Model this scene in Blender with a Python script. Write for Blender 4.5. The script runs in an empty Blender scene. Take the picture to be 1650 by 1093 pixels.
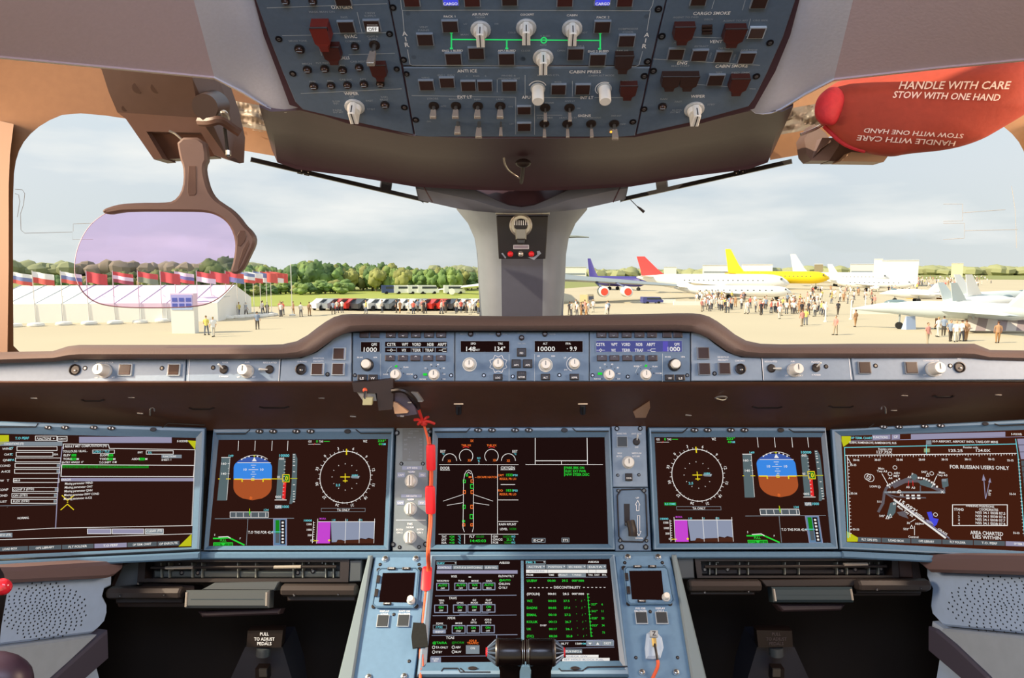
import bpy, math, random
from mathutils import Vector, Matrix, noise
random.seed(7)
PI = math.pi
sc = bpy.context.scene
COL = sc.collection
F = 1100.0; CX, CY = 825.0, 546.5
CAM = Vector((0, 0, 1.45))
PITCH = math.atan((546.5-432)/F); YAW = math.atan(15/F)
R3 = Matrix.Rotation(YAW, 3, 'Z') @ Matrix.Rotation(PI/2-PITCH, 3, 'X')
GZ = -4.55                      # level of the apron below the flight deck floor

def ray(px, py): return R3 @ Vector(((px-CX)/F, -(py-CY)/F, -1.0))
def at(px, py, d): return CAM + ray(px, py)*d
def gp(px, py):
    r = ray(px, py); t = (GZ-CAM.z)/r.z
    return CAM + r*t

# ------------------------------------------------------------------ materials
def lin(c):
    c = c/255.0
    return c/12.92 if c <= 0.04045 else ((c+0.055)/1.055)**2.4
def rgb(h):
    if isinstance(h, str): h = (int(h[0:2], 16), int(h[2:4], 16), int(h[4:6], 16))
    return (lin(h[0]), lin(h[1]), lin(h[2]), 1)
MATS = {}
def mat(name, h, rough=0.5, metal=0.0, vary=0.0, scale=30.0, bump=0.0, emit=0.0, spec=0.5, coat=0.0):
    if name in MATS: return MATS[name]
    m = bpy.data.materials.new(name); m.use_nodes = True
    nt = m.node_tree; b = nt.nodes['Principled BSDF']
    c = rgb(h)
    b.inputs['Base Color'].default_value = c
    b.inputs['Roughness'].default_value = rough
    b.inputs['Metallic'].default_value = metal
    b.inputs['Specular IOR Level'].default_value = spec
    b.inputs['Coat Weight'].default_value = coat
    if vary > 0 or bump > 0:
        tc = nt.nodes.new('ShaderNodeTexCoord')
        nz = nt.nodes.new('ShaderNodeTexNoise'); nz.inputs['Scale'].default_value = scale
        nz.inputs['Detail'].default_value = 4
        nt.links.new(tc.outputs['Object'], nz.inputs['Vector'])
        if vary > 0:
            mr = nt.nodes.new('ShaderNodeMapRange')
            mr.inputs['To Min'].default_value = 1-vary; mr.inputs['To Max'].default_value = 1+vary
            mr.inputs['From Min'].default_value = 0.3; mr.inputs['From Max'].default_value = 0.7
            nt.links.new(nz.outputs['Fac'], mr.inputs['Value'])
            mx = nt.nodes.new('ShaderNodeVectorMath'); mx.operation = 'SCALE'
            mx.inputs[0].default_value = c[:3]
            nt.links.new(mr.outputs['Result'], mx.inputs['Scale'])
            nt.links.new(mx.outputs['Vector'], b.inputs['Base Color'])
        if bump > 0:
            bp = nt.nodes.new('ShaderNodeBump'); bp.inputs['Strength'].default_value = bump
            bp.inputs['Distance'].default_value = 0.002
            nt.links.new(nz.outputs['Fac'], bp.inputs['Height'])
            nt.links.new(bp.outputs['Normal'], b.inputs['Normal'])
    if emit > 0:
        b.inputs['Emission Color'].default_value = c
        b.inputs['Emission Strength'].default_value = emit
    MATS[name] = m
    return m
def emis(name, h, s=1.0):
    if name in MATS: return MATS[name]
    m = bpy.data.materials.new(name); m.use_nodes = True
    nt = m.node_tree; nt.nodes.clear()
    e = nt.nodes.new('ShaderNodeEmission'); e.inputs['Color'].default_value = rgb(h); e.inputs['Strength'].default_value = s
    o = nt.nodes.new('ShaderNodeOutputMaterial'); nt.links.new(e.outputs[0], o.inputs[0])
    MATS[name] = m; return m
def glassmat(name, h, gloss=0.03):
    if name in MATS: return MATS[name]
    m = bpy.data.materials.new(name); m.use_nodes = True
    nt = m.node_tree; nt.nodes.clear()
    t = nt.nodes.new('ShaderNodeBsdfTransparent'); t.inputs['Color'].default_value = rgb(h)
    g = nt.nodes.new('ShaderNodeBsdfGlossy'); g.inputs['Roughness'].default_value = 0.03
    mx = nt.nodes.new('ShaderNodeMixShader'); mx.inputs['Fac'].default_value = gloss
    o = nt.nodes.new('ShaderNodeOutputMaterial')
    nt.links.new(t.outputs[0], mx.inputs[1]); nt.links.new(g.outputs[0], mx.inputs[2]); nt.links.new(mx.outputs[0], o.inputs[0])
    MATS[name] = m; return m

# ------------------------------------------------------------------ geometry
def g_box(c, s):
    x, y, z = c; a, b, h = s[0]/2, s[1]/2, s[2]/2
    v = [(x-a, y-b, z-h), (x+a, y-b, z-h), (x+a, y+b, z-h), (x-a, y+b, z-h), (x-a, y-b, z+h), (x+a, y-b, z+h), (x+a, y+b, z+h), (x-a, y+b, z+h)]
    return v, [(0, 3, 2, 1), (4, 5, 6, 7), (0, 1, 5, 4), (1, 2, 6, 5), (2, 3, 7, 6), (3, 0, 4, 7)]
def g_bbox(c, s, b):            # box whose front (+z) edges are chamfered
    x, y, z = c; a, d, h = s[0]/2, s[1]/2, s[2]/2
    v = [(x-a, y-d, z-h), (x+a, y-d, z-h), (x+a, y+d, z-h), (x-a, y+d, z-h),
         (x-a, y-d, z+h-b), (x+a, y-d, z+h-b), (x+a, y+d, z+h-b), (x-a, y+d, z+h-b),
         (x-a+b, y-d+b, z+h), (x+a-b, y-d+b, z+h), (x+a-b, y+d-b, z+h), (x-a+b, y+d-b, z+h)]
    f = [(0, 3, 2, 1), (8, 9, 10, 11)]
    for i in range(4):
        j = (i+1) % 4
        f += [(i, j, j+4, i+4), (i+4, j+4, j+8, i+8)]
    return v, f
def g_prism(poly, z0, z1, ch=0.0):   # 2-D polygon (ccw) pushed from z0 to z1, optional chamfer
    n = len(poly)
    ar = sum(poly[i][0]*poly[(i+1) % n][1]-poly[(i+1) % n][0]*poly[i][1] for i in range(n))
    if ar < 0: poly = poly[::-1]
    v = [(p[0], p[1], z0) for p in poly]
    if ch > 0:
        v += [(p[0], p[1], z1-ch) for p in poly]
        for i in range(n):
            a = Vector(poly[i-1][:2]); b = Vector(poly[i][:2]); c = Vector(poly[(i+1) % n][:2])
            d1 = (b-a); d2 = (c-b)
            if d1.length < 1e-9 or d2.length < 1e-9: v.append((b.x, b.y, z1)); continue
            d1.normalize(); d2.normalize()
            n1 = Vector((-d1.y, d1.x)); n2 = Vector((-d2.y, d2.x)); m = n1+n2
            if m.length < 1e-6: m = n1
            m.normalize(); k = ch/max(0.4, m.dot(n1))
            v.append((b.x+m.x*k, b.y+m.y*k, z1))
    else: v += [(p[0], p[1], z1) for p in poly]
    L = len(v)//n
    f = [tuple(range(n-1, -1, -1)), tuple(range((L-1)*n, L*n))]
    for l in range(L-1):
        for i in range(n):
            j = (i+1) % n
            f.append((l*n+i, l*n+j, (l+1)*n+j, (l+1)*n+i))
    return v, f
def frame_of(d):
    d = d.normalized(); a = Vector((0, 0, 1)) if abs(d.z) < 0.9 else Vector((1, 0, 0))
    u = a.cross(d).normalized(); return u, d.cross(u)
def g_tube(pts, r, n=8, caps=True):
    pts = [Vector(p) for p in pts]; v = []; f = []
    rs = r if isinstance(r, (list, tuple)) else [r]*len(pts)
    u = None
    for i, p in enumerate(pts):
        d = (pts[min(i+1, len(pts)-1)]-pts[max(i-1, 0)]).normalized()
        if u is None: u, w = frame_of(d)
        else:
            u = (u-d*u.dot(d))
            if u.length < 1e-6: u, w = frame_of(d)
            u.normalize(); w = d.cross(u)
        for k in range(n):
            a = 2*PI*k/n; v.append(p+(u*math.cos(a)+w*math.sin(a))*rs[i])
    for i in range(len(pts)-1):
        for k in range(n):
            j = (k+1) % n; f.append((i*n+k, i*n+j, (i+1)*n+j, (i+1)*n+k))
    if caps: f += [tuple(range(n-1, -1, -1)), tuple(range((len(pts)-1)*n, len(pts)*n))]
    return v, f
def g_lathe(prof, n=20, c=(0, 0, 0)):   # prof [(r,z)...] about +z
    v = []; f = []; m = len(prof)
    for r, z in prof:
        for k in range(n):
            a = 2*PI*k/n; v.append((c[0]+r*math.cos(a), c[1]+r*math.sin(a), c[2]+z))
    for i in range(m-1):
        for k in range(n):
            j = (k+1) % n; f.append((i*n+k, i*n+j, (i+1)*n+j, (i+1)*n+k))
    f += [tuple(range(n-1, -1, -1)), tuple(range((m-1)*n, m*n))]
    return v, f
def g_sphere(c, r, n=10, m=6):
    if not isinstance(r, (tuple, list)): r = (r, r, r)
    v = [(c[0], c[1], c[2]-r[2])]; f = []
    for i in range(1, m):
        t = -PI/2+PI*i/m
        for k in range(n):
            a = 2*PI*k/n; v.append((c[0]+r[0]*math.cos(t)*math.cos(a), c[1]+r[1]*math.cos(t)*math.sin(a), c[2]+r[2]*math.sin(t)))
    v.append((c[0], c[1], c[2]+r[2])); L = len(v)-1
    for k in range(n):
        j = (k+1) % n
        f.append((0, 1+j, 1+k)); f.append((L, L-n+k, L-n+j))
        for i in range(m-2): f.append((1+i*n+k, 1+i*n+j, 1+(i+1)*n+j, 1+(i+1)*n+k))
    return v, f
def g_loft(rows, closed=False):    # rows of equally many 3-D points
    n = len(rows[0]); v = [tuple(p) for r in rows for p in r]; f = []
    for i in range(len(rows)-1):
        for k in range(n if closed else n-1):
            j = (k+1) % n; f.append((i*n+k, i*n+j, (i+1)*n+j, (i+1)*n+k))
    return v, f
def smooth_poly(pts, it=2):        # Chaikin, closed
    for _ in range(it):
        q = []
        for i in range(len(pts)):
            a = pts[i]; b = pts[(i+1) % len(pts)]
            q.append((a[0]*.75+b[0]*.25, a[1]*.75+b[1]*.25)); q.append((a[0]*.25+b[0]*.75, a[1]*.25+b[1]*.75))
        pts = q
    return pts
def smooth_line(pts, it=2):
    pts = [Vector(p) for p in pts]
    for _ in range(it):
        q = [pts[0]]
        for i in range(len(pts)-1):
            q.append(pts[i].lerp(pts[i+1], .25)); q.append(pts[i].lerp(pts[i+1], .75))
        q.append(pts[-1]); pts = q
    return pts

class MB:
    def __init__(s): s.v = []; s.f = []; s.m = []; s.mats = []
    def add(s, vf, m, M=None):
        v, f = vf; o = len(s.v)
        if m not in s.mats: s.mats.append(m)
        mi = s.mats.index(m)
        s.v += [tuple(M @ Vector(p)) if M is not None else tuple(p) for p in v]
        s.f += [tuple(i+o for i in q) for q in f]; s.m += [mi]*len(f)
        return s
    def mesh(s, name, smooth=True, ang=35, pre=None):
        me = bpy.data.meshes.new(name)
        vs = s.v if pre is None else [tuple(pre @ Vector(p)) for p in s.v]
        me.from_pydata(vs, [], s.f)
        for m in s.mats: me.materials.append(m)
        me.polygons.foreach_set('material_index', s.m)
        if smooth:
            me.polygons.foreach_set('use_smooth', [True]*len(s.f))
            me.set_sharp_from_angle(angle=math.radians(ang))
        me.update(); return me
    def build(s, name, parent=None, world=False, smooth=True, ang=35, label=None):
        """world=True: the vertices are world positions; stored relative to the parent (or to their own base)"""
        if not s.f: return None
        if world and parent is not None:
            P = parent.matrix_basis.inverted()
            if parent.parent is not None: P = P @ parent.parent.matrix_basis.inverted()
            ob = bpy.data.objects.new(name, s.mesh(name, smooth, ang, P))
        elif world:
            lo = Vector([min(p[i] for p in s.v) for i in range(3)]); hi = Vector([max(p[i] for p in s.v) for i in range(3)])
            c = Vector(((lo.x+hi.x)/2, (lo.y+hi.y)/2, lo.z))
            ob = bpy.data.objects.new(name, s.mesh(name, smooth, ang, Matrix.Translation(-c))); ob.location = c
        else: ob = bpy.data.objects.new(name, s.mesh(name, smooth, ang))
        COL.objects.link(ob)
        if parent is not None: ob.parent = parent
        if label: ob['label'] = label
        return ob
def inst(name, me, parent=None, M=None, label=None):
    ob = bpy.data.objects.new(name, me); COL.objects.link(ob)
    if parent is not None: ob.parent = parent
    if M is not None: ob.matrix_basis = M
    if label: ob['label'] = label
    return ob
def tag(o, label, cat, group=None, kind=None):
    o['label'] = label; o['category'] = cat
    if group: o['group'] = group
    if kind: o['kind'] = kind
    return o
def thing(name, label, cat, M=None, group=None):
    o = bpy.data.objects.new(name, None); COL.objects.link(o); o.empty_display_size = .02
    if M is not None: o.matrix_basis = M
    return tag(o, label, cat, group)
def struct(o, label=None):
    o['kind'] = 'structure'
    if label: o['label'] = label
    return o
def T3(x, y, z): return Matrix.Translation((x, y, z))

# ------------------------------------------------------------------ flat lettering
_cu = bpy.data.curves.new('lettering_source', 'FONT'); _cu.resolution_u = 2; _cu.offset = 0.014
_to = bpy.data.objects.new('lettering_source', _cu)
_gc = {}
def glyph(s):
    if s not in _gc:
        _cu.body = s
        me = bpy.data.meshes.new_from_object(_to)
        v = [(p.co.x, p.co.y) for p in me.vertices]; f = [tuple(q.vertices) for q in me.polygons]
        bpy.data.meshes.remove(me)
        if not v: v = [(0, 0)]; f = []
        x0 = min(p[0] for p in v); x1 = max(p[0] for p in v)
        _gc[s] = ([(p[0]-x0, p[1]) for p in v], f, max(1e-4, x1-x0))
    return _gc[s]

# ------------------------------------------------------------------ planes in the flight deck
class Plane:
    def __init__(s, O, U, V):
        V = V.normalized(); U = (U-V*U.dot(V)).normalized(); N = U.cross(V)
        s.O, s.U, s.V, s.N = O, U, V, N
        s.M = Matrix(((U.x, V.x, N.x, O.x), (U.y, V.y, N.y, O.y), (U.z, V.z, N.z, O.z), (0, 0, 0, 1)))
    def uv(s, px, py, z=0.0):
        r = ray(px, py); t = ((s.O+s.N*z)-CAM).dot(s.N)/r.dot(s.N); p = CAM+r*t-s.O
        return (p.dot(s.U), p.dot(s.V))
    def su(s, px, py): return s.uv(px+1, py)[0]-s.uv(px, py)[0]
    def sv(s, px, py): return s.uv(px, py)[1]-s.uv(px, py+1)[1]
    def world(s, px, py, z=0.0):
        u, v = s.uv(px, py, z); return s.O+s.U*u+s.V*v+s.N*z
    def at_frame(s, px, py, z=0.0):   # same axes, origin moved to a pixel's point
        return Matrix.Translation(s.world(px, py, z)-s.O) @ s.M
def central(yb, db, yt, dt, px=840):
    a = at(px, yb, db); b = at(px, yt, dt)
    return Plane(a, Vector((1, 0, 0)), b-a)

class Draw:
    """adds printed / displayed marks and small solids to a mesh lying on a plane; coordinates are
    those of a measuring grid (ox,oy,k) over the photograph, then moved on the plane by shift"""
    def __init__(s, P, grid=(0, 0, 1), z=0.0006, shift=(0, 0), root_uv=(0, 0)):
        s.P = P; s.g = grid; s.z = z; s.sh = shift; s.r = root_uv; s.mb = MB()
    def px(s, x, y): return (s.g[0]+x/s.g[2], s.g[1]+y/s.g[2])
    def T(s, x, y):
        u, v = s.P.uv(*s.px(x, y)); return (u+s.sh[0]-s.r[0], v+s.sh[1]-s.r[1])
    def k(s, x, y):
        p = s.px(x, y); return s.P.su(*p)/s.g[2], s.P.sv(*p)/s.g[2]
    def poly(s, pts, m, z=0): 
        q = [s.T(*p) for p in pts]
        ar = sum(q[i][0]*q[(i+1) % len(q)][1]-q[(i+1) % len(q)][0]*q[i][1] for i in range(len(q)))
        if ar < 0: q = q[::-1]
        s.mb.add(([(a, b, s.z+z) for a, b in q], [tuple(range(len(q)))]), m)
    def rect(s, x0, y0, x1, y1, m, z=0): s.poly([(x0, y0), (x1, y0), (x1, y1), (x0, y1)], m, z)
    def line(s, pts, w, m, z=0.0001, close=False):
        q = [Vector(s.T(*p)) for p in pts]; h = w*s.k(*pts[0])[0]/2
        n = len(q); rng = range(n if close else n-1)
        for i in rng:
            a, b = q[i], q[(i+1) % n]; d = b-a
            if d.length < 1e-7: continue
            d.normalize(); e = Vector((-d.y, d.x))*h; d = d*h*0.6
            v = [a-d-e, b+d-e, b+d+e, a-d+e]
            s.mb.add(([(p.x, p.y, s.z+z) for p in v], [(0, 1, 2, 3)]), m)
    def box(s, x0, y0, x1, y1, w, m, z=0.0001): s.line([(x0, y0), (x1, y0), (x1, y1), (x0, y1)], w, m, z, True)
    def arc(s, cx, cy, r, a0, a1, w, m, z=0.0001, n=32, asp=1.0):
        """degrees, 0 = right, counter-clockwise seen; r in grid units"""
        c = s.T(cx, cy); k = s.k(cx, cy)[0]; h = w*k/2; v = []; f = []
        for i in range(n+1):
            a = math.radians(a0+(a1-a0)*i/n)
            for q in (r*k-h, r*k+h): v.append((c[0]+q*math.cos(a), c[1]+q*asp*math.sin(a), s.z+z))
        for i in range(n): f.append((2*i, 2*i+1, 2*i+3, 2*i+2))
        s.mb.add((v, f), m)
    def disc(s, cx, cy, r, m, z=0, n=24, asp=1.0):
        c = s.T(cx, cy); k = s.k(cx, cy)[0]
        s.mb.add(([(c[0]+r*k*math.cos(2*PI*i/n), c[1]+r*k*asp*math.sin(2*PI*i/n), s.z+z) for i in range(n)], [tuple(range(n))]), m)
    def text(s, t, x, y, h, m, w=None, al='c', rot=0.0, z=0.0001):
        """x,y = middle of the writing; h = height of a capital, w = width, all in grid units"""
        gv, gf, gw = glyph(t)
        if not gf: return
        ku, kv = s.k(x, y); sy = h*kv/0.72
        sx = (w*ku/gw) if w else sy
        W = gw*sx; off = {'c': -W/2, 'l': 0, 'r': -W}[al]
        c = s.T(x, y); ca, sa = math.cos(rot), math.sin(rot); v = []
        for a, b in gv:
            p = a*sx+off; q = b*sy-h*kv/2
            v.append((c[0]+p*ca-q*sa, c[1]+p*sa+q*ca, s.z+z))
        s.mb.add((v, gf), m)
    def solid(s, pts, z0, z1, m, ch=0.0): s.mb.add(g_prism([s.T(*p) for p in pts], z0, z1, ch), m)
    def ring(s, outer, inner, z0, z1, m, zi=None):
        """frame between two outlines with equal numbers of points"""
        o = [s.T(*p) for p in outer]; i = [s.T(*p) for p in inner]; n = len(o); zi = z1 if zi is None else zi
        v = [(a, b, z0) for a, b in o]+[(a, b, z1) for a, b in o]+[(a, b, zi) for a, b in i]+[(a, b, z0) for a, b in i]; f = []
        for k in range(n):
            j = (k+1) % n
            for l in range(3): f.append((l*n+j, l*n+k, (l+1)*n+k, (l+1)*n+j))
        s.mb.add((v, f), m)
    def build(s, name, parent, smooth=False, label=None): return s.mb.build(name, parent, smooth=smooth, label=label)
def mir(pts): return [(1680-p[0],)+tuple(p[1:]) for p in pts]
# ------------------------------------------------------------------ material library
M_PANEL = mat('blue_grey_painted_panel', '5f7690', .45, vary=.05, scale=120, bump=.08)
M_PANELD = mat('shaded_overhead_panel_paint', '56687c', .5, vary=.05, scale=120, bump=.08)  # same panel paint, darkened for the weaker light overhead
M_STRIP = mat('lit_strip_panel_paint', '7f92a8', .45, vary=.04, scale=120, bump=.06)  # same panel paint, made paler for the stronger light on the glareshield
M_BEZEL = mat('blue_bezel_paint', '567590', .35, vary=.04, scale=150)
M_LEDGE = mat('light_blue_bezel_edge', '768fa6', .3)
M_PEDES = mat('lit_pedestal_panel_paint', '6284a3', .4, vary=.05, scale=90, bump=.06)  # same panel paint, toned for the light falling on the pedestal
M_PILLAR = mat('grey_pillar_lining', '747b82', .55, vary=.03, scale=40)
M_PILLARD = mat('dark_grey_pillar_panel', '40424f', .6, vary=.04, scale=60)
M_LINER = mat('light_grey_headliner', 'c3c8da', .7, vary=.03, scale=200, bump=.15)
M_LINER_SHADE = mat('shaded_facet_headliner', 'c0b2c0', .75, vary=.03, scale=200, bump=.15)  # same lining; shade of the outer facet put into its colour
M_RIM = mat('pale_lining_edge', 'c9c4bf', .5)
M_BROWN = mat('dark_brown_cover', '432c36', .5, vary=.05, scale=60, bump=.06)
M_BROWNW = mat('warm_brown_lining', '8c6544', .6, vary=.05, scale=60)
M_HOOD = mat('soft_brown_glareshield_cover', '5f4f4a', .6, vary=.05, scale=300, bump=.25)
M_UNDER = mat('dark_brown_glareshield_underside', '573828', .5, vary=.06, scale=60)
M_BLACK = mat('near_black_plastic', '1b1210', .45)
M_DARK = mat('dark_metal_finish', '2a2627', .35, metal=.3)
M_GREYD = mat('dark_grey_plastic', '42484c', .4)
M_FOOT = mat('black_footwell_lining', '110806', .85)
M_KEY = mat('dark_brown_key_cap', '33211c', .35)
M_KEYT = mat('translucent_brown_key_cap', '4a3a35', .2)
M_RED = mat('red_guard_plastic', '6b241d', .4)
M_REDD = mat('dark_red_guard_plastic', '431d18', .4)
M_WHITE = mat('off_white_knob_plastic', 'e0e0da', .4)
M_WHITEG = mat('grey_white_knob_skirt', 'b4b8ba', .4)
M_LET = mat('white_panel_lettering', 'e8ecf0', .6)
M_LETD = mat('dim_panel_lettering', '93a0ad', .6)
M_LINE = mat('pale_panel_rule', 'aebac4', .6)
M_GREEN = mat('green_synoptic_line', '2fe07a', .5, emit=.35)
M_METAL = mat('brushed_steel', '9a9894', .3, metal=.9)
M_METALW = mat('bright_worn_metal', 'cfc8bd', .25, metal=.7)
M_SCREW = mat('black_screw_head', '1c1a1e', .3, metal=.5)
M_ORANGE = mat('orange_cord', 'e8623a', .6)
M_REDTAG = mat('bright_red_sleeve', 'e8202c', .5)
M_TAPE = mat('black_cloth_tape', '0e1212', .9, vary=.3, scale=200)
M_FOIL = mat('crumpled_insulation_foil', '7e7263', .45, metal=.15)
M_HUD = mat('brown_grey_housing', '614a42', .5, vary=.04, scale=60)
M_HUDL = mat('mauve_grey_housing_face', '735f5c', .5, vary=.04, scale=60)
M_HUDD = mat('dark_brown_hinge_plastic', '4e3327', .45)
M_COVER = mat('red_padded_cover_cloth', 'a33e2c', .8, vary=.06, scale=90, bump=.3)
M_COVERR = mat('bright_red_cover_binding', 'b8222b', .75, vary=.08, scale=140, bump=.4)
M_SPEAK = mat('light_blue_side_lining', 'a6c0e2', .5, vary=.03, scale=60)
M_GREYC = mat('grey_side_console', 'a0aebc', .5, vary=.04, scale=50)
M_STRUT = mat('dark_mauve_grey_trim', '474453', .5)
M_HOLE = mat('black_perforation', '11161f', .9)
# displays
S_BLACK = emis('display_black', (30, 15, 14), 1)  # dim brown glow stands in for warm veil and reflections on dark screens
S_BLACKW = emis('display_warm_black', (46, 23, 18), 1)  # stronger brown glow where the warm veil lies on the side screens
S_W = emis('display_white', (235, 232, 228), 1.0)
S_GR = emis('display_grey', (128, 138, 146), 1.0)
S_GRD = emis('display_dark_grey', (84, 92, 98), 1.0)
S_LIL = emis('display_lilac_grey', (148, 144, 170), 1.0)
S_G = emis('display_green', (40, 215, 60), 1.0)
S_GD = emis('display_deep_green', (25, 130, 30), 1.0)
S_C = emis('display_cyan', (110, 215, 225), 1.0)
S_Y = emis('display_yellow', (238, 214, 40), 1.0)
S_YG = emis('display_olive_yellow', (188, 190, 30), 1.0)
S_A = emis('display_amber', (255, 122, 50), 1.0)
S_R = emis('display_red', (225, 45, 45), 1.0)
S_M = emis('display_magenta', (196, 70, 205), 1.0)
S_SKY = emis('display_sky_blue', (60, 135, 225), 1.0)
S_SKYD = emis('display_deep_blue', (62, 90, 165), 1.0)
S_EARTH = emis('display_earth_brown', (168, 82, 42), 1.0)
S_TAPE = emis('display_tape_grey', (88, 104, 108), 1.0)
S_BLU = emis('display_blue', (70, 75, 215), 1.0)
S_MAP = emis('display_map_grey', (98, 92, 98), 1.0)
S_VIO = emis('violet_lit_window', (78, 82, 142), 1.0)
# ------------------------------------------------------------------ planes
OH = central(220, 1.23, 0, .978, 848)
GS = central(614, 1.25, 534, 1.268)
MP = central(887, 1.37, 690, 1.42)
PD = central(1068, 1.224, 903, 1.35)
TB = central(1093, 1.30, 895, 1.37)
_a = at(332, 688, 1.41); _b = at(322, 885, 1.36); _c = at(0, 790, 1.268)
DL = Plane(_b, (_b-_c), _a-_b)
_a = at(1340, 690, 1.41); _b = at(1352, 885, 1.36); _c = at(1680, 790, 1.268)
DR = Plane(_b, (_c-_b), _a-_b)

# ------------------------------------------------------------------ shell of the flight deck
def lerp(a, b, t): return a+(b-a)*t
wl = [(22, 600), (21, 430), (21, 290), (27, 250), (42, 222), (70, 198), (110, 181), (190, 188), (290, 208), (375, 228), (445, 246), (560, 268), (680, 288),
      (738, 318), (752, 345), (763, 375), (769, 410), (772, 460), (774, 512), (760, 560), (500, 600), (200, 610)]
wl = smooth_poly(wl, 1)
def wdep(px): px = min(px, 1680-px); return 1.55+max(0, min(1, (px-22)/750))*0.42
def wall(side):
    L = wl if side == 'left' else mir(wl)
    cx, cy = (400, 400) if side == 'left' else (1280, 400)
    mb = MB(); inner = [at(p[0], p[1], wdep(p[0])) for p in L]
    rev = [at(p[0], p[1], wdep(p[0])+.05) for p in L]
    outer = []
    for p in L:
        x, y = p
        if side == 'left': x2 = -190 if x < 30 else (x-120*(1-x/200) if x < 200 else x)
        else: x2 = 1870 if x > 1650 else (x+120*(1-(1680-x)/200) if x > 1480 else x)
        cen = (x > 700) if side == 'left' else (x < 980)
        if cen and 300 < y < 550: x2 = 840; y2 = y
        else: y2 = y-150 if y < 345 else y+90
        if y >= 512: y2 = 640
        if abs(x-(22 if side == 'left' else 1658)) < 10 and 240 < y < 560: y2 = y
        outer.append(at(x2, y2, wdep(x)+(-.02 if not cen else .03)))
    n = len(L)
    v = outer+[a.lerp(b, .75) for a, b in zip(outer, inner)]+inner+rev
    f = []
    for l in range(3):
        for i in range(n):
            j = (i+1) % n; f.append((l*n+i, l*n+j, (l+1)*n+j, (l+1)*n+i))
    nn_ = len(L)
    mb.add((v, [q for i, q in enumerate(f) if not 680 < 840-abs(L[i % nn_][0]-840) <= 840]), M_BROWNW); mb.add((v, [q for i, q in enumerate(f) if 680 < 840-abs(L[i % nn_][0]-840) <= 840]), M_PILLAR)
    struct(mb.build('wall_'+side, world=True, ang=50), 'warm brown window surround on the %s of the flight deck' % side)
    return rev
rl = wall('left'); rr = wall('right')
M_GLASS = glassmat('windscreen_glass', 'f7fafb', .003)
for k, rv in ((1, rl), (2, rr)):
    c = sum(rv, Vector())/len(rv); n = len(rv)
    mb = MB().add((rv+[c], [(i, (i+1) % n, n) for i in range(n)]), M_GLASS)
    w = struct(mb.build('window_%d' % k, world=True), 'front windscreen pane')
    # fine heater wires laid in the glass
    hb = MB(); mw = mat('thin_heater_wire', 'b9b0a4', .6)
    if k == 1: paths = [[(24, 305), (36, 306), (40, 312), (38, 330), (33, 345), (34, 371), (40, 376), (117, 374), (117, 386), (150, 386)], [(24, 312), (30, 314), (32, 325), (28, 350)], [(118, 373), (118, 361), (150, 360)]]
    else: paths = [[(1520, 329), (1551, 329), (1551, 356), (1520, 357)], [(1551, 343), (1620, 338)], [(1520, 360), (1554, 360), (1554, 384), (1520, 386)], [(1554, 372), (1640, 370)], [(1630, 300), (1636, 340), (1638, 400)]]
    for p in paths: hb.add(g_tube([at(x, y, wdep(x)+.035) for x, y in p], .0005, 4), mw)
    hb.build('heater_wire', w, world=True)
# left and right side posts between the windscreen and the side windows
for sgn, name in ((1, 'trim_1'), (-1, 'trim_2')):
    pts = [(-60, 640), (-30, 450), (-30, 250), (0, 195), (22, 200), (16, 250), (14, 300), (14, 430), (12, 566), (8, 640)]
    if sgn < 0: pts = mir(pts)
    d = 1.50; mb = MB()
    v = [at(x, y, d) for x, y in pts]+[at(x, y, d+.05) for x, y in pts]; n = len(pts)
    mb.add((v, [tuple(range(n)), tuple(range(2*n-1, n-1, -1))]+[(i, (i+1) % n, n+(i+1) % n, n+i) for i in range(n)]), mat('tan_post_lining', '937762', .6))
    struct(mb.build(name, world=True), 'tan lining of the post at the outer edge of the windscreen')

# centre pillar
rows = []
for x, y0, y1, yd, dd in [(0, 0, 0, 0, 0)]: pass
prof = [(738, .05), (752, .0), (768, -.012), (786, -.02), (800, -.022), (840, -.024), (884, -.022), (898, -.02), (912, -.012), (930, .0), (944, .05)]
ys = [(300, -6, 1.86), (338, -2, 1.88), (360, 16, 1.9), (385, 27, 1.91), (410, 31, 1.92), (460, 33, 1.93), (515, 36, 1.94), (545, 40, 1.95)]
for y, ins, d in ys:
    r = []
    for x, dz in prof:
        s = 1 if x < 840 else -1; w = abs(x-840)/102.0
        xx = x+s*ins*w**1.5
        r.append(at(xx, y, d+dz))
    rows.append(r)
v, f = g_loft(rows)
mb = MB(); m_ = len(prof)-1
mb.add((v, [q for i, q in enumerate(f) if not 4 <= i % m_ <= 5]), M_PILLAR)
mb.add((v, [q for i, q in enumerate(f) if 4 <= i % m_ <= 5]), M_PILLARD)
struct(mb.build('trim_3', world=True, ang=60), 'grey lining of the post between the two windscreens')
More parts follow.
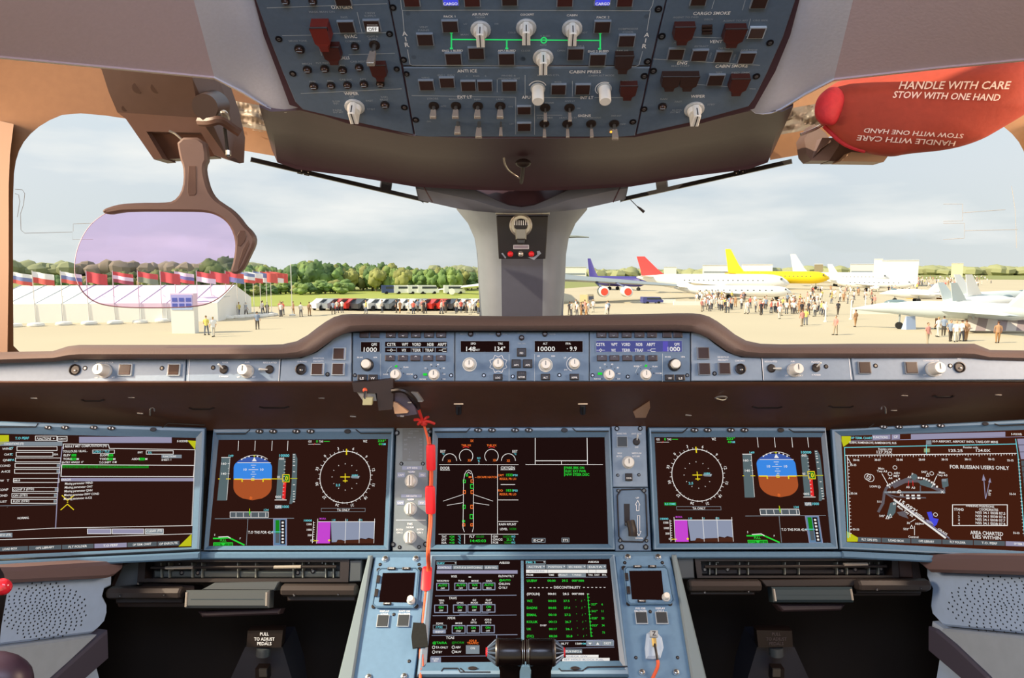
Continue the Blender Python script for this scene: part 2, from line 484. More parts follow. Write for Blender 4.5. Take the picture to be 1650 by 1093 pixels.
# cowl above the pillar
rT = [(666, 287), (688, 288), (715, 291), (757, 303), (800, 323), (820, 331), (840, 334)]; rM = [(670, 304), (694, 308), (727, 315), (765, 323), (800, 334), (820, 338), (840, 340)]; rB = [(674, 322), (700, 328), (740, 337), (772, 341), (800, 343), (820, 344), (840, 344)]
full = lambda L: L+[(1680-x+(2 if x < 800 else 0), y-(1 if x < 800 else 0)) for x, y in reversed(L[:-1])]
rT, rM, rB = full(rT), full(rM), full(rB)
cx_ = lambda x: .05*(1-abs(x-840)/175.0)
mb = MB(); mc = mat('blue_grey_cowl_lining', '767c8a', .4)
mb.add(g_loft([[at(x, y, 1.625+cx_(x)) for x, y in rT], [at(x, y, 1.605+cx_(x)) for x, y in rM], [at(x, y, 1.625+cx_(x)) for x, y in rB], [at(x, y-3, 1.80) for x, y in rB]]), mc)
mb.add(g_loft([[at(x, 270, 1.72) for x, y in rT], [at(x, min(y, 300)-4, 1.70) for x, y in rT], [at(x, y-1, 1.64+cx_(x)) for x, y in rT], [at(x, y, 1.625+cx_(x)) for x, y in rT]]), M_BROWN)
for i in (0, -1):
    e_ = [at(*rT[i], 1.625), at(*rM[i], 1.605), at(*rB[i], 1.625)]; mb.add((e_+[p_+Vector((0, .09, 0)) for p_ in e_], [(0, 1, 4, 3), (1, 2, 5, 4)]), mc)
mb.add(g_tube([at(677, 290, 1.618), at(685, 305, 1.602), at(697, 326, 1.618)], .0016, 5), M_BROWN).add(g_tube([at(1005, 290, 1.618), at(998, 305, 1.602), at(988, 326, 1.618)], .0016, 5), M_BROWN)
struct(mb.build('trim_4', world=True, ang=50), 'curved blue grey cowl above the centre post')

# ceiling linings left and right of the overhead panel
def liner(left):
    Fr = [(-420, 64, .68), (-150, 78, .80), (0, 95, .90), (180, 112, 1.02), (345, 128, 1.12), (392, 152, 1.165), (430, 175, 1.20), (447, 181, 1.208), (460, 182, 1.21), (472, 180, 1.21), (480, 174, 1.205), (483, 164, 1.20)]
    Bk = [(-620, -250, .46), (-300, -250, .54), (-120, -250, .60), (60, -250, .68), (245, -250, .75), (262, -250, .765), (280, -250, .775), (289, -250, .78), (296, -250, .785), (302, -250, .787), (308, -250, .79), (313, -250, .79)]
    if not left: Fr = mir(Fr); Bk = mir(Bk)
    if not left: Fr = [(p[0]+(9 if p[0] < 1340 else 14), p[1]+(3 if p[0] < 1340 else 0), p[2]) for p in Fr]
    A = [at(*p) for p in Fr]; B = [at(*p) for p in Bk]
    tp = [1, 1, 1, 1, 1, 1, .8, .5, .3, .15, .05, .0]
    A2 = [at(p[0], p[1]-5*k_, p[2]-.004*k_-.0004) for p, k_ in zip(Fr, tp)]
    A1 = [at(p[0], p[1]-2.2*k_, p[2]-.005*k_-.0003) for p, k_ in zip(Fr, tp)]
    up = Vector((0, 0, .05))
    rows = [[p+up+Vector((0, .02, 0)) for p in A], A, A1, A2]+[[a.lerp(b, t) for a, b in zip(A2, B)] for t in (.15, .3, .5, .75, 1)]
    v, f = g_loft(rows); n = len(A); mb = MB()
    fr = [q for i, q in enumerate(f) if i < (n-1)*2]; rest = [(i, q) for i, q in enumerate(f) if i >= (n-1)*2]
    mb.add((v, fr), M_RIM)
    mb.add((v, [q for i, q in rest if i % (n-1) < 4]), M_LINER_SHADE); mb.add((v, [q for i, q in rest if i % (n-1) >= 4]), M_LINER)
    # inner return beside the overhead panel
    e = [a.lerp(b, t) for t in (0, .3, .6, 1) for a, b in ((A[-1], B[-1]),)]
    mb.add(g_loft([[p+Vector((0, 0, .08)) for p in e], e]), M_LINER)
    return mb.build('ceiling', world=True, ang=25)
struct(liner(True), 'light grey ceiling lining left of the overhead panel')
struct(liner(False), 'light grey ceiling lining right of the overhead panel')
# roof above everything, side walls, floor and the bulkhead of the footwell
mb = MB().add(g_box((0, -.2, 2.22), (3.2, 2.2, .04)), mat('dark_grey_roof_lining', '55545a', .8)); struct(mb.build('ceiling', world=True), 'flight deck roof above the linings')
mb = MB().add(g_box((0, .8, -.02), (2.9, 3.0, .04)), mat('dark_floor_covering', '241a18', .9)); struct(mb.build('floor', world=True), 'dark flight deck floor')
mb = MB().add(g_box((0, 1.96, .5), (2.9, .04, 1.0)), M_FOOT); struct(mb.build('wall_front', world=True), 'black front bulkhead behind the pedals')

# brown housing carrying the overhead panel, down to the windscreen
st = [(418, 172, 1.19, 440, 246), (436, 180, 1.20, 447, 262), (484, 178, 1.205, 478, 273), (560, 196, 1.215, 560, 283), (667, 219, 1.232, 668, 301), (760, 223, 1.236, 760, 306), (848, 223, 1.236, 845, 308)]
st2 = st+[(1696-a, b, c, 1684-d, e) for a, b, c, d, e in reversed(st[:-1])]
rows = []
for a, b, c, d, e in st2:
    w = 1-abs(a-848)/430
    lo = 1.44+.14*w
    r = [at(a, b, c)+Vector((0, 0, .05)), at(a, b, c), at(lerp(a, d, .38), lerp(b, e, .38)+1, lerp(c, lo, .42)), at(lerp(a, d, .45), lerp(b, e, .45)+1, lerp(c, lo, .5)), at(lerp(a, d, .9), lerp(b, e, .93), lerp(c, lo, .97)), at(d, e, lo), at(d, e-6, lo+.12)]
    rows.append(r)
mb = MB().add(g_loft(rows), M_BROWN)
# frame in which the panels sit
D = Draw(OH, z=0)
o = [(350, -150), (408, 0), (424, 60), (446, 118), (466, 172), (560, 202), (667, 224), (848, 226), (1023, 224), (1130, 202), (1216, 178), (1250, 118), (1274, 60), (1290, 0), (1340, -150)]
D.solid(o, -.05, -.004, M_BROWN)
mb.add((D.mb.v, D.mb.f), M_BROWN, OH.M)
struct(mb.build('trim_5', world=True, ang=40), 'dark brown housing around and below the overhead panel')
# hatch with a hook in the middle of the housing
hk = thing('oxygen_hatch_hook', 'small dark hook and bent wire on the brown cover under the overhead panel', 'hook', Matrix.Translation(at(840, 285, 1.40)))
mb = MB().add(g_tube(smooth_line([at(812, 248, 1.36), at(812, 262, 1.38), at(818, 274, 1.4), at(828, 281, 1.42), at(838, 288, 1.43)]), .002, 6), M_METALW); mb.build('wire', hk, world=True)
mb = MB().add(g_sphere(tuple(at(843, 263, 1.365)), (.016, .012, .009)), M_BLACK).add(g_tube([at(843, 266, 1.37), at(842, 280, 1.40), at(840, 294, 1.44)], .004, 8), M_BLACK); mb.build('hook', hk, world=True)
# side walls with their side window openings
for s in (1, -1):
    mb = MB(); X_ = -1.36*s
    for c, z in (((X_, .25, .66), (.04, 2.9, 1.36)), ((X_, .25, 2.17), (.04, 2.9, .14)), ((X_, -.5, 1.72), (.04, 1.4, .78)), ((X_, 1.52, 1.72), (.04, .36, .78))): mb.add(g_box(c, z), M_BROWNW)
    struct(mb.build('wall_left' if s > 0 else 'wall_right', world=True, smooth=False), 'side wall with side window opening')
# insulation foil beside the housing
for s in (1, -1):
    rs = []
    for j in range(40):
        r = []
        for i in range(60):
            x = 352+i*1.6; y = 158+j*2.0+i*.28
            if s < 0: x = 1680-x+6; y += 6
            r.append(at(x, y, 1.44+.012*noise.noise(Vector((i*.06, j*.16, s*7)))+.004*abs(noise.noise(Vector((i*.21, j*.5, s*3))))))
        rs.append(r)
    r = thing('insulation_foil', 'crumpled silver foil %s of the brown overhead housing' % ('left' if s > 0 else 'right'), 'insulation', Matrix.Translation(rs[-1][30]))
    MB().add(g_loft(rs[:22]), M_FOIL).build('foil', r, world=True, ang=80)
    MB().add(g_loft([[q_+Vector((0, -.004, 0)) for q_ in (r_[0], r_[-1])] for r_ in (rs[20], rs[27], rs[39])]), M_BROWNW).build('plain_backing', r, world=True, ang=80)

# sun blind rails along the top of the windscreens
for s in (1, -1):
    a, b = ((404, 257), (690, 324)) if s > 0 else ((1276, 260), (1000, 322))
    A = at(a[0], a[1], 1.50); B = at(b[0], b[1], 1.72)
    r = thing('sun_blind_rail', 'long dark bar slanting across the top of the %s windscreen' % ('left' if s > 0 else 'right'), 'rail', Matrix.Translation((A+B)/2), 'sun blind rails')
    dirv = (B-A).normalized(); up = Vector((0, 0, 1)); up = (up-dirv*up.dot(dirv)).normalized(); nn = dirv.cross(up)
    M = Matrix(((dirv.x, up.x, nn.x, A.x), (dirv.y, up.y, nn.y, A.y), (dirv.z, up.z, nn.z, A.z), (0, 0, 0, 1)))
    L = (B-A).length
    MB().add(g_box((L/2, 0, 0), (L, .0095, .008)), M_DARK, M).build('rail', r, world=True)
    MB().add(g_box((L*.73, .012, .002), (.027, .03, .008)), M_DARK, M).build('bracket', r, world=True)
    mb = MB()
    for q in (.255, .29): mb.add(g_box((L*q, 0, -.005), (.012, .012, .004)), M_DARK, M).add(g_sphere((L*q, 0, -.008), .0018, 6, 4), M_METALW, M).add(g_sphere((L*q, 0, .008), .0018, 6, 4), M_METALW, M)
    mb.build('clamp', r, world=True)

# device on the centre post: folded compass and eye position indicator
q = Plane(at(840, 418, 1.83), Vector((1, 0, 0)), at(840, 338, 1.80)-at(840, 418, 1.83))
r = thing('eye_position_indicator', 'dark box on the centre post with two red balls and a silver folded compass', 'indicator', q.at_frame(841, 418)); ru = q.uv(841, 418)
D = Draw(q, (770, 240, 5.75), 0, root_uv=ru); D.solid([(172, 620), (650, 620), (625, 1015), (195, 1015)], 0, .012, M_DARK, .002); D.build('back_plate', r)
D = Draw(q, (770, 240, 5.75), 0, root_uv=ru); D.solid([(165, 565), (662, 565), (662, 608), (165, 608)], .004, .024, M_METAL, .002)
for x in (240, 430, 585): 
    c = D.T(x, 585); D.mb.add(g_sphere((c[0], c[1], .024), .003, 8, 5), M_METALW)
D.build('top_bar', r)
D = Draw(q, (770, 240, 5.75), 0, root_uv=ru); c = D.T(398, 705); k = D.k(398, 705)[0]
D.mb.add(g_lathe([(105*k, .012), (105*k, .02), (90*k, .024), (88*k, .018), (60*k, .018)], 28, (c[0], c[1], 0)), M_METALW)
D.mb.add(g_lathe([(62*k, .012), (62*k, .03), (50*k, .034)], 20, (c[0], c[1], 0)), M_DARK)
D.solid([(345, 725), (450, 725), (448, 830), (352, 830)], .018, .04, M_METAL, .003); D.solid([(355, 820), (440, 820), (430, 870), (370, 870)], .018, .03, M_GREYD, .003)
for i in range(7): D.rect(338+i*20, 655, 346+i*20, 700, M_LET, .0345)
D.build('folded_compass', r)
D = Draw(q, (770, 240, 5.75), .0125, root_uv=ru); D.rect(332, 888, 470, 922, mat('grey_lilac_label', '8d8590', .6)); D.box(332, 888, 470, 922, 4, M_LET)
D.poly([(218, 965), (232, 960), (262, 1000), (255, 1012)], M_LETD); D.poly([(465, 1000), (520, 1025), (585, 965), (570, 940), (545, 945), (550, 975), (515, 1000)], M_LETD); D.build('legend', r)
for x, m, nm in ((302, M_REDTAG, 'red_ball'), (495, M_REDTAG, 'red_ball'), (398, M_METALW, 'white_ball')):
    D = Draw(q, (770, 240, 5.75), 0, root_uv=ru); c = D.T(x, 968); k = D.k(x, 968)[0]
    D.mb.add(g_sphere((c[0], c[1], .018), 27*k, 14, 8), m); D.mb.build(nm, r)

# small probe standing outside against the right windscreen
r = tag(MB().add(g_tube([at(1012, 318, 1.9), at(1027, 333, 1.9)], .0012, 5), M_DARK).add(g_tube([at(1027, 333, 1.9), at(1031, 336, 1.9), at(1038, 342, 1.9)], [.002, .0035, .0045], 6), M_BLACK)
        .build('ice_probe', world=True), 'tiny dark slanted probe just outside the right windscreen by the centre post', 'probe')
tag(MB().add(g_tube([at(905, 382, 2.15), at(930, 381.5, 2.15), at(949, 382.5, 2.15)], [.006, .004, .002], 6), mat('grey_wiper_metal', '8c9794', .5)).build('wiper_arm', world=True), 'short grey wiper arm sticking out right of the centre post', 'wiper')
# ------------------------------------------------------------------ shared control meshes (unit size)
def m_button(fr, cap, t=.09):
    b = MB()
    for c, s in (((0, .5-t/2, .5), (1, t, 1)), ((0, -.5+t/2, .5), (1, t, 1)), ((.5-t/2, 0, .5), (t, 1-2*t, 1)), ((-.5+t/2, 0, .5), (t, 1-2*t, 1))): b.add(g_box(c, s), fr)
    b.add(g_bbox((0, 0, .6), (1-2*t, 1-2*t, 1.2), .05), cap); return b.mesh('push_button', False)
M_FR = mat('thin_grey_key_frame', '7d8894', .5)
BTN = m_button(M_FR, M_KEY, .055); BTNB = m_button(M_LINE, M_KEYT, .07); BTNR = m_button(M_FR, M_REDD, .055); BTND = m_button(M_LINE, mat('charcoal_key_cap', '33383c', .4), .05)
BLIT = m_button(M_FR, S_BLU, .06)
KEY = MB().add(g_bbox((0, 0, .5), (1, 1, 1), .09), M_KEY).mesh('key', False)
KEYS = MB().add(g_bbox((0, 0, .5), (1, 1, 1), .09), M_BLACK).mesh('key', False)
ROUND = MB().add(g_lathe([(.5, 0), (.5, .5), (.43, .55), (.40, .35), (.38, .35)], 20), M_DARK).add(g_lathe([(.36, .2), (.36, .9), (.28, 1.1)], 20), M_KEY).add(g_box((0, 0, 1.12), (.55, .09, .06)), M_LETD).mesh('round_button')
JACK = MB().add(g_lathe([(.5, 0), (.5, .35), (.42, .4), (.36, .1), (.1, .1)], 22), M_DARK).add(g_sphere((.05, -.08, .22), (.16, .1, .12), 8, 5), M_METAL).mesh('round_button')
SCREW = MB().add(g_lathe([(.5, 0), (.5, .25), (.4, .32), (.3, .3)], 14), M_SCREW).add(g_lathe([(.26, .2), (.24, .36)], 10), M_METAL).add(g_box((0, 0, .37), (.4, .08, .03)), M_SCREW).mesh('screw')
def _pk():
    b = MB().add(g_lathe([(1, 0), (1, .14), (.93, .22), (.9, .22)], 30), M_WHITEG)
    for i in range(24):
        a = 2*PI*i/24; b.add(g_box((.98*math.cos(a), .98*math.sin(a), .1), (.05, .05, .16)), M_WHITEG)
    b.add(g_lathe([(.72, .2), (.70, .6), (.62, .75)], 24), M_WHITE)
    b.add(g_prism([(-.40, -.72), (.40, -.72), (.36, .75), (.2, .9), (-.2, .9), (-.36, .75)], .3, 1.75, .1), M_WHITE)
    b.add(g_box((0, .1, 1.76), (.1, 1.4, .03)), M_BLACK).add(g_box((0, .91, 1.2), (.1, .03, .9)), M_BLACK); b.add(g_box((0, -.725, 1.05), (.09, .03, 1.2)), M_BLACK)
    return b.mesh('rotary_knob', True, 30)
PKNOB = _pk()
CKNOB = MB().add(g_lathe([(.62, 0), (.62, .1)], 20), M_WHITEG).add(g_lathe([(.5, .1), (.5, 1.5), (.44, 1.62)], 20), M_WHITE).add(g_box((0, -.5, .95), (.5, .03, 1.1)), M_METAL).mesh('rotary_knob')
RKNOB = MB().add(g_lathe([(1, 0), (1, .12), (.9, .18)], 26), M_WHITEG).add(g_lathe([(.82, .15), (.78, .95), (.7, 1.05)], 26), M_WHITE).add(g_box((0, .2, 1.06), (.1, .75, .03)), M_BLACK).mesh('rotary_knob')
BARO = MB().add(g_lathe([(1.05, 0), (1.02, .75), (.95, .82)], 26), M_BLACK).add(g_lathe([(.78, .8), (.75, 1.6), (.66, 1.7)], 26), M_WHITE).mesh('rotary_knob')
RING = MB().add(g_lathe([(1, 0), (1, .3), (.92, .34), (.9, .05)], 30), M_WHITE).mesh('knob_ring')
TOGB = MB().add(g_lathe([(.5, 0), (.5, .3), (.38, .45), (.3, .45)], 16), M_BLACK).mesh('switch_collar')
M_LEV = mat('translucent_grey_lever', '8b8178', .3)
def m_tog(w, L, tip):
    b = MB().add(g_tube([(0, 0, 0), (0, 0, L*.45)], w*.28, 8), M_METAL)
    b.add(g_loft([[Vector((x*k, y*k2, z)) for x, y in ((-.5, -.5), (.5, -.5), (.5, .5), (-.5, .5))] for z, k, k2 in ((L*.4, w*.75, w*.45), (L*.95, w, w*.55), (L, w*.9, w*.5))], True), M_LEV)
    b.add(g_bbox((0, 0, L*1.01), (w*.9, w*.5, w*.12), w*.03), tip); return b.mesh('toggle_switch', False)
TOG = m_tog(.011, .034, M_METALW); TOGL = m_tog(.011, .026, M_METALW); TOGW = m_tog(.012, .05, M_METALW); TOGN = m_tog(.006, .03, M_METALW)
def m_guard(m):
    b = MB().add(g_loft([[(-.5, .5, 0), (.5, .5, 0), (.5, .5, 1), (-.5, .5, 1)], [(-.5, -.25, 0), (.5, -.25, 0), (.45, -.2, 1.05), (-.45, -.2, 1.05)], [(-.26, -.34, .1), (.26, -.34, .1), (.26, -.32, 1.1), (-.26, -.32, 1.1)], [(-.24, -.58, .3), (.24, -.58, .3), (.24, -.58, 1.1), (-.24, -.58, 1.1)]], True), m)
    b.add(([(-.5, .5, 0), (.5, .5, 0), (.5, .5, 1), (-.5, .5, 1), (-.24, -.58, .3), (.24, -.58, .3), (.24, -.58, 1.1), (-.24, -.58, 1.1)], [(0, 1, 2, 3), (4, 5, 6, 7)]), m)
    b.add(g_tube([(-.52, .46, .9), (.52, .46, .9)], .09, 8), M_BLACK); return b.mesh('guard', False)
GUARD = m_guard(M_REDD); GUARDR = m_guard(M_RED); GUARDK = m_guard(M_KEY)

class PT:                     # a panel unit: an Empty on a plane with parts placed by grid coordinates
    def __init__(s, P, name, label, cat, base, grid=(0, 0, 1), group=None):
        s.P = P; s.g = grid; s.root = thing(name, label, cat, P.at_frame(*base), group); s.ru = P.uv(*base)
    def D(s, z=.0004, grid=None): return Draw(s.P, grid or s.g, z, root_uv=s.ru)
    def put(s, name, me, x, y, w, h=None, dz=None, rot=0, z=0, tilt=0, tl=0, metric=False, label=None):
        d = s.D(); c = d.T(x, y); ku, kv = d.k(x, y)
        h = w if h is None else h
        S = (1, 1, 1) if metric else (w*ku, h*kv if h != w or dz is not None and False else w*ku, dz if dz is not None else w*ku)
        M = T3(c[0], c[1], z) @ Matrix.Rotation(rot, 4, 'Z') @ Matrix.Rotation(tilt, 4, 'X') @ Matrix.Rotation(tl, 4, 'Y') @ Matrix.Diagonal((*S, 1))
        return inst(name, me, s.root, M, label)
    def plate(s, pts, m, z0=-.012, z1=0, ch=.0012, name='face_plate', grid=(0, 0, 1)):
        d = s.D(0, grid); d.solid(pts, z0, z1, m, ch); return d.build(name, s.root)

GL = (400, 0, 3.644); GR = (840, 0, 3.644)
# ---- left wing
p = PT(OH, 'overhead_panel', 'slate blue overhead panel on the left with red oxygen guard and one wiper knob', 'instrument panel', (560, 190), GL)
p.plate([(354, -150), (594, -150), (625, 0), (646, 107), (666, 217), (640, 212), (560, 194), (488, 177), (476, 165), (456, 118), (433, 60), (412, 0)], M_PANELD)
p.put('red_cover', GUARDR, 440, 170, 100, 120, .022); p.put('guard', GUARD, 497, 290, 104, 90, .014); p.put('guard', GUARD, 770, 398, 92, 82, .012)
for x, y in ((578, 150), (728, 143), (557, -8)): p.put('push_button', BTN, x, y, 98, 66, .004)
d = p.D(.0052); d.rect(698, 142, 766, 172, S_W); d.text('OFF', 732, 157, 20, M_BLACK, 52); d.line([(700, 132), (760, 132)], 3, M_LET); d.build('off_light', p.root)
for x, y, r in ((220, 2, 50), (380, 2, 50), (302, 285, 60), (628, 268, 50), (348, 405, 52), (450, 400, 52), (555, 407, 52), (652, 392, 50), (385, 502, 52), (487, 498, 50), (583, 495, 50), (680, 490, 50), (776, 488, 50), (803, 612, 52)):
    p.put('round_button', ROUND, x, y, r, r, .006)
p.put('toggle_switch', TOGW, 742, 262, 1, metric=True, tilt=-.15); p.put('switch_collar', TOGB, 742, 262, 64, 64, .006)
p.put('rotary_knob', PKNOB, 625, 625, 58, 58)
for x, y in ((180, 228), (262, 432), (830, 198), (912, 350), (917, 630), (983, 703), (850, 43)): p.put('screw', SCREW, x, y, 42, 42, .004)
for x, y in ((872, 403), (930, 432)): p.put('screw', SCREW, x, y, 36, 36, .006)
d = p.D()
for a, b in (((110, 45), (815, 20)), ((200, 208), (390, 205)), ((500, 195), (835, 190)), ((590, 320), (860, 312)), ((310, 548), (900, 520))): d.line([a, b], 3.2, M_LINE)
d.line([(400, 222), (432, 325)], 3, M_LINE); d.line([(640, 70), (668, 188)], 3, M_LINE)
for t, x, y, h, w in (('OXYGEN', 548, 40, 22, 122), ('EVAC', 602, 212, 20, 72), ('CALLS', 565, 338, 18, 58), ('WIPER', 605, 548, 18, 84), ('MASK MAN ON', 432, 68, 12, 150), ('CREW', 716, 75, 12, 60), ('SUPPLY', 716, 92, 12, 70), ('PASS', 563, 100, 12, 40),
                      ('CAPT &', 730, 213, 11, 66), ('PURS', 733, 230, 11, 50), ('COMMAND', 615, 240, 11, 90), ('SMOKE TONE', 290, 238, 11, 108), ('MECH', 345, 373, 10, 56), ('FLT REST', 440, 368, 10, 84), ('ALL', 553, 382, 10, 36), ('CAB REST', 645, 360, 10, 92),
                      ('FWD', 378, 478, 10, 36), ('MID', 483, 474, 10, 36), ('CAB SVC', 573, 466, 10, 74), ('AFT', 673, 464, 10, 40), ('EMER', 772, 462, 10, 38), ('OFF', 607, 567, 10, 30), ('SLOW', 517, 594, 10, 44), ('INT', 517, 607, 10, 30), ('FAST', 712, 590, 10, 42), ('RAIN', 798, 568, 10, 38), ('RPLNT', 798, 584, 10, 50), ('PARK', 525, 646, 10, 54), ('INTMT', 530, 658, 10, 60), ('STBY', 722, 640, 10, 48)):
    d.text(t, x, y, h, M_LET if h > 14 else M_LETD, w)
d.build('lettering', p.root)
# ---- centre, air conditioning
p = PT(OH, 'overhead_panel', 'upper middle overhead panel with the green air flow diagram', 'instrument panel', (848, 105), GL)
p.plate([(597, -150), (1087, -150), (1073, 0), (1047, 106), (649, 106), (627, 0)], M_PANELD)
for x, y, m in ((960, -4, BTNR), (1315, -4, BTNR), (1535, -10, BTN), (1188, -10, BLIT), (1186, 147, BTN), (1040, 225, BTN), (1206, 338, BTN), (1340, 305, BTN), (1517, 338, BTN)): p.put('push_button', m, x, y, 98, 68, .004)
R = 1603.4     # shift from the left measuring grid to the right one
for x, y, m in ((256, -4, BTNR), (608, -4, BTNR), (477, -10, BLIT), (475, 150, BTN), (318, 310, BTN), (447, 343, BTN), (617, 232, BTN)): p.put('push_button', m, x+R, y, 98, 68, .004)
p.put('guard', GUARDK, 598+R, 345, 106, 92, .013)
d = p.D(.0056)
for x in (1188, 477+R): d.text('CARGO', x, 6, 16, S_W, 84)
d.build('lit_legend', p.root)
for x, y in ((1365, 172), (1632, 160), (298+R, 165), (128+R, 335)): p.put('rotary_knob', PKNOB, x, y, 60, 60)
d = p.D(.0006); G = 9
d.line([(1193, 185), (1193, 285)], G, M_GREEN); d.line([(1193, 230), (463+R, 236)], G, M_GREEN); d.line([(1518, 233), (1518, 285)], G, M_GREEN); d.line([(463+R, 188), (463+R, 288)], G, M_GREEN)
d.arc(132+R, 235, 16, 0, 360, 8, M_GREEN, asp=1.2)
for x, y in ((1193, 190), (1193, 283), (1518, 283), (463+R, 192), (460+R, 285)): d.rect(x-9, y-5, x+9, y+5, M_GREEN)
d.build('flow_line', p.root)
d = p.D()
d.line([(890, -60), (900, 50), (905, 60), (1300, 58), (751+R, 62), (770+R, 30), (785+R, -60)], 4, M_LINE); d.line([(905, 60), (915, 180)], 4, M_LINE); d.line([(935, 290), (950, 375), (962, 382), (668+R, 390), (690+R, 380), (712+R, 300)], 4, M_LINE); d.line([(738+R, 180), (758+R, 60)], 4, M_LINE)
for i, c in enumerate('AIR'): d.text(c, 918+i*7, 195+i*33, 26, M_LET); d.text(c, 737+R-i*7, 203+i*33, 26, M_LET)
for t, x, y, h, w in (('AIR FLOW', 1362, 82, 14, 96), ('NORM', 1362, 100, 11, 54), ('PACK 1', 1182, 95, 13, 68), ('HI', 1458, 138, 10, 20), ('LO', 1275, 138, 10, 20), ('MAN', 1270, 202, 10, 44), ('COCKPIT', 1638, 84, 12, 80), ('CABIN', 298+R, 88, 12, 62), ('PACK 2', 480+R, 100, 13, 74),
                      ('ENG 1 BLEED', 1200, 296, 12, 122), ('APU BLEED', 1518, 296, 12, 106), ('VENT', 1030, 158, 11, 50), ('FANS', 1030, 176, 11, 64), ('COLD', 1548, 190, 10, 46), ('HOT', 370+R, 190, 10, 36), ('X BLEED', 140+R, 210, 11, 60), ('AUTO', 128+R, 262, 11, 40), ('CLOSE', 26+R, 296, 10, 52), ('OPEN', 235+R, 296, 10, 46),
                      ('HOT AIR 2', 328+R, 270, 11, 80), ('ENG 2 BLEED', 452+R, 300, 12, 122), ('COMPRESSOR', 628+R, 168, 11, 118), ('COOL', 628+R, 186, 11, 66), ('RAM AIR', 595+R, 296, 11, 70)):
    d.text(t, x, y, h, M_LET if h > 11 else M_LETD, w)
for x, y in ((937, 78), (972, 335), (1612, 345), (735+R, 95), (13+R, 345), (685+R, 355)): d.disc(x, y, 14, mat('dim_panel_dot', '4a5a6c', .6))
d.build('lettering', p.root)
for x, y in ((805+R, 52), (825+R, 212), (742+R, 360)): p.put('screw', SCREW, x, y, 46, 46, .004)
# ---- centre, anti ice / lights
p = PT(OH, 'overhead_panel', 'lower middle overhead panel with rows of lever switches for exterior and interior lights', 'instrument panel', (848, 220), GL)
p.plate([(649.5, 109), (1047, 109), (1023, 219), (1000, 221), (690, 221), (669, 219)], M_PANELD)
for x, y in ((1047, 493), (1168, 477), (1293, 497), (1390, 497), (1533, 497), (218+R, 517), (360+R, 517)): p.put('push_button', BTN, x, y, 90, 58, .004)
p.put('guard', GUARD, 625+R, 512, 98, 74, .013)
for y in (640, 738): p.put('push_button', BTN, 1620, y, 84, 46, .004)
for x, y in ((97+R, 520), (488+R, 520)): p.put('rotary_knob', CKNOB, x, y, 70, 70, .018)
for x in (1090, 1220, 1348, 1480):
    p.put('switch_collar', TOGB, x, 620, 62, 62, .006); p.put('toggle_switch', TOGL, x, 622, 1, metric=True)
for x, m in ((1232, TOGL), (1356, TOG), (1484, TOGN)): p.put('toggle_switch', m, x, 718, 1, metric=True)
for x in (140, 283): p.put('switch_collar', TOGB, x+R, 630, 62, 62, .006); p.put('toggle_switch', TOGN, x+R, 632, 1, metric=True)
for x in (135, 270, 410, 545): p.put('switch_collar', TOGB, x+R, 725, 60, 60, .006); p.put('toggle_switch', TOGN if x < 500 else TOG, x+R, 728, 1, metric=True)
d = p.D(.002); d.disc(528+R, 770, 9, emis('amber_pilot_light', (255, 170, 60), 2)); d.build('indicator_light', p.root)
d = p.D()
d.line([(960, 560), (1570, 570)], 3, M_LINE); d.line([(1570, 570), (1570, 788)], 3, M_LINE); d.line([(1462, 465), (1462, 540)], 3, M_LINE); d.line([(78+R, 590), (78+R, 790)], 3, M_LINE); d.line([(22+R, 440), (22+R, 560)], 3, M_LINE); d.line([(300+R, 475), (300+R, 565)], 3, M_LINE); d.line([(130+R, 572), (345+R, 572)], 3, M_LINE); d.line([(430+R, 572), (600+R, 572)], 3, M_LINE); d.line([(90+R, 675), (240+R, 675)], 3, M_LINE)
d.arc(95+R, 515, 52, 20, 160, 5, M_LET, asp=1.0); d.arc(485+R, 520, 50, 60, 230, 5, M_LET, asp=1.0)
for t, x, y, h, w in (('ANTI ICE', 1285, 415, 18, 116), ('EXT LT', 1272, 568, 18, 86), ('CABIN PRESS', 375+R, 420, 18, 186), ('APU', 28+R, 570, 18, 50), ('INT LT', 385+R, 572, 18, 76), ('SIGNS', 370+R, 678, 14, 76), ('WING', 1040, 455, 10, 46), ('ENG 1   ENG 2', 1163, 440, 10, 100), ('1      ENG      2', 1340, 445, 10, 116), ('PROBE &', 1530, 443, 10, 84), ('WINDOW HEAT', 1530, 460, 10, 130),
                      ('STROBE', 1083, 578, 10, 66), ('BEACON', 1215, 580, 10, 74), ('NAV', 1347, 582, 10, 38), ('LAND', 1480, 582, 10, 46), ('AUTO', 1145, 622, 9, 34), ('ON', 1060, 712, 9, 24), ('ON', 1540, 625, 9, 24), ('OFF', 1545, 727, 9, 26), ('MAN V/S CTL', 160+R, 440, 10, 130), ('CABIN ALT MODE', 470+R, 442, 10, 150),
                      ('MODE', 215+R, 480, 9, 40), ('DITCHING', 625+R, 476, 9, 66), ('STORM', 165+R, 602, 9, 50), ('ANN LT', 285+R, 592, 9, 60), ('DOME', 140+R, 690, 9, 90), ('SEAT BELTS', 275+R, 690, 9, 104), ('NO SMOKING', 420+R, 690, 9, 96), ('EMER EXIT', 558+R, 678, 9, 60), ('OFF', 595+R, 728, 9, 36), ('ON', 335+R, 635, 9, 20)):
    d.text(t, x, y, h, M_LET if h > 12 else M_LETD, w)
d.build('lettering', p.root)
for x, y in ((720+R, 640), (655+R, 715)): p.put('screw', SCREW, x, y, 42, 42, .004)
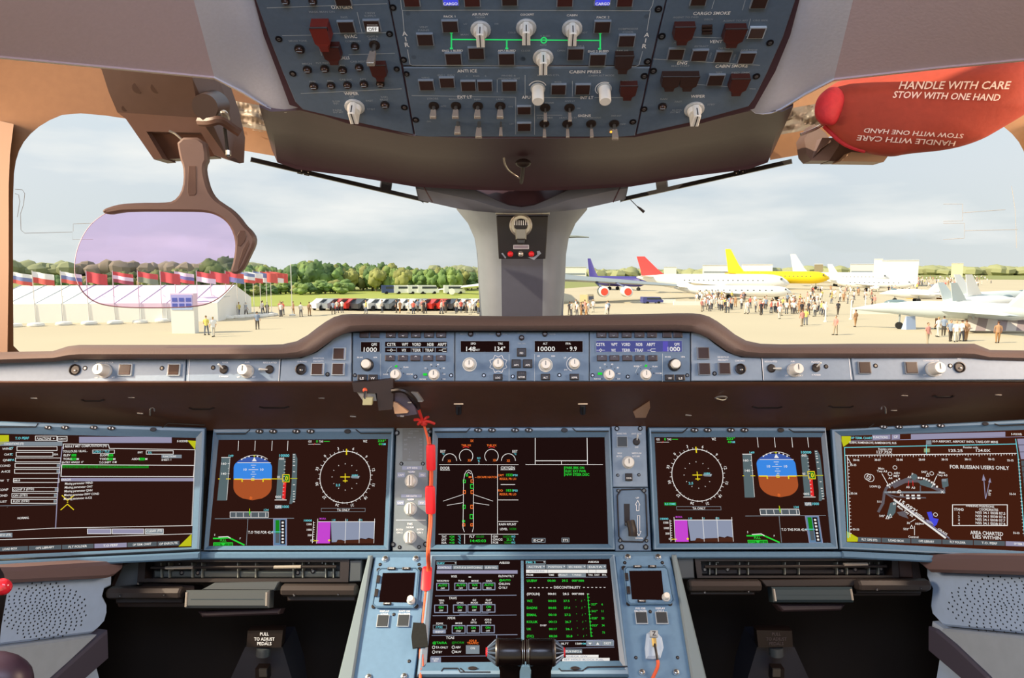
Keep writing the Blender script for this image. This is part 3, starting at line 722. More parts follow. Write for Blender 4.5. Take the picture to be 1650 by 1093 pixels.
# ---- right wing
p = PT(OH, 'overhead_panel', 'slate blue overhead panel on the right with cargo smoke guards and one wiper knob', 'instrument panel', (1130, 190), GR)
p.plate([(1089, -150), (1334, -150), (1282, 0), (1262, 60), (1236, 118), (1215, 160), (1206, 172), (1120, 196), (1026, 217), (1050, 107), (1075, 0)], M_PANELD)
for x, y, w, h, m in ((948, 172, 118, 92, GUARD), (1242, 185, 124, 96, GUARD), (1270, 475, 108, 86, GUARD), (872, 455, 108, 74, GUARDK), (978, 455, 108, 74, GUARDK)): p.put('guard', m, x, y, w, h, .014)
for x, y in ((1040, -8), (1395, 8), (1380, 185), (907, 310), (1045, 318), (1183, 325), (1322, 333), (1140, 463)): p.put('push_button', BTNB if x == 1380 else BTN, x, y, 96, 64, .004)
for y in (150, 170, 190): p.put('key', KEY, 1090, y, 60, 12, .003)
p.put('round_button', ROUND, 828, 622, 52, 52, .006)
p.put('rotary_knob', PKNOB, 1015, 640, 58, 58)
for x, y in ((775, 415), (722, 445), (1460, 250), (1380, 447)): p.put('screw', SCREW, x, y, 44, 44, .005)
d = p.D()
for a, b in (((960, 215), (1190, 222)), ((775, 345), (1400, 382)), ((1030, 495), (1220, 508)), ((1340, 520), (1375, 521)), ((1133, 0), (1118, 50)), ((1315, 0), (1298, 58)), ((1345, 110), (1322, 210))): d.line([a, b], 3.2, M_LINE)
for t, x, y, h, w in (('CARGO SMOKE', 1118, 76, 19, 216), ('VENT', 1143, 242, 19, 76), ('ENG', 945, 368, 18, 58), ('CABIN SMOKE', 1235, 386, 18, 190), ('WIPER', 1037, 564, 17, 84), ('AGENT TO FWD', 965, 100, 10, 150), ('AGENT TO AFT', 1258, 120, 10, 148), ('DISCH', 1100, 112, 10, 50), ('CRG ISOL', 1405, 118, 10, 90),
                      ('AVNCS', 925, 248, 9, 60), ('EXTRACT', 1058, 270, 10, 80), ('CAB FANS', 1190, 282, 10, 70), ('CAB FANS', 1338, 292, 10, 96), ('MAN START', 935, 386, 10, 106), ('TEST', 1160, 425, 10, 40), ('PED SMK', 1290, 425, 10, 110), ('RAIN', 837, 580, 10, 40), ('FAST', 922, 596, 10, 42), ('STBY', 1115, 612, 10, 44), ('SLOW', 915, 645, 10, 60), ('INTMT', 905, 658, 10, 58)):
    d.text(t, x, y, h, M_LET if h > 14 else M_LETD, w)
for t, x, y in (('OVRD', 1110, 325), ('OVRD', 1250, 335)): d.text(t, x, y, 9, M_LETD, 44, rot=PI/2)
d.build('lettering', p.root)
# ------------------------------------------------------------------ glareshield
hood = [(-260, 572, 590), (-60, 570, 588), (20, 567, 585), (85, 566, 583), (110, 558, 580), (128, 556, 579), (300, 556, 579), (420, 556, 578), (455, 555, 578), (478, 550, 577), (496, 540, 573), (510, 529, 566), (524, 519, 556), (538, 511, 546), (552, 507, 539), (566, 506, 535), (590, 506, 533), (700, 508, 533), (840, 510, 533)]
hr = [(1680-a, b, c) for a, b, c in reversed(hood[:-1])]
hr = [(a, b-(1 if a < 1300 else 2), c-(1 if a > 1130 else 0)) for a, b, c in hr]
hr = [(a, (554 if 1560 < a < 1580 else b), c) for a, b, c in hr]
cols = hood+hr
rows = []
for x, yt, yb in cols:
    h = yb-yt
    rows.append([at(x, yb+.5, 1.262), at(x, yb, 1.25), at(x, yb-2, 1.243), at(x, yb-h*.35, 1.238), at(x, yb-h*.7, 1.25), at(x, yt+3, 1.275), at(x, yt, 1.30), at(x, yt+.5, 1.34), at(x, yt+14, 1.75), at(x, yt+60, 1.85)])
gsd = thing('glareshield', 'long padded brown glareshield with raised middle running under both windscreens', 'glareshield', Matrix.Translation(at(840, 690, 1.42)))
MB().add(g_loft(rows), M_HOOD).build('padded_hood', gsd, world=True, ang=70)
ux = [-260, -60, 0, 100, 300, 560, 840, 1120, 1380, 1580, 1680, 1740, 1940]
rows = [[at(x, 613, 1.275) for x in ux], [at(x, 615, 1.252) for x in ux], [at(x, 616.5, 1.247) for x in ux], [at(x, 620, 1.25) for x in ux], [at(x, 625, 1.262) for x in ux], [at(x, 655, 1.33) for x in ux], [at(x, 678, 1.40) for x in ux], [at(x, 694, 1.425) for x in ux]]
v, f = g_loft(rows)
MB().add((v, f), M_UNDER).build('underside', gsd, world=True, ang=60)
# backing plate behind the control panels
D = Draw(GS, z=0)
D.solid([(-60, 616), (-60, 580), (450, 578), (500, 566), (552, 534), (840, 531), (1128, 534), (1180, 566), (1230, 576), (1740, 578), (1740, 614)], -.02, -.006, M_BLACK)
MB().add((D.mb.v, D.mb.f), M_BLACK, GS.M).build('backing_plate', gsd, world=True)
# recesses, screws and small lamps on the underside
def und(x, y):
    t = (y-625)/(694-625.0); return at(x, y, 1.262+.155*min(1, t*1.1)-.002)
mb = MB()
for x, y, L in ((325, 656, 20), (442, 654, 24), (150, 643, 18), (1236, 654, 24), (1355, 653, 20), (1520, 637, 16)):
    mb.add(g_tube([und(x-L, y), und(x-L*.7, y+2), und(x+L*.7, y+2), und(x+L, y)], .0035, 6), M_BLACK)
mb.build('grip_recess', gsd, world=True)
for x, y in ((212, 640), (55, 641), (1457, 637), (1608, 636), (1440, 661), (226, 666), (569, 671), (1109, 669), (518, 641)):
    c = und(x, y); MB().add(g_tube([c-Vector((.006, 0, 0)), c+Vector((.006, 0, -.001))], .0016, 6), M_METALW).build('rivet', gsd, world=True)
for x, y in ((739, 650), (939, 650)):
    c = und(x, y); mb = MB().add(g_tube([c-Vector((.009, 0, 0)), c+Vector((.009, 0, 0))], .0022, 8), mat('warm_lamp_lens', 'ffe2c0', .3, emit=.8))
    mb.add(g_tube([und(x, y+2), und(x, y+15)], .006, 10), M_DARK).add(g_tube([und(x-3, y+4), und(x-3, y+14)], .0015, 5), M_METALW); mb.build('reading_lamp', gsd, world=True)
for x, y, s in ((245, 662, 1), (1424, 659, -1)):
    MB().add(g_tube(smooth_line([und(x-3*s, y+7), und(x-3*s, y-5), und(x+3*s, y-6), und(x+4*s, y)]), .002, 6), M_METALW).build('hook', gsd, world=True)
tag(MB().add(g_tube(smooth_line([und(1152, 641), und(1158, 638)-Vector((0, .006, 0)), und(1168, 638)-Vector((0, .008, 0)), und(1172, 641), und(1164, 644)-Vector((0, .008, 0)), und(1154, 642)]), .0017, 6), M_METALW).build('split_ring', world=True), 'small bright metal ring under the right end of the middle control unit', 'ring')
for pts, lab in (([(1020, 662), (1046, 645), (1047, 656), (1040, 672), (1024, 672)], 'bright worn metal bracket under the glareshield right of the middle'),):
    v = [und(*q)-Vector((0, .004, .001)) for q in pts]; w2 = [p+Vector((0, .006, -.001)) for p in v]; n = len(v)
    r = tag(MB().add((v+w2, [tuple(range(n)), tuple(range(2*n-1, n-1, -1))]+[(i, (i+1) % n, n+(i+1) % n, n+i) for i in range(n)]), mat('warm_lit_bare_metal', 'c89c78', .4, metal=.3)).build('mounting_bracket', world=True), lab, 'bracket')

# ---- middle control units
ZL = (550, 510, 5.467); ZR = (830, 510, 5.467)
def efis(p, g, flip):
    """flip: x of the grid is mirrored about itself, given as a function"""
    X = flip
    for x in (438, 548, 660, 775, 882): p.put('key', KEY, X(x), 166, 84, 46, .005)
    for x in (205, 300): p.put('key', KEY, X(x), 166, 78, 46, .005)
    for x in (432, 545, 655, 768, 878): p.put('key', KEY, X(x), 370, 84, 48, .005)
    for x in (187, 282): p.put('key', KEYS, X(x), 540, 80, 48, .005)
    p.put('rotary_knob', BARO, X(232), 430, 52, 52)
    for x in (480, 817): p.put('rotary_knob', RKNOB, X(x), 515, 50, 50)
    for x, y in ((120, 520), (652, 532), (967, 520)): p.put('screw', SCREW, X(x), y, 36, 36, .003)
def dots(d, cx, cy, r, angs, m):
    for a in angs: d.disc(cx+r*math.cos(math.radians(a)), cy-r*math.sin(math.radians(a)), 5, m, n=8)
# left selector unit
p = PT(GS, 'display_control_unit', 'control unit left of the middle with pressure readout and map filter keys', 'control unit', (650, 614), ZL)
p.plate([(568.5, 614.5), (568.5, 536), (732, 535), (732, 614.5)], M_PANEL)
efis(p, ZL, lambda x: x)
d = p.D(.0012); d.solid([(172, 225), (342, 225), (342, 315), (172, 315)], .0, .0012, S_BLACK); d.solid([(387, 225), (930, 225), (930, 267), (387, 267)], 0, .0012, S_BLACK); d.solid([(387, 277), (930, 277), (930, 316), (387, 316)], 0, .0012, S_BLACK)
d.box(172, 225, 342, 315, 4, M_STRIP)
d.text('QFE', 290, 248, 22, S_W, 50); d.text('1000', 256, 293, 40, S_W, 116)
for t, x in (('CSTR', 442), ('WPT', 562), ('VORD', 663), ('NDB', 786), ('ARPT', 888)): d.text(t, x, 248, 27, S_W, 78 if len(t) == 4 else 56)
for t, x in (('WX', 552), ('TERR', 663), ('TRAF', 775)): d.text(t, x, 299, 26, S_W, 76 if len(t) == 4 else 40)
for x in (488, 616, 720, 828): d.line([(x, 278), (x, 315)], 4, M_STRIP)
d.line([(405, 299), (430, 299), (440, 288), (455, 299), (480, 299)], 4, S_W); d.line([(430, 299), (440, 310), (455, 299)], 4, S_W)
d.line([(860, 299), (885, 299), (895, 288), (925, 288)], 4, S_W); d.line([(885, 299), (895, 310), (925, 310)], 4, S_W)
d.build('readout', p.root)
d = p.D(.0058)
for x in (438, 548, 660, 775, 882): d.line([(x-9, 172), (x, 180), (x+9, 172)], 4, M_LET); d.line([(x-9, 362), (x, 354), (x+9, 362)], 4, M_LET)
d.text('LS', 187, 550, 20, M_LET, 34); d.text('VV', 282, 550, 20, M_LET, 34)
d.build('key_marking', p.root)
d = p.D(); d.line([(345, 330), (345, 575)], 4, M_LINE); d.arc(482, 510, 82, 120, 185, 4, M_LINE)
dots(d, 480, 515, 70, (130, 90, 50, 10, 165), M_BLACK); dots(d, 817, 515, 76, (175, 140, 105, 75, 45, 10, -30, 210), M_BLACK)
for t, x, y in (('IN HG', 165, 362), ('HPA', 300, 362), ('PLAN', 570, 448), ('ZOOM', 600, 510), ('ROSE', 392, 512), ('10', 742, 456), ('20', 790, 425), ('40', 852, 425), ('80', 903, 456), ('160', 905, 510), ('320', 905, 552), ('RANGE', 720, 553)): d.text(t, x, y, 13, M_LET)
d.build('lettering', p.root)
d = p.D(.002); d.poly([(470, 448), (482, 428), (496, 434), (494, 450)], S_G); d.build('green_light', p.root)
d = p.D(.002); d.rect(722, 503, 756, 523, S_G); d.build('green_light', p.root)
# flight control unit
p = PT(GS, 'flight_control_unit', 'middle control unit with speed, track, altitude and path angle readouts', 'control unit', (841, 614), ZL)
p.plate([(733.5, 614.5), (733.5, 535), (949, 535), (949, 614.5)], M_PANEL)
dx = 1530.8
d = p.D(.0012)
for a, b in ((1050, 1482), (170+dx, 597+dx)): d.solid([(a, 217), (b, 217), (b, 317), (a, 317)], 0, .0012, S_BLACK); d.box(a, 217, b, 317, 4, M_STRIP)
d.text('SPD', 1163, 241, 19, S_W, 46); d.text('TRK', 1403, 241, 19, S_W, 44); d.text('148', 1142, 287, 40, S_W, 84); d.text('KT', 1205, 297, 17, S_W, 30); d.text('134°', 1398, 286, 40, S_W, 92)
d.text('ALT', 265+dx, 241, 19, S_W, 40); d.text('FPA', 468+dx, 241, 19, S_W, 46); d.text('10000', 276+dx, 286, 40, S_W, 150); d.text('+', 460+dx, 286, 16, S_W); d.text('9.9', 512+dx, 286, 40, S_W, 62)
d.build('readout', p.root)
for x, y in ((1130, 425), (268+dx, 430)): p.put('knob_ring', RING, x, y, 62, 62, .006)
for x, y in ((1130, 425), (1383, 420), (268+dx, 430), (520+dx, 420)): p.put('rotary_knob', RKNOB, x, y, 50, 50, z=.002)
for x, y in ((1140, 157), (1385, 157), (1588, 190), (262+dx, 157)): p.put('round_button', ROUND, x, y, 50, 50, .004)
for x, y in ((1588, 318), (1540, 418), (110+dx, 418), (1588, 522), (1380, 537), (267+dx, 535), (520+dx, 535)): p.put('key', KEYS, x, y, 80, 72 if y < 530 else 52, .005)
for x, y in ((1256, 520), (1510, 530), (390+dx, 518)): p.put('screw', SCREW, x, y, 36, 36, .003)
d = p.D(.0056)
for t, x, y, w in (('FD', 1588, 328, 30), ('AP1', 1540, 433, 40), ('AP2', 110+dx, 433, 40), ('A/THR', 1588, 538, 60), ('LOC', 1380, 545, 42), ('ALT', 267+dx, 543, 40), ('APPR', 520+dx, 543, 54)): d.text(t, x, y, 17, M_LET, w)
for x, y in ((1540, 408), (110+dx, 408), (1588, 506)):
    for i in (-1, 0, 1): d.line([(x+i*14, y-8), (x+i*14, y+8)], 3, mat('unlit_key_bar', '4e4640', .5))
d.build('key_marking', p.root)
d = p.D(); d.line([(1478, 335), (1478, 570)], 4, M_LINE); d.line([(172+dx, 335), (172+dx, 570)], 4, M_LINE)
for i in range(8):
    a = math.radians(i*45+22.5); b = math.radians(i*45+45); c = math.radians(i*45)
    q = lambda A, r: (1383+r*math.cos(A), 420+r*math.sin(A))
    d.line([q(c, 62), q(a, 82), q(b, 62)], 4, M_LET)
d.arc(520+dx, 420, 66, 110, 250, 5, M_LET)
for t, x, y in (('MACH', 1075, 157), ('KT', 1198, 157), ('TRUE', 1322, 157), ('MAG', 1440, 157), ('HDG-V/S', 1588, 148), ('TRK-FPA', 1588, 240), ('METER', 330+dx, 158), ('100', 205+dx, 350), ('1000', 335+dx, 350), ('UP', 440+dx, 365), ('DN', 445+dx, 470)): d.text(t, x, y, 13, M_LETD if y < 300 else M_LET)
d.build('lettering', p.root)
# right selector unit
p = PT(GS, 'display_control_unit', 'control unit right of the middle with violet lit key windows', 'control unit', (1030, 614), ZR)
p.plate([(950, 614.5), (950, 535), (1112, 536), (1112, 614.5)], M_PANEL)
mp_ = lambda x: {120: 1516, 652: 992, 967: 682, 205: 1430, 300: 1335, 187: 1452, 282: 1358, 232: 1400, 480: 1150, 817: 827}.get(x, 1640.5-x)
efis(p, ZR, mp_)
d = p.D(.0012)
d.solid([(712, 215), (1470, 215), (1470, 315), (712, 315)], 0, .0012, S_VIO); d.box(712, 215, 1470, 315, 4, M_STRIP)
for t, x in (('CSTR', 752), ('WPT', 873), ('VORD', 975), ('NDB', 1092), ('ARPT', 1195)): d.text(t, x, 248, 27, S_W, 76 if len(t) == 4 else 56)
for t, x in (('WX', 866), ('TERR', 977), ('TRAF', 1090)): d.text(t, x, 299, 26, S_W, 74 if len(t) == 4 else 40)
d.text('QFE', 1424, 246, 22, S_W, 48); d.text('1000', 1396, 288, 40, S_W, 112)
d.line([(718, 299), (742, 299), (752, 288), (766, 299), (790, 299)], 4, S_W); d.line([(742, 299), (752, 310), (766, 299)], 4, S_W)
d.line([(1165, 299), (1190, 299), (1200, 288), (1235, 288)], 4, S_W); d.line([(1190, 299), (1200, 310), (1235, 310)], 4, S_W)
d.rect(1300, 222, 1345, 308, emis('display_bright_violet', (92, 84, 178), 1), .0001)
d.build('readout', p.root)
d = p.D(.0058)
for x in (758, 865, 980, 1092, 1202): d.line([(x-9, 172), (x, 180), (x+9, 172)], 4, M_LETD)
for x in (762, 872, 985, 1095, 1208): d.line([(x-9, 362), (x, 354), (x+9, 362)], 4, M_LETD)
d.text('VV', 1358, 550, 18, M_LET, 32); d.text('LS', 1452, 550, 18, M_LET, 32); d.build('key_marking', p.root)
d = p.D(); d.line([(1298, 330), (1298, 575)], 4, M_LINE); d.arc(1150, 510, 88, 110, 175, 4, M_LINE)
dots(d, 827, 515, 72, (140, 105, 75, 45, 10, -30, 210), M_BLACK); dots(d, 1150, 515, 70, (130, 50, 10, 175), M_BLACK)
for t, x, y in (('10', 748, 452), ('20', 790, 422), ('40', 855, 422), ('80', 905, 452), ('160', 915, 505), ('RANGE', 725, 550), ('320', 912, 550), ('PLAN', 1232, 442), ('ZOOM', 1262, 502), ('ROSE', 1068, 440), ('IN HG', 1345, 357), ('HPA', 1480, 357)): d.text(t, x, y, 13, M_LET)
d.build('lettering', p.root)
d = p.D(.002); d.rect(728, 496, 766, 517, S_G); d.build('green_light', p.root)
d = p.D(.002); d.poly([(1138, 446), (1148, 424), (1163, 430), (1160, 446)], S_G); d.build('green_light', p.root)

# ---- narrow panels beside the middle units
ZA = (0, 540, 5.467); ZB = (280, 540, 5.467); ZC = (1100, 540, 5.467); ZD = (1350, 540, 5.467)
LEV = MB().add(g_tube([(0, 0, 0), (0, 0, .5)], .10, 8), M_METAL).add(g_tube([(0, 0, .5), (0, 0, 2.0), (0, 0, 2.3)], [.16, .24, .2], 10), M_WHITE).mesh('toggle_switch')
p = PT(GS, 'switch_panel', 'pale panel at the far left end of the glareshield with one jack and knob', 'control panel', (160, 616), ZA)
p.plate([(-60, 615.5), (-60, 586), (60, 583), (100, 580), (299, 579.5), (297.5, 615)], M_STRIP)
p.put('round_button', JACK, 662, 307, 98, 98, .008); p.put('rotary_knob', RKNOB, 930, 318, 62, 62, .024); p.put('push_button', BTNB, 1110, 308, 118, 104, .004); p.put('push_button', BTNB, 1537, 308, 110, 104, .004)
for x in (750, 1427): p.put('screw', SCREW, x, 293, 40, 40, .003)
d = p.D(); d.text('MIC', 672, 232, 13, M_LET, 34); d.text('CONSOLE/FLOOR', 925, 244, 13, M_LET, 150); d.text('OFF', 850, 375, 12, M_LET); d.text('BRT', 1000, 372, 12, M_LET); d.build('lettering', p.root)
p = PT(GS, 'switch_panel', 'pale panel with round knob and two white levers left of the middle units', 'control panel', (370, 615), ZB)
p.plate([(299.5, 615), (301.5, 579), (452, 578.5), (449, 614.8)], M_STRIP)
p.put('switch_collar', TOGB, 443, 305, 76, 76, .006); p.put('toggle_switch', LEV, 443, 305, 36, 36, tilt=-.5, tl=-.3); p.put('rotary_knob', RKNOB, 650, 322, 60, 60, .024); p.put('switch_collar', TOGB, 845, 305, 76, 76, .006); p.put('toggle_switch', LEV, 845, 305, 40, 40, tilt=.1, tl=-.9); p.put('screw', SCREW, 347, 288, 40, 40, .003)
d = p.D(); d.line([(140, 215), (128, 405)], 5, M_LET); d.line([(935, 215), (925, 405)], 5, M_LET)
for t, x, y, w in (('FLOOR', 455, 243, 50), ('F.WARM', 440, 366, 78), ('AIR', 648, 240, 44), ('REGULATED', 848, 244, 120), ('OFF', 570, 370, 26), ('BRT', 705, 370, 28)): d.text(t, x, y, 14, M_LET, w)
d.build('lettering', p.root)
p = PT(GS, 'switch_panel', 'pale panel with three square keys directly left of the middle units', 'control panel', (510, 615), ZB)
p.plate([(450.5, 614.8), (453.5, 578.5), (485, 577), (510, 567.5), (528, 554), (540, 544), (555, 537), (566, 536), (566, 614.8)], M_STRIP)
p.put('round_button', JACK, 1122, 303, 100, 100, .008)
for x, y in ((1270, 303), (1460, 168), (1452, 303)): p.put('push_button', BTNB, x, y, 112, 108, .004)
p.put('screw', SCREW, 1355, 347, 40, 40, .003)
d = p.D(); d.text('CHRONO', 1130, 235, 13, M_LET, 86); d.text('SIDESTICK', 1276, 205, 14, M_LET, 102); d.text('PRIORITY', 1276, 232, 14, M_LET, 92); d.build('lettering', p.root)
p = PT(GS, 'switch_panel', 'pale panel with three square keys directly right of the middle units', 'control panel', (1170, 615), ZC)
p.plate([(1114, 614), (1114, 536), (1125, 537), (1140, 544), (1152, 554), (1170, 567), (1195, 576), (1226, 577), (1229, 613.5)], M_STRIP)
p.put('round_button', JACK, 508, 300, 96, 96, .008)
for x, y in ((178, 162), (187, 300), (364, 297)): p.put('push_button', BTN, x, y, 108, 106, .004)
p.put('screw', SCREW, 280, 340, 40, 40, .003)
d = p.D(); d.text('CHRONO', 503, 227, 13, M_LET, 86); d.text('SIDESTICK', 357, 195, 14, M_LET, 102); d.text('PRIORITY', 357, 221, 14, M_LET, 92); d.build('lettering', p.root)
p = PT(GS, 'switch_panel', 'pale panel with round knob and two white levers right of the middle units', 'control panel', (1300, 615), ZC)
p.plate([(1230.5, 613.5), (1227.5, 577), (1370, 576.5), (1375, 613)], M_STRIP)
p.put('switch_collar', TOGB, 780, 295, 76, 76, .006); p.put('toggle_switch', LEV, 780, 295, 38, 38, tilt=.15, tl=.9); p.put('rotary_knob', RKNOB, 975, 312, 60, 60, .024); p.put('switch_collar', TOGB, 1172, 290, 74, 74, .006); p.put('toggle_switch', LEV, 1172, 290, 34, 34, tilt=-.5, tl=.3); p.put('screw', SCREW, 1262, 278, 40, 40, .003)
d = p.D(); d.line([(698, 205), (712, 395)], 5, M_LET); d.line([(1463, 200), (1483, 392)], 5, M_LET)
for t, x, y, w in (('REGULATED', 776, 234, 110), ('AIR', 968, 234, 40), ('FLOOR', 1172, 238, 76), ('F.WARM', 1175, 352, 76), ('OFF', 915, 358, 30), ('BRT', 1040, 358, 44)): d.text(t, x, y, 14, M_LET, w)
d.build('lettering', p.root)
p = PT(GS, 'switch_panel', 'pale panel at the far right end of the glareshield with one jack and knob', 'control panel', (1500, 614), ZD)
p.plate([(1376.5, 613), (1371.5, 576.5), (1590, 577), (1640, 580), (1740, 584), (1740, 612)], M_STRIP)
p.put('push_button', BTN, 230, 290, 112, 106, .004); p.put('push_button', BTN, 640, 290, 112, 106, .004); p.put('rotary_knob', RKNOB, 832, 305, 66, 66, .024); p.put('round_button', JACK, 1070, 285, 98, 98, .008)
for x in (332, 990): p.put('screw', SCREW, x, 272, 40, 40, .003)
d = p.D(); d.text('CONSOLE/FLOOR', 820, 226, 13, M_LET, 140); d.text('MIC', 1070, 210, 13, M_LET, 34); d.text('OFF', 765, 352, 12, M_LET); d.text('BRT', 900, 352, 12, M_LET); d.build('lettering', p.root)
# ------------------------------------------------------------------ display units
KEYM = MB().add(g_lathe([(.5, 0), (.5, .4), (.42, .5)], 14), M_BLACK)
KEYM = KEYM.mesh('bezel_key')
class DU:
    def __init__(s, P, label, outer, inner, keys, name='display_unit', latch=(), top=True, black=S_BLACK, bot=False):
        """outer / inner: four pixel corners TL TR BR BL"""
        bx = ((outer[2][0]+outer[3][0])/2, (outer[2][1]+outer[3][1])/2)
        s.P = P; s.ru = P.uv(*bx); s.root = thing(name, label, 'display', P.at_frame(*bx))
        def sub(a, b, t): return (a[0]+(b[0]-a[0])*t, a[1]+(b[1]-a[1])*t)
        D = Draw(P, z=0, root_uv=s.ru)
        m1 = [sub(o, i, .12) for o, i in zip(outer, inner)]; m2 = [sub(o, i, .35) for o, i in zip(outer, inner)]
        D.ring(outer, m1, -.03, .004, M_BEZEL, .009); D.ring(m1, m2, .0, .009, M_LEDGE, .0095); D.ring(m2, inner, .0, .0095, M_BEZEL, .003)
        D.build('bezel', s.root)
        D = Draw(P, z=0, root_uv=s.ru); D.solid(inner, -.02, .002, black); s.scr = D.build('screen', s.root)
        for kx, ky, kw in keys:
            D = Draw(P, z=0, root_uv=s.ru); c = D.T(kx, ky); k = D.k(kx, ky)[0]
            o = inst('bezel_key', KEYM, s.root, T3(c[0], c[1], .0085) @ Matrix.Diagonal((12*k*kw, 7*k, .006, 1)))
        D = Draw(P, z=.0123, root_uv=s.ru)
        for kx, ky, kw in keys:
            if kw < 1: continue
            D.poly([(kx-4, ky-1.5), (kx-1, ky-1.5), (kx-2.5, ky+1.5)], M_LET); D.poly([(kx+1, ky+1.5), (kx+4, ky+1.5), (kx+2.5, ky-1.8)], M_LET)
        D.build('key_marking', s.root)
        D = Draw(P, z=0, root_uv=s.ru)
        for pts in latch: D.mb.add(g_tube([(*D.T(*q), .0095) for q in pts], .0012, 5), M_DARK)
        if D.mb.f: D.build('latch_outline', s.root)
    def G(s, grid, shift=(0, 0)): return Draw(s.P, grid, .0024, shift, s.ru)
    def put(s, d, name): return d.build(name, s.root) 
def sub_part(d, name, scr):
    ob = d.mb.build(name, scr, smooth=False); return ob

GPF = (330, 670, 4.753)
def pfd(du, shift):
    g = lambda: du.G(GPF, shift)
    d = g()                                  # loose lines and lettering belong to the screen itself
    for x in (262, 390, 520, 640): d.line([(x, 195), (x-4, 268)], 4, S_W)
    d.line([(82, 790), (685, 786)], 4, S_GR); d.line([(334, 792), (322, 990)], 4, S_GR)
    d.text('T.O THS FOR 42.4', 430, 893, 20, S_W, 190); sub_part(d, 'status_lines', du.scr)
    d = g()                                  # attitude ball
    import math as _m
    top = [(232, 420), (238, 400), (252, 375), (262, 365)]
    def ball(y0, y1, m, z):
        L = []; Rr = []
        for i in range(13):
            y = y0+(y1-y0)*i/12; w = 146
            if y < 400: w = 146*_m.sqrt(max(0, 1-((400-y)/84.0)**2))
            if y > 545: w = 146*_m.sqrt(max(0, 1-((y-545)/103)**2))
            L.append((368-w-(y-485)*.02+2, y)); Rr.append((368+w-(y-485)*.02+2, y))
        d.poly(L+Rr[::-1], m, z)
    ball(487, 648, S_EARTH, 0); ball(360, 487, S_SKY, .0001); ball(318, 362, S_SKYD, .0001)
    d.line([(232, 487), (508, 487)], 4, S_W, .0003); d.line([(255, 361), (508, 361)], 4, S_W, .0003)
    for y, w in ((380, 18), (397, 8), (414, 36), (432, 10), (449, 20), (466, 8)): d.line([(376-w, y), (376+w, y)], 3.5, S_W, .0003)
    d.text('10', 313, 413, 18, S_W, 24, z=.0003); d.text('10', 441, 413, 18, S_W, 24, z=.0003); d.text('D', 358, 631, 20, S_A, z=.0003)
    d.poly([(383, 318), (365, 350), (401, 350)], S_W, .0003)
    d.arc(375, 478, 172, 55, 125, 3.5, S_W, .0003)
    for a in (58, 68, 79, 101, 112, 122): d.disc(375+168*_m.cos(_m.radians(a)), 478-168*_m.sin(_m.radians(a)), 6, S_W, .0003, 8)
    d.poly([(370, 302), (396, 302), (383, 318)], S_YG, .0003)
    for s_, x0 in ((1, 232), (-1, 508)): d.line([(x0, 487), (x0+58*s_, 487), (x0+58*s_, 506)], 9, S_Y, .0004)
    d.box(362, 480, 380, 496, 5, S_Y, .0004)
    for x0, x1 in ((108, 118), (168, 200), (515, 552)): d.line([(x0, 485), (x1, 485)], 5, S_Y, .0004)
    sub_part(d, 'attitude_ball', du.scr)
    d = g(); d.poly([(132, 320), (200, 320), (172, 650), (98, 650)], S_TAPE); d.line([(132, 321), (200, 321)], 5, S_W, .0002); d.line([(196, 330), (172, 645)], 3, S_W, .0002)
    for y, t in ((368, '160'), (445, '140')): d.text(t, 150, y, 17, S_W, 38, z=.0002); d.line([(180, y), (192, y)], 3, S_W, .0002)
    d.text('149', 205, 308, 17, S_C, 36); d.line([(182, 405), (190, 405)], 3, S_W, .0002); sub_part(d, 'speed_tape', du.scr)
    d = g(); d.poly([(568, 330), (622, 330), (600, 640), (548, 640)], S_TAPE); d.poly([(605, 505), (628, 505), (620, 640), (595, 640)], S_R, .0002)
    for i in range(11): d.line([(612-i*1.5, 355+i*28), (622-i*1.5, 355+i*28)], 3, S_W, .0003)
    d.text('10000', 612, 306, 20, S_C, 76); d.text('005', 592, 330, 17, S_W, 38, z=.0003); d.text('005', 565, 622, 17, S_W, 44, z=.0003); d.line([(540, 646), (628, 646)], 5, S_W, .0003)
    d.rect(616, 455, 645, 505, S_GD, .0004); d.box(600, 452, 650, 508, 5, S_Y, .0005); d.text('0', 630, 480, 34, S_Y, 20, z=.0006)
    d.text('05', 568, 470, 22, S_W, 16, rot=PI/2, z=.0005); d.line([(548, 485), (600, 485)], 4, S_Y, .0004); d.rect(540, 685, 592, 712, S_GR, .0001); d.text('QFE', 566, 698, 18, S_W, 46, z=.0003); d.text('1000', 622, 697, 20, S_C, 52)
    sub_part(d, 'altitude_tape', du.scr)
    d = g(); d.poly([(676, 292), (698, 292), (712, 330), (708, 480), (698, 640), (668, 676), (650, 676), (662, 600), (672, 430)], S_TAPE)
    for y in (300, 318, 336, 354, 382, 430, 530, 580, 600, 620, 640, 660): d.line([(680, y), (692, y)], 5, S_W, .0002)
    d.line([(660, 482), (710, 482)], 5, S_YG, .0003); sub_part(d, 'climb_rate_scale', du.scr)
    d = g(); d.rect(198, 738, 490, 780, S_GRD); d.box(198, 738, 490, 780, 4, S_W)
    for x in (243, 300, 357, 415, 470): d.line([(x, 745), (x, 776)], 4, S_W, .0002)
    d.line([(347, 714), (347, 764)], 6, S_YG, .0003); d.poly([(338, 735), (356, 735), (347, 760)], S_G, .0003); d.text('134', 474, 722, 16, S_C, 36); sub_part(d, 'heading_tape', du.scr)
    d = g(); d.rect(530, 790, 630, 995, mat_screen_blue); d.rect(545, 800, 575, 975, S_GD, .0001); d.rect(545, 900, 575, 975, S_GRD, .0002); d.rect(582, 800, 618, 985, S_BLACK, .0001)
    for i in range(7): d.rect(592, 812+i*25, 608, 826+i*25, S_W, .0002)
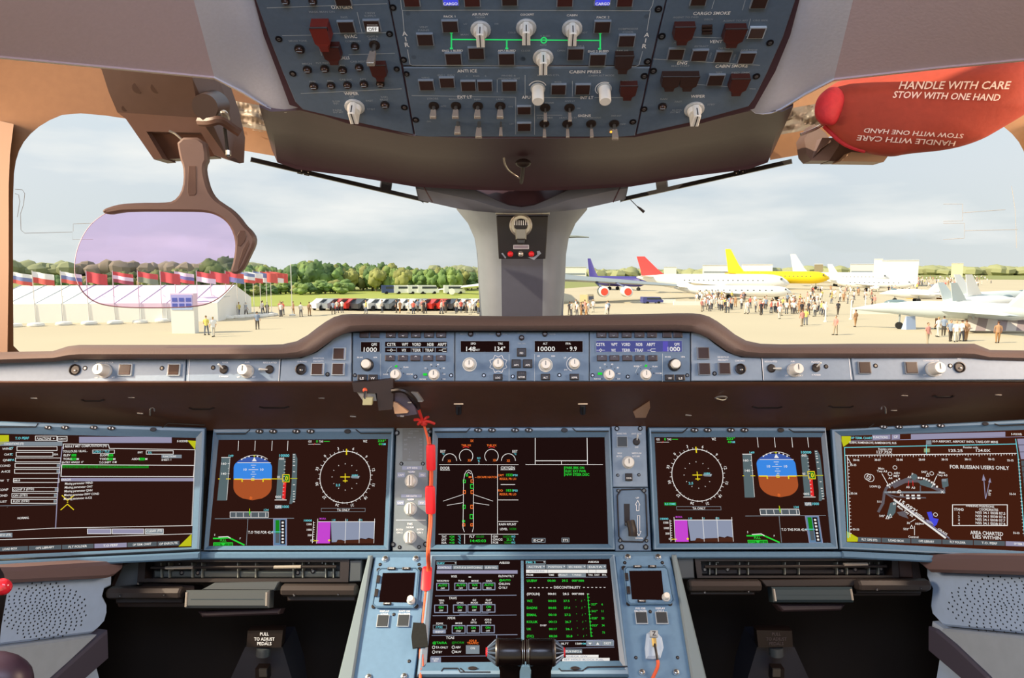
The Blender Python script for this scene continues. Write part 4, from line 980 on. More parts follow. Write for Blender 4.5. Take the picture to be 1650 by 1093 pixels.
    d.line([(512, 890), (585, 890)], 4, S_C, .0003); d.box(530, 790, 630, 995, 5, S_LIL, .0003); sub_part(d, 'trim_gauge', du.scr)
    d = g(); d.line([(70, 940), (110, 940), (190, 935), (305, 990)], 10, S_G); d.line([(110, 930), (180, 926), (200, 938)], 6, S_W, .0002)
    d.text('FULL', 146, 955, 17, S_G, 48); d.box(72, 974, 216, 1000, 5, S_G); d.rect(78, 978, 210, 996, S_GD); d.poly([(128, 978), (162, 978), (145, 996)], S_G, .0003)
    d.text('S', 80, 912, 14, S_W); d.text('F', 275, 940, 14, S_W); d.text('CONF', 100, 987, 13, S_G, z=.0004); d.text('3', 186, 987, 13, S_G, z=.0004); sub_part(d, 'flap_indicator', du.scr)
def nd(du, shift, extra=False):
    import math as _m
    g = lambda: du.G(GPF, shift)
    d = g(); cx, cy, r = 1078, 470, 193
    d.arc(cx, cy, r, 0, 360, 5, S_W, n=72)
    for i in range(36):
        a = _m.radians(i*10+4); r2 = r+(12 if i % 3 else 16); d.line([(cx+r*_m.cos(a), cy-r*_m.sin(a)), (cx+r2*_m.cos(a), cy-r2*_m.sin(a))], 3, S_W)
    for i, t in enumerate(('6', '9', '12', '15', '18', '21', '24', '27', '30', '33', '0', '3')):
        a = 74-i*30; A = _m.radians(a); d.text(t, cx+224*_m.cos(A), cy-224*_m.sin(A), 21, S_W, rot=A-PI/2)
    d.line([(1088, 258), (1088, 298)], 9, S_Y, .0003); sub_part(d, 'compass_rose', du.scr)
    d = g(); d.line([(1042, 470), (1112, 470)], 6, S_Y); d.line([(1078, 446), (1078, 510)], 6, S_Y); d.line([(1062, 500), (1094, 500)], 6, S_Y); sub_part(d, 'aircraft_symbol', du.scr)
    d = g()
    for i in range(12):
        A = _m.radians(i*30+30); d.line([(cx+98*_m.cos(A), cy-98*_m.sin(A)), (cx+103*_m.cos(A), cy-103*_m.sin(A))], 4, S_W)
    d.text('2.5', 1022, 532, 18, S_C, 34); d.poly([(1118, 470), (1130, 458), (1190, 462), (1180, 482), (1130, 480)], S_GR); d.text('UUBW', 1152, 458, 16, S_C, 46, z=.0003)
    d.text('GS', 808, 198, 16, S_W, 26); d.text('0', 862, 197, 20, S_G); d.text('TAS', 893, 198, 16, S_W, 32); d.line([(915, 198), (958, 198)], 3, S_G); d.line([(796, 220), (888, 220)], 3, S_W); d.line([(836, 226), (846, 212)], 3, S_R)
    d.text('WZ', 1230, 196, 20, S_W, 32); d.text('233°', 1358, 193, 18, S_G, 62); d.text('44', 1345, 218, 18, S_G, 26); d.text('NM', 1374, 219, 15, S_C, 26)
    d.box(895, 710, 1230, 735, 3, S_GR); d.text('TA ONLY', 1064, 723, 18, S_W, 98)
    if extra: d.rect(805, 678, 895, 702, S_GD); d.text('ILS DME', 850, 690, 15, S_C, 80, z=.0003)
    sub_part(d, 'lettering', du.scr)
    d = g(); d.poly([(872, 812), (965, 812), (960, 978), (862, 978)], S_M)
    q = [(968, 812), (1305, 812), (1296, 945), (1255, 935), (1235, 945), (1195, 938), (1185, 948), (1090, 952), (1070, 958), (1045, 950), (1020, 950), (1010, 968), (975, 970)]
    d.poly(q, S_LILG); d.line([(872, 812), (1305, 812)], 4, S_W, .0003)
    for x in (1083, 1190, 1303): d.line([(x, 790), (x-6, 975)], 3.5, S_W, .0004)
    d.line([(868, 790), (858, 978)], 4, S_W, .0004); d.poly([(1010, 968), (1020, 950), (1045, 950), (1070, 958), (1185, 948), (1235, 945), (1296, 945), (1294, 978), (975, 978)], S_BRN, -.00005)
    d.line([(835, 812), (826, 975)], 4, S_W)
    for i in range(9): d.line([(834-i, 820+i*18), (846-i, 820+i*18)], 3, S_W)
    for t, y in (('1500', 832), ('1000', 874), ('500', 915), ('0', 955)): d.text(t, 822, y, 16, S_W, al='r')
    d.text('10000', 793, 803, 16, S_C, 62); d.text('MORA', 906, 789, 14, S_M, 50)
    for t, x in (('1.25', 990), ('2.5', 1088), ('3.75', 1194)): d.text(t, x, 799, 13, S_C)
    d.disc(955, 955, 8, S_Y, .0004); d.line([(835, 958), (872, 958)], 5, S_Y, .0004); sub_part(d, 'vertical_profile', du.scr)
mat_screen_blue = emis('display_steel_blue', (96, 128, 160), 1); S_LILG = emis('display_pale_grey', (140, 148, 170), 1); S_BRN = emis('display_terrain_brown', (72, 38, 26), 1)

def keyrow(y, xs, s=0): return [(x, y+s*(x-825), 1.0) for x in xs]
# inner left
A = DU(MP, 'display left of the middle with attitude ball left and compass right', [(346, 691), (636, 689), (628, 887), (331, 887)], [(353, 709), (626, 708), (619, 879), (337, 880)], [(421, 696, 1.1), (443, 696, 1.1), (480, 696, 1.1), (503, 696, 1.1), (562, 696, .9)],
       latch=[[(352, 700), (398, 700), (406, 693)], [(575, 693), (583, 699), (632, 699)]], black=S_BLACKW)
pfd(A, (0, 0)); nd(A, (0, 0))
# inner right
B = DU(MP, 'display right of the middle with compass left and attitude ball right', [(1044, 689), (1328, 689), (1348, 885), (1052, 886)], [(1054, 705), (1322, 705), (1338, 875), (1062, 876)], [(1117, 694, 1.1), (1138, 694, 1.1), (1175, 694, 1.1), (1197, 694, 1.1), (1255, 694, .9)],
       latch=[[(1048, 698), (1098, 698), (1106, 691)], [(1268, 692), (1276, 697), (1326, 697)]], black=S_BLACKW)
def sh(P, a, b): u = P.uv(*a); w_ = P.uv(*b); return (w_[0]-u[0], w_[1]-u[1])
nd(B, sh(MP, (330+1078/4.753, 670+470/4.753), (1030+443/4.75, 670+455/4.75)), True)
pfd(B, sh(MP, (330+372/4.753, 670+487/4.753), (1030+1058/4.75, 670+463/4.75)))
# centre
C = DU(MP, 'middle display of the top row showing door page and engine dials', [(697, 689), (983, 688), (991, 886), (692, 886)], [(706, 706), (974, 705), (980, 877), (701, 878)], [(771, 694, 1.1), (793, 694, 1.1), (830, 694, 1.1), (852, 694, 1.1), (909, 694, .9)],
       latch=[[(702, 697), (752, 697), (758, 691)], [(922, 691), (928, 696), (980, 696)]])
GC = (630, 670, 4.967); GC2 = (830, 670, 4.967)
d = C.G(GC)
for cx, cy, r in ((470, 362, 56), (602, 325, 54), (805, 325, 54), (940, 362, 56)): d.arc(cx, cy, r, -42 if r == 54 else 0, 222 if r == 54 else 180, 4.5, S_W, n=30)
d.arc(600, 290, 40, 52, 128, 5, S_R); d.arc(806, 290, 40, 52, 128, 5, S_R)
for x, y in ((648, 202), (628, 358), (830, 357), (468, 363), (940, 361)): d.text('XX', x, y, 20, S_A, 26)
d.text('THR XX', 603, 238, 16, S_A, 78); d.text('THR XX', 806, 238, 16, S_A, 78)
for x in (417, 992): d.text('EGT', x, 286, 20, S_W, 40); d.text('°C', x+2, 308, 14, S_C, 20)
d.text('N1', 703, 340, 15, S_C, 24); d.text('%', 703, 362, 16, S_C); d.line([(704, 376), (704, 392)], 3, S_W)
d.line([(388, 393), (1020, 393)], 4, S_W); sub_part(d, 'engine_dials', C.scr)
d = C.G(GC)
d.line([(590, 470), (582, 520), (577, 900), (588, 930)], 4, S_W); d.line([(590, 470), (605, 445), (622, 436), (642, 446), (652, 470), (660, 520), (660, 900), (652, 930)], 4, S_W)
for a, b in (((576, 632), (420, 684)), ((576, 697), (450, 718)), ((662, 632), (815, 684)), ((662, 697), (785, 716))): d.line([a, b], 3.5, S_W)
d.line([(612, 462), (622, 452), (640, 466)], 4, S_W)
for x, y, w, h, m in ((588, 526, 18, 22, S_G), (649, 566, 22, 32, S_G), (586, 730, 18, 26, S_G), (645, 808, 22, 32, S_G), (582, 845, 16, 12, S_G), (608, 476, 12, 16, S_G), (650, 524, 18, 20, S_A), (588, 612, 18, 24, S_A), (650, 612, 18, 24, S_A), (648, 730, 18, 26, S_A), (583, 874, 18, 18, S_A), (648, 874, 18, 18, S_A), (634, 493, 18, 8, S_A)): d.box(x-w/2, y-h/2, x+w/2, y+h/2, 5, m)
d.text('-- ESCAPE HATCH', 760, 492, 16, S_A, 176); d.text('DOOR', 434, 420, 24, S_W, 74); d.line([(396, 438), (472, 438)], 3, S_W); sub_part(d, 'door_diagram', C.scr)
d = C.G(GC)
d.line([(853, 393), (853, 945)], 4, S_W); d.line([(383, 949), (1018, 949)], 4, S_W); d.line([(590, 952), (590, 1025)], 4, S_W); d.line([(805, 952), (805, 1025)], 4, S_W)
d.text('OXYGEN', 935, 418, 24, S_W, 112); d.line([(878, 434), (992, 434)], 3, S_W)
d.text('CAPT', 880, 477, 17, S_A, 48); d.text('1533', 948, 475, 20, S_G, 50); d.text('PSI', 995, 477, 16, S_C, 34); d.text('REGUL PR LO', 936, 506, 18, S_A, 132); d.line([(880, 552), (992, 552)], 4, S_W)
d.text('F/O', 876, 600, 17, S_A, 38); d.text('1831', 948, 598, 20, S_G, 50); d.text('PSI', 995, 600, 16, S_C, 34); d.text('REGUL PR LO', 936, 629, 18, S_A, 132); d.line([(858, 675), (1018, 675)], 4, S_W)
d.line([(858, 847), (1016, 847)], 4, S_W); d.text('RAIN RPLNT', 934, 869, 18, S_W, 138); d.text('LEVEL', 903, 907, 18, S_W, 62); d.text('NORM', 975, 906, 18, S_GD, 52)
for i, (a, b) in enumerate((('TAT', '+24'), ('SAT', '+24'), ('ISA', '+10'))): d.text(a, 426, 968+i*24, 18, S_W, 40); d.text(b, 488, 968+i*24, 18, S_G, 40); d.text('°C', 548, 968+i*24, 17, S_C, 22)
d.text('FLT', 650, 967, 19, S_W, 42); d.text('00:00', 714, 967, 19, S_GD, 62); d.text('14:45:03', 698, 1001, 22, S_G, 124)
for i, (a, b, c) in enumerate((('GW', '166200', 'KG'), ('GWCG', '25.3', '%'), ('FOB', '30200', 'KG'))): d.text(a, 816, 967+i*24, 18, S_W, al='l'); d.text(b, 965, 967+i*24, 18, S_GD if i != 1 else S_G, al='r'); d.text(c, 980, 967+i*24, 16, S_C)
sub_part(d, 'lettering', C.scr)
d = C.G(GC2)
d.line([(161, 180), (161, 392)], 5, S_W); d.line([(575, 180), (578, 390)], 5, S_W); d.line([(161, 362), (578, 362)], 6, S_W); d.line([(371, 364), (371, 390)], 4, S_W); d.line([(85, 392), (700, 392)], 4, S_W)
d.line([(394, 408), (394, 485)], 4, S_G)
for i, (t, w) in enumerate((('PARK BRK ON', 150), ('ELEC EXT PWR', 164), ('N/W STEER DISC', 190))): d.text(t, 402, 417+i*27, 20, S_G, w, al='l')
d.box(137, 982, 240, 1013, 5, S_GR); d.text('ECP', 188, 998, 18, S_W, 80); d.box(374, 980, 431, 1011, 5, S_GR); d.text('STS', 402, 996, 18, S_W, 42); sub_part(d, 'memo_lines', C.scr)

# outer left (document display)
E = DU(DL, 'leftmost display showing a take off performance form with white boxes', [(-110, 676), (332, 690), (323, 885), (-110, 907)], [(-60, 698), (316, 706), (309, 882), (-60, 897)], [(80, 690, 1.0), (107, 690, 1.1), (153, 690, 1.1), (181, 691, 1.1), (248, 693, .9)],
       latch=[[(-40, 689), (60, 689), (64, 683)], [(262, 690), (272, 683), (330, 686)]], black=S_BLACKW)
# recess the bezel insets: bottom lip
GO = (0, 670, 4.753)
d = E.G(GO)
d.rect(-60, 150, 72, 205, S_YG); d.poly([(-60, 205), (50, 205), (-60, 260)], S_YG); d.poly([(1435, 190), (1502, 195), (1495, 262)], S_YG); d.poly([(1368, 1002), (1468, 905), (1466, 1000)], S_YG)
d.text('T.O PERF', 172, 173, 19, S_C, 106); d.box(274, 158, 438, 192, 5, S_W); d.text('FUNCTIONS', 340, 177, 18, S_W, 108); d.poly([(406, 172), (422, 172), (414, 183)], S_W); d.box(444, 160, 516, 196, 5, S_W); d.text('COM INT', 480, 178, 14, S_W, 58)
d.rect(608, 163, 1316, 210, S_LIL); d.text('F-WXWB', 1398, 196, 18, S_W, 80)
d.rect(0, 200, 480, 232, S_GR); d.text('CONDITIONS (F3)', 110, 216, 17, S_W, 150, z=.0003); sub_part(d, 'title_bar', E.scr)
d = E.G(GO)
for x0, y, x1, t in ((133, 253, 440, 'WIND'), (127, 297, 408, 'OAT'), (122, 340, 468, 'QNH'), (118, 383, 462, 'RWY COND'), (115, 427, 460, 'A-ICE'), (107, 497, 455, 'TOW   T'), (100, 566, 447, 'CONF'), (95, 611, 440, 'AIR COND'), (90, 657, 437, 'THRUST')):
    d.box(x0, y-15, x1, y+15, 4.5, S_W); d.text(t, x0-34, y, 17, S_W, al='r')
    if t in ('RWY COND', 'A-ICE', 'CONF', 'AIR COND', 'THRUST'): d.rect(x1-24, y-10, x1-6, y+10, S_GR)
for x, y, t in ((150, 497, '188.8'), (175, 567, 'CONF 3 (STD)'), (148, 612, 'ON (STD)'), (152, 657, 'FLEX (STD)')): d.text(t, 104, y, 16, S_W, al='l')
for y, t in ((250, 'KT'), (297, '°C'), (340, 'HPA')): d.text(t, 90, y, 16, S_C, al='c')
d.text('ISA', 432, 297, 15, S_W); d.text('MTOW(MFF)', 60, 700, 1, S_W); d.line([(-40, 692), (440, 682)], 5, S_GR); d.line([(480, 240), (448, 500), (428, 865)], 7, S_LIL); d.text('NORMAL', 182, 783, 17, S_W, 88); sub_part(d, 'form_column', E.scr)
d = E.G(GO)
d.line([(488, 255), (488, 218), (832, 222), (840, 252), (1495, 262), (1470, 842)], 5, S_W); d.text('RESULT MET COMPUTATION (F5)', 662, 233, 17, S_W, 320); d.line([(1495, 262), (1495, 470)], 4, S_W)
d.text('TOULOUSE / BLAG...', 580, 273, 17, S_W, 188); d.box(712, 264, 878, 290, 4, S_W); d.text('LFBO / TLS', 780, 276, 15, S_C, 120); d.text('RWY', 1076, 282, 16, S_W, 38); d.box(1122, 270, 1328, 296, 4, S_W); d.text('32L', 1150, 283, 14, S_C)
d.rect(1238, 300, 1392, 326, S_GR); d.text('FUNCTIONS', 1300, 313, 15, S_W, 100, z=.0003); d.text('SHEET: 1', 1275, 338, 15, S_W, 74)
for a, x, b, w in (('ELEV', 490, '499', 40), ('SLOPE', 768, '0.28', 44)): d.text(a, x, 304, 16, S_W, al='l'); d.rect(x+58, 294, x+58+w, 316, S_GD); d.text(b, x+60, 304, 15, S_G, al='l', z=.0003)
for a, x, b in (('TORA', 486, '3500'), ('TODA', 765, '3500'), ('ASDA', 1010, '3500')): d.text(a, x, 333, 16, S_W, al='l'); d.rect(x+55, 322, x+98, 345, S_GD); d.text(b, x+57, 333, 15, S_G, al='l', z=.0003); d.text('M', x+112, 333, 15, S_W)
d.text('ENTRY ANGLE  0°', 560, 358, 16, S_W, 165); d.text('T.O SHIFT  0 M', 828, 358, 16, S_W, 132)
d.rect(476, 376, 1140, 402, S_GD); d.text('FOR FLIGHT TEST USE ONLY  RUNWAY DATA REQUIRES OPS  FILTERED', 808, 390, 17, S_BLACKW, 650, z=.0003); d.line([(476, 376), (1490, 382), (1482, 468), (470, 466), (476, 376)], 6, S_W, .0004)
d.rect(470, 478, 1490, 503, S_LIL); d.text('ERROR', 510, 491, 15, S_W, 74, z=.0003)
for i, t in enumerate(('WIND', 'OAT', 'QNH', 'RWY COND', 'A-ICE')): d.text('Missing parameter '+t, 500-i*2, 521+i*29, 17, S_W, 215 if i != 3 else 270, al='l')
sub_part(d, 'result_box', E.scr)
d = E.G(GO); d.line([(478, 612), (520, 650), (566, 614)], 7, S_Y); d.line([(468, 722), (519, 678), (566, 720)], 7, S_Y); d.disc(520, 663, 5, S_Y, .0002); sub_part(d, 'cursor', E.scr)
d = E.G(GO)
d.line([(0, 885), (400, 862), (1480, 842)], 5, S_W); d.line([(0, 950), (1470, 905)], 5, S_W)
for x0, x1, t, m in ((672, 852, '', S_LIL), (862, 1102, '', S_LIL), (1114, 1252, 'CLEAR (F5)', S_GR)): d.rect(x0, 868, x1, 905, m); d.box(x0, 868, x1, 905, 4, S_W, .0002); d.text(t or ' ', (x0+x1)/2, 882, 17, S_W, 118 if t else None, z=.0003)
d.rect(-60, 898, 98, 932, S_GR); d.text('MTO (F3)', 40, 913, 15, S_W, z=.0003)
tabs = [(-60, 220, 'LOAD BOX'), (220, 475, 'OPS LIBRARY'), (475, 722, 'FLT FOLDER'), (722, 975, 'T.O PERF'), (975, 1205, 'OP TERM. CHART'), (1205, 1378, 'OP ENROUTE')]
for a, b, t in tabs:
    ya = 1022-(a*.034); yb_ = 1022-(b*.034); d.poly([(a+3, ya-16), (b-3, yb_-16), (b-3, yb_+18), (a+3, ya+18)], S_LIL if 'PERF' in t else S_GRD); d.text(t, (a+b)/2, (ya+yb_)/2, 17, S_W, 140 if len(t) > 8 else 110, z=.0003)
sub_part(d, 'tab_row', E.scr)

# outer right (chart display)
H = DU(DR, 'rightmost display showing an airport chart with runways', [(1338, 692), (1790, 670), (1790, 905), (1352, 885)], [(1355, 703), (1740, 690), (1740, 893), (1364, 874)], [(1422, 689, 1.1), (1447, 689, 1.1), (1488, 688, 1.1), (1514, 687, 1.1), (1585, 684, .9)],
       latch=[[(1345, 692), (1398, 690), (1407, 684)], [(1600, 684), (1608, 687), (1700, 683)]], black=emis('display_chart_brown', (66, 30, 18), 1))  # chart background glows brown to imitate the same warm veil
S_GRG = emis('display_grey_green', (150, 165, 120), 1)
GH = (1310, 670, 4.753)
d = H.G(GH)
d.rect(218, 158, 288, 200, S_YG); d.poly([(220, 200), (288, 200), (232, 240)], S_YG); d.poly([(258, 885), (345, 935), (340, 965), (260, 965)], S_YG)
d.text('OP TERM. CHART', 370, 172, 18, S_C, 165); d.poly([(452, 150), (592, 146), (592, 182), (455, 186)], S_LIL); d.text('FUNCTIONS', 515, 166, 17, S_W, 110, z=.0003); d.poly([(600, 146), (664, 144), (664, 180), (600, 184)], S_LIL); d.text('CF', 632, 163, 17, S_W, z=.0003)
d.poly([(748, 143), (1470, 125), (1470, 162), (748, 182)], S_LIL); d.text('F-WXWB', 1555, 143, 17, S_W, 80); d.line([(290, 195), (1700, 160)], 4, S_LIL)
d.text('UUBW, RAMENSKOYE, RAMENSKOYE, RUS', 455, 208, 17, S_W, 360); d.poly([(864, 190), (905, 189), (905, 223), (864, 224)], S_GR); d.text('10-9 AIRPORT, AIRPORT INFO, TAKE-OFF MINS', 1160, 200, 17, S_W, 500); sub_part(d, 'title_bar', H.scr)
d = H.G(GH)
d.line([(240, 245), (1548, 218)], 6, S_C); d.line([(240, 245), (268, 935)], 6, S_C); d.line([(1548, 180), (1566, 300), (1620, 960)], 6, S_C); d.line([(866, 225), (866, 298)], 5, S_C); d.rect(848, 252, 892, 282, S_GRG)
d.line([(248, 305), (1555, 290)], 6, S_W); d.line([(262, 310), (282, 930)], 4, S_W)
for i in range(62):
    x = 262+i*21; y = 305-(x-248)*.0115; d.line([(x, y), (x, y+(18 if i % 4 == 0 else 11))], 4, S_W)
for i in range(22): d.line([(263+i*.9, 335+i*27), (275+i*.9, 335+i*27)], 4, S_W); d.line([(1566+i*1.8, 335+i*27), (1578+i*1.8, 335+i*27)], 4, S_W)
for x, t in ((330, '38-06'), (494, '38-07'), (661, '38-08'), (832, '38-09'), (1006, '38-10'), (1183, '38-11'), (1362, '38-12')): d.text(t, x, 340-(x-330)*.006, 16, S_W, 48)
for x, y, t in ((306, 378, '55-35'), (312, 596, '55-34'), (328, 871, '55-33'), (1508, 343, '55-35'), (1525, 600, '55-34'), (1553, 898, '55-33')): d.text(t, x, y, 16, S_W, 48)
d.line([(265, 325), (294, 375)], 4, S_W); d.line([(266, 594), (284, 594)], 4, S_W); d.line([(280, 870), (298, 870)], 4, S_W)
d.text('Russian only', 552, 256, 15, S_W, 106); d.text('127.75X', 545, 280, 22, S_W, 118); d.text('Russian only', 1205, 243, 15, S_W, 114); d.text('125.25', 1090, 268, 22, S_W, 106); d.text('124.0X', 1300, 267, 22, S_W, 110)
d.text('FOR RUSSIAN USERS ONLY', 1270, 396, 28, S_W, 452); d.text('AREA CHARTED', 1326, 900, 28, S_W, 250); d.text('LIES WITHIN', 1328, 932, 26, S_W, 214); sub_part(d, 'chart_frame', H.scr)
d = H.G(GH)
d.box(1066, 683, 1485, 842, 6, S_W); d.text('PARKING POSITIONS', 1276, 694, 16, S_W, 214); d.text('STAND', 1115, 718, 20, S_W, 72); d.text('COORDINATES', 1342, 720, 19, S_W, 144)
for i in range(4): d.text(str(i+1), 1115, 745+i*27, 18, S_W); d.text('N55 34.1 E038 07.%d' % (5+i), 1355, 745+i*27, 19, S_W, 226)
d.line([(1318, 636), (1304, 470)], 6, S_LIL); d.poly([(1302, 448), (1292, 498), (1320, 496)], S_LIL); d.line([(1320, 636), (1350, 500)], 5, S_LIL); d.poly([(1353, 478), (1340, 510), (1362, 514)], S_LIL); d.text('10°E', 1350, 590, 17, S_W, 50, rot=1.35); sub_part(d, 'position_table', H.scr)
d = H.G(GH)
def thick(pts, w, m, z=.0001): d.line(pts, w, m, z)
thick([(500, 735), (535, 670), (545, 590), (560, 555), (620, 520), (680, 500), (760, 470)], 20, S_MAP); thick([(620, 545), (700, 505), (760, 500), (800, 500), (940, 560), (1000, 580)], 26, S_MAP)
d.disc(772, 468, 26, S_TAPE, .0002); d.poly([(800, 500), (860, 490), (930, 540), (900, 555), (820, 530)], S_TAPE, .0002); d.poly([(980, 490), (1030, 480), (1036, 540), (990, 555)], S_TAPE, .0002); thick([(1005, 575), (1000, 500)], 12, S_MAP)
thick([(550, 588), (1005, 588)], 15, S_GR, .0003); thick([(560, 600), (640, 622), (860, 630)], 10, S_MAP); thick([(820, 585), (820, 540)], 9, S_MAP); d.poly([(590, 670), (640, 650), (630, 740), (590, 790), (560, 780)], S_TAPE, .0002); d.poly([(640, 740), (700, 730), (730, 790), (660, 765)], S_MAP, .0002)
thick([(560, 600), (640, 650), (1085, 975)], 9, S_MAP)
thick([(620, 645), (1010, 935)], 15, S_W, .0003); thick([(655, 660), (1040, 935)], 4, S_LIL, .0004)
d.poly([(870, 740), (905, 735), (920, 785), (960, 792), (945, 835), (925, 850), (890, 800)], S_BLU, .0003); d.poly([(862, 792), (870, 812), (925, 840), (905, 812)], S_LIL, .0004)
d.rect(1000-15, 485, 1020, 505, S_GR, .0003)
for i in range(6): d.rect(562+i*18, 530-i*10, 574+i*18, 542-i*10, S_W, .0004)
for i in range(8): d.rect(800+i*20, 470+int(i*i*1.4), 814+i*20, 484+int(i*i*1.4), S_W, .0004)
for i in range(3): d.rect(710+i*42, 606, 735+i*42, 618, S_W, .0004); d.rect(712+i*42, 628, 737+i*42, 640, S_W, .0004)
for x, y in ((626, 398), (588, 447), (907, 443), (936, 758)): d.arc(x, y, 15, 0, 360, 4, S_W, n=16)
d.disc(412, 466, 1, S_W); d.arc(418, 470, 24, 0, 360, 4, S_W, asp=1.1); d.arc(438, 478, 28, 0, 360, 4, S_W, asp=1.1); d.text('12', 424, 472, 20, S_W, rot=-.6)
d.line([(527, 447), (588, 555)], 5, S_W, .0005); d.line([(945, 462), (907, 548)], 5, S_W, .0005); d.line([(762, 500), (764, 540)], 4, S_R, .0005); d.line([(732, 500), (726, 540)], 4, S_R, .0005)
for t, x, y in (('Main', 521, 405), ('Twy A3', 526, 426), ('AIS+', 640, 440), ('MET', 638, 463), ('A4', 590, 478), ('A3', 735, 470), ('P', 760, 448), ('545°', 850, 432), ('Main', 984, 436), ('Twy A3', 986, 456), ('LOW', 462, 542), ('A5', 724, 548), ('A3', 765, 552), ('A2', 676, 608), ('511', 505, 659), ('545°', 528, 768), ('B7', 624, 676), ('533°', 712, 868), ('ARP', 800, 828), ('30', 728, 822), ('Control', 766, 928)): d.text(t, x, y, 16, S_W, z=.0006)
d.arc(505, 547, 9, 0, 360, 4, S_W, n=12); d.text('11 07 25', 620, 586, 15, S_W, 84, z=.0005); d.arc(660, 582, 12, 0, 360, 4, S_W, .0005, n=12); d.text('X', 987, 584, 22, S_W, z=.0006)
rr_ = -math.atan2(290, 390)
d.text("15,092'", 725, 692, 30, S_W, 150, rot=rr_, z=.0006); d.text('4600m', 815, 765, 20, S_W, 80, rot=rr_, z=.0006); d.text('Main Twy B2', 705, 732, 16, S_W, 140, rot=rr_, z=.0006); d.text('GRASS', 990, 888, 16, S_W, 80, rot=rr_, z=.0006)
for x, y in ((876, 453), (568, 778), (753, 852), (590, 768)): d.line([(x-12, y+12), (x+12, y+12), (x, y-14)], 4, S_W, .0006, True)
d.line([(775, 845), (775, 915)], 4, S_W, .0006); d.line([(745, 815), (782, 792)], 4, S_W, .0006); d.rect(820, 828, 848, 832, S_W, .0006); sub_part(d, 'airport_map', H.scr)
d = H.G(GH)
for a, b, t in ((340, 522, 'FLT OPS STS'), (522, 748, 'LOAD BOX'), (748, 985, 'OPS LIBRARY'), (985, 1225, 'FLT FOLDER'), (1225, 1470, 'T.O. PERF'), (1470, 1720, 'OP TERM. CHART')):
    ya = 948+(a-340)*.028; yb_ = 948+(b-340)*.028; d.poly([(a+3, ya-18), (b-3, yb_-18), (b-3, yb_+18), (a+3, ya+18)], S_LIL if 'CHART' in t else S_GRD); d.text(t, (a+b)/2, (ya+yb_)/2, 17, S_W, 118, z=.0003)
d.poly([(1560, 178), (1700, 175), (1700, 330), (1590, 335)], S_LIL); d.line([(1570, 225), (1700, 222)], 5, S_BLACKW, .0003); d.line([(1575, 280), (1700, 277)], 5, S_BLACKW, .0003)
for i in range(6): d.poly([(1590+i*5, 345+i*45), (1700, 342+i*45), (1700, 382+i*45), (1594+i*5, 385+i*45)], S_GRD)
sub_part(d, 'tab_row', H.scr)

# ------------------------------------------------------------------ instrument panel backing and light edge below the displays
D = Draw(MP, z=0); D.solid([(322, 684), (1358, 684), (1362, 893), (320, 893)], -.05, -.031, M_BLACK)
struct(MB().add((D.mb.v, D.mb.f), M_BLACK, MP.M).build('trim_6', world=True), 'black backing behind the displays')
mb = MB()
for (P, pts) in ((MP, [(322, 889), (1360, 889), (1360, 899), (322, 901)]), (DL, [(-110, 909), (323, 889), (322, 901), (-110, 922)]), (DR, [(1356, 888), (1790, 908), (1790, 920), (1356, 899)])):
    D = Draw(P, z=0); D.solid(pts, -.06, .012, M_LEDGE, .003); mb.add((D.mb.v, D.mb.f), M_BEZEL, P.M)
struct(mb.build('trim_7', world=True), 'pale blue ledge running below the top row of displays')
# ---- narrow panels between the displays
GC = (630, 670, 4.967); GC2 = (830, 670, 4.967)
FLATP = mat('pale_blue_label', '8a96b4', .6)
p = PT(MP, 'selector_panel', 'narrow grey panel with three white pointer knobs left of the middle display', 'control panel', (663, 888), GC)
p.plate([(639, 688), (693, 687), (688, 888), (633, 888)], mat('grey_selector_panel', '77828a', .5, vary=.05, scale=90), -.03, .004)
for x, y in ((165, 530), (160, 752), (155, 978)): p.put('rotary_knob', PKNOB, x, y-6, 52, 52, z=.004)
for x, y, r in ((50, 140, 44), (20, 1030, 40), (72, 1052, 30), (228, 1050, 30), (280, 1028, 40), (86, 385, 30), (258, 385, 30), (312, 130, 36)): p.put('screw', SCREW, x, y, r, r, .004, z=.004)
d = p.D(.0048)
d.rect(95, 105, 262, 365, mat('dull_grey_placard', '6b7278', .6), -.0002)
for t, x, y in (('LDG GEAR', 190, 124), ('GEAR', 160, 143), ('MAX   IAS', 170, 175), ('250', 240, 190), ('EXT', 122, 195), ('RET', 122, 232), ('220', 242, 214), ('220', 242, 235), ('VFE', 118, 270), ('1', 150, 270), ('2', 150, 295), ('3', 150, 322), ('FULL', 152, 350), ('255', 242, 272), ('212', 242, 298), ('195', 242, 322), ('186', 242, 348)): d.text(t, x, y, 11, M_LETD, z=.0003)
for x0, y0, x1, y1, t in ((92, 405, 252, 434, 'ATT HDG'), (55, 456, 115, 494, 'CAPT'), (226, 456, 286, 494, 'F/O'), (150, 440, 185, 462, 'NORM'), (84, 630, 250, 656, 'AIR DATA'), (48, 680, 108, 715, 'CAPT'), (220, 680, 280, 715, 'F/O'), (140, 660, 178, 680, 'NORM')): d.rect(x0, y0, x1, y1, FLATP); d.text(t, (x0+x1)/2, (y0+y1)/2, 14, M_LET, z=.0003)
d.line([(45, 836), (280, 836)], 4, M_LET)
for t, x, y in (('FMS', 155, 866), ('NORM', 155, 893), ('BOTH', 72, 912), ('ON 2', 72, 935), ('BOTH', 236, 910), ('ON 1', 236, 935)): d.text(t, x, y, 15 if t != 'FMS' else 19, M_LET)
d.build('lettering', p.root)
p = PT(MP, 'anti_skid_panel', 'narrow panel with square key, lever and white knob right of the middle display', 'control panel', (1015, 785), GC2)
p.plate([(985, 687), (1040, 687), (1043.5, 785), (987, 785)], M_STRIP, -.03, .004)
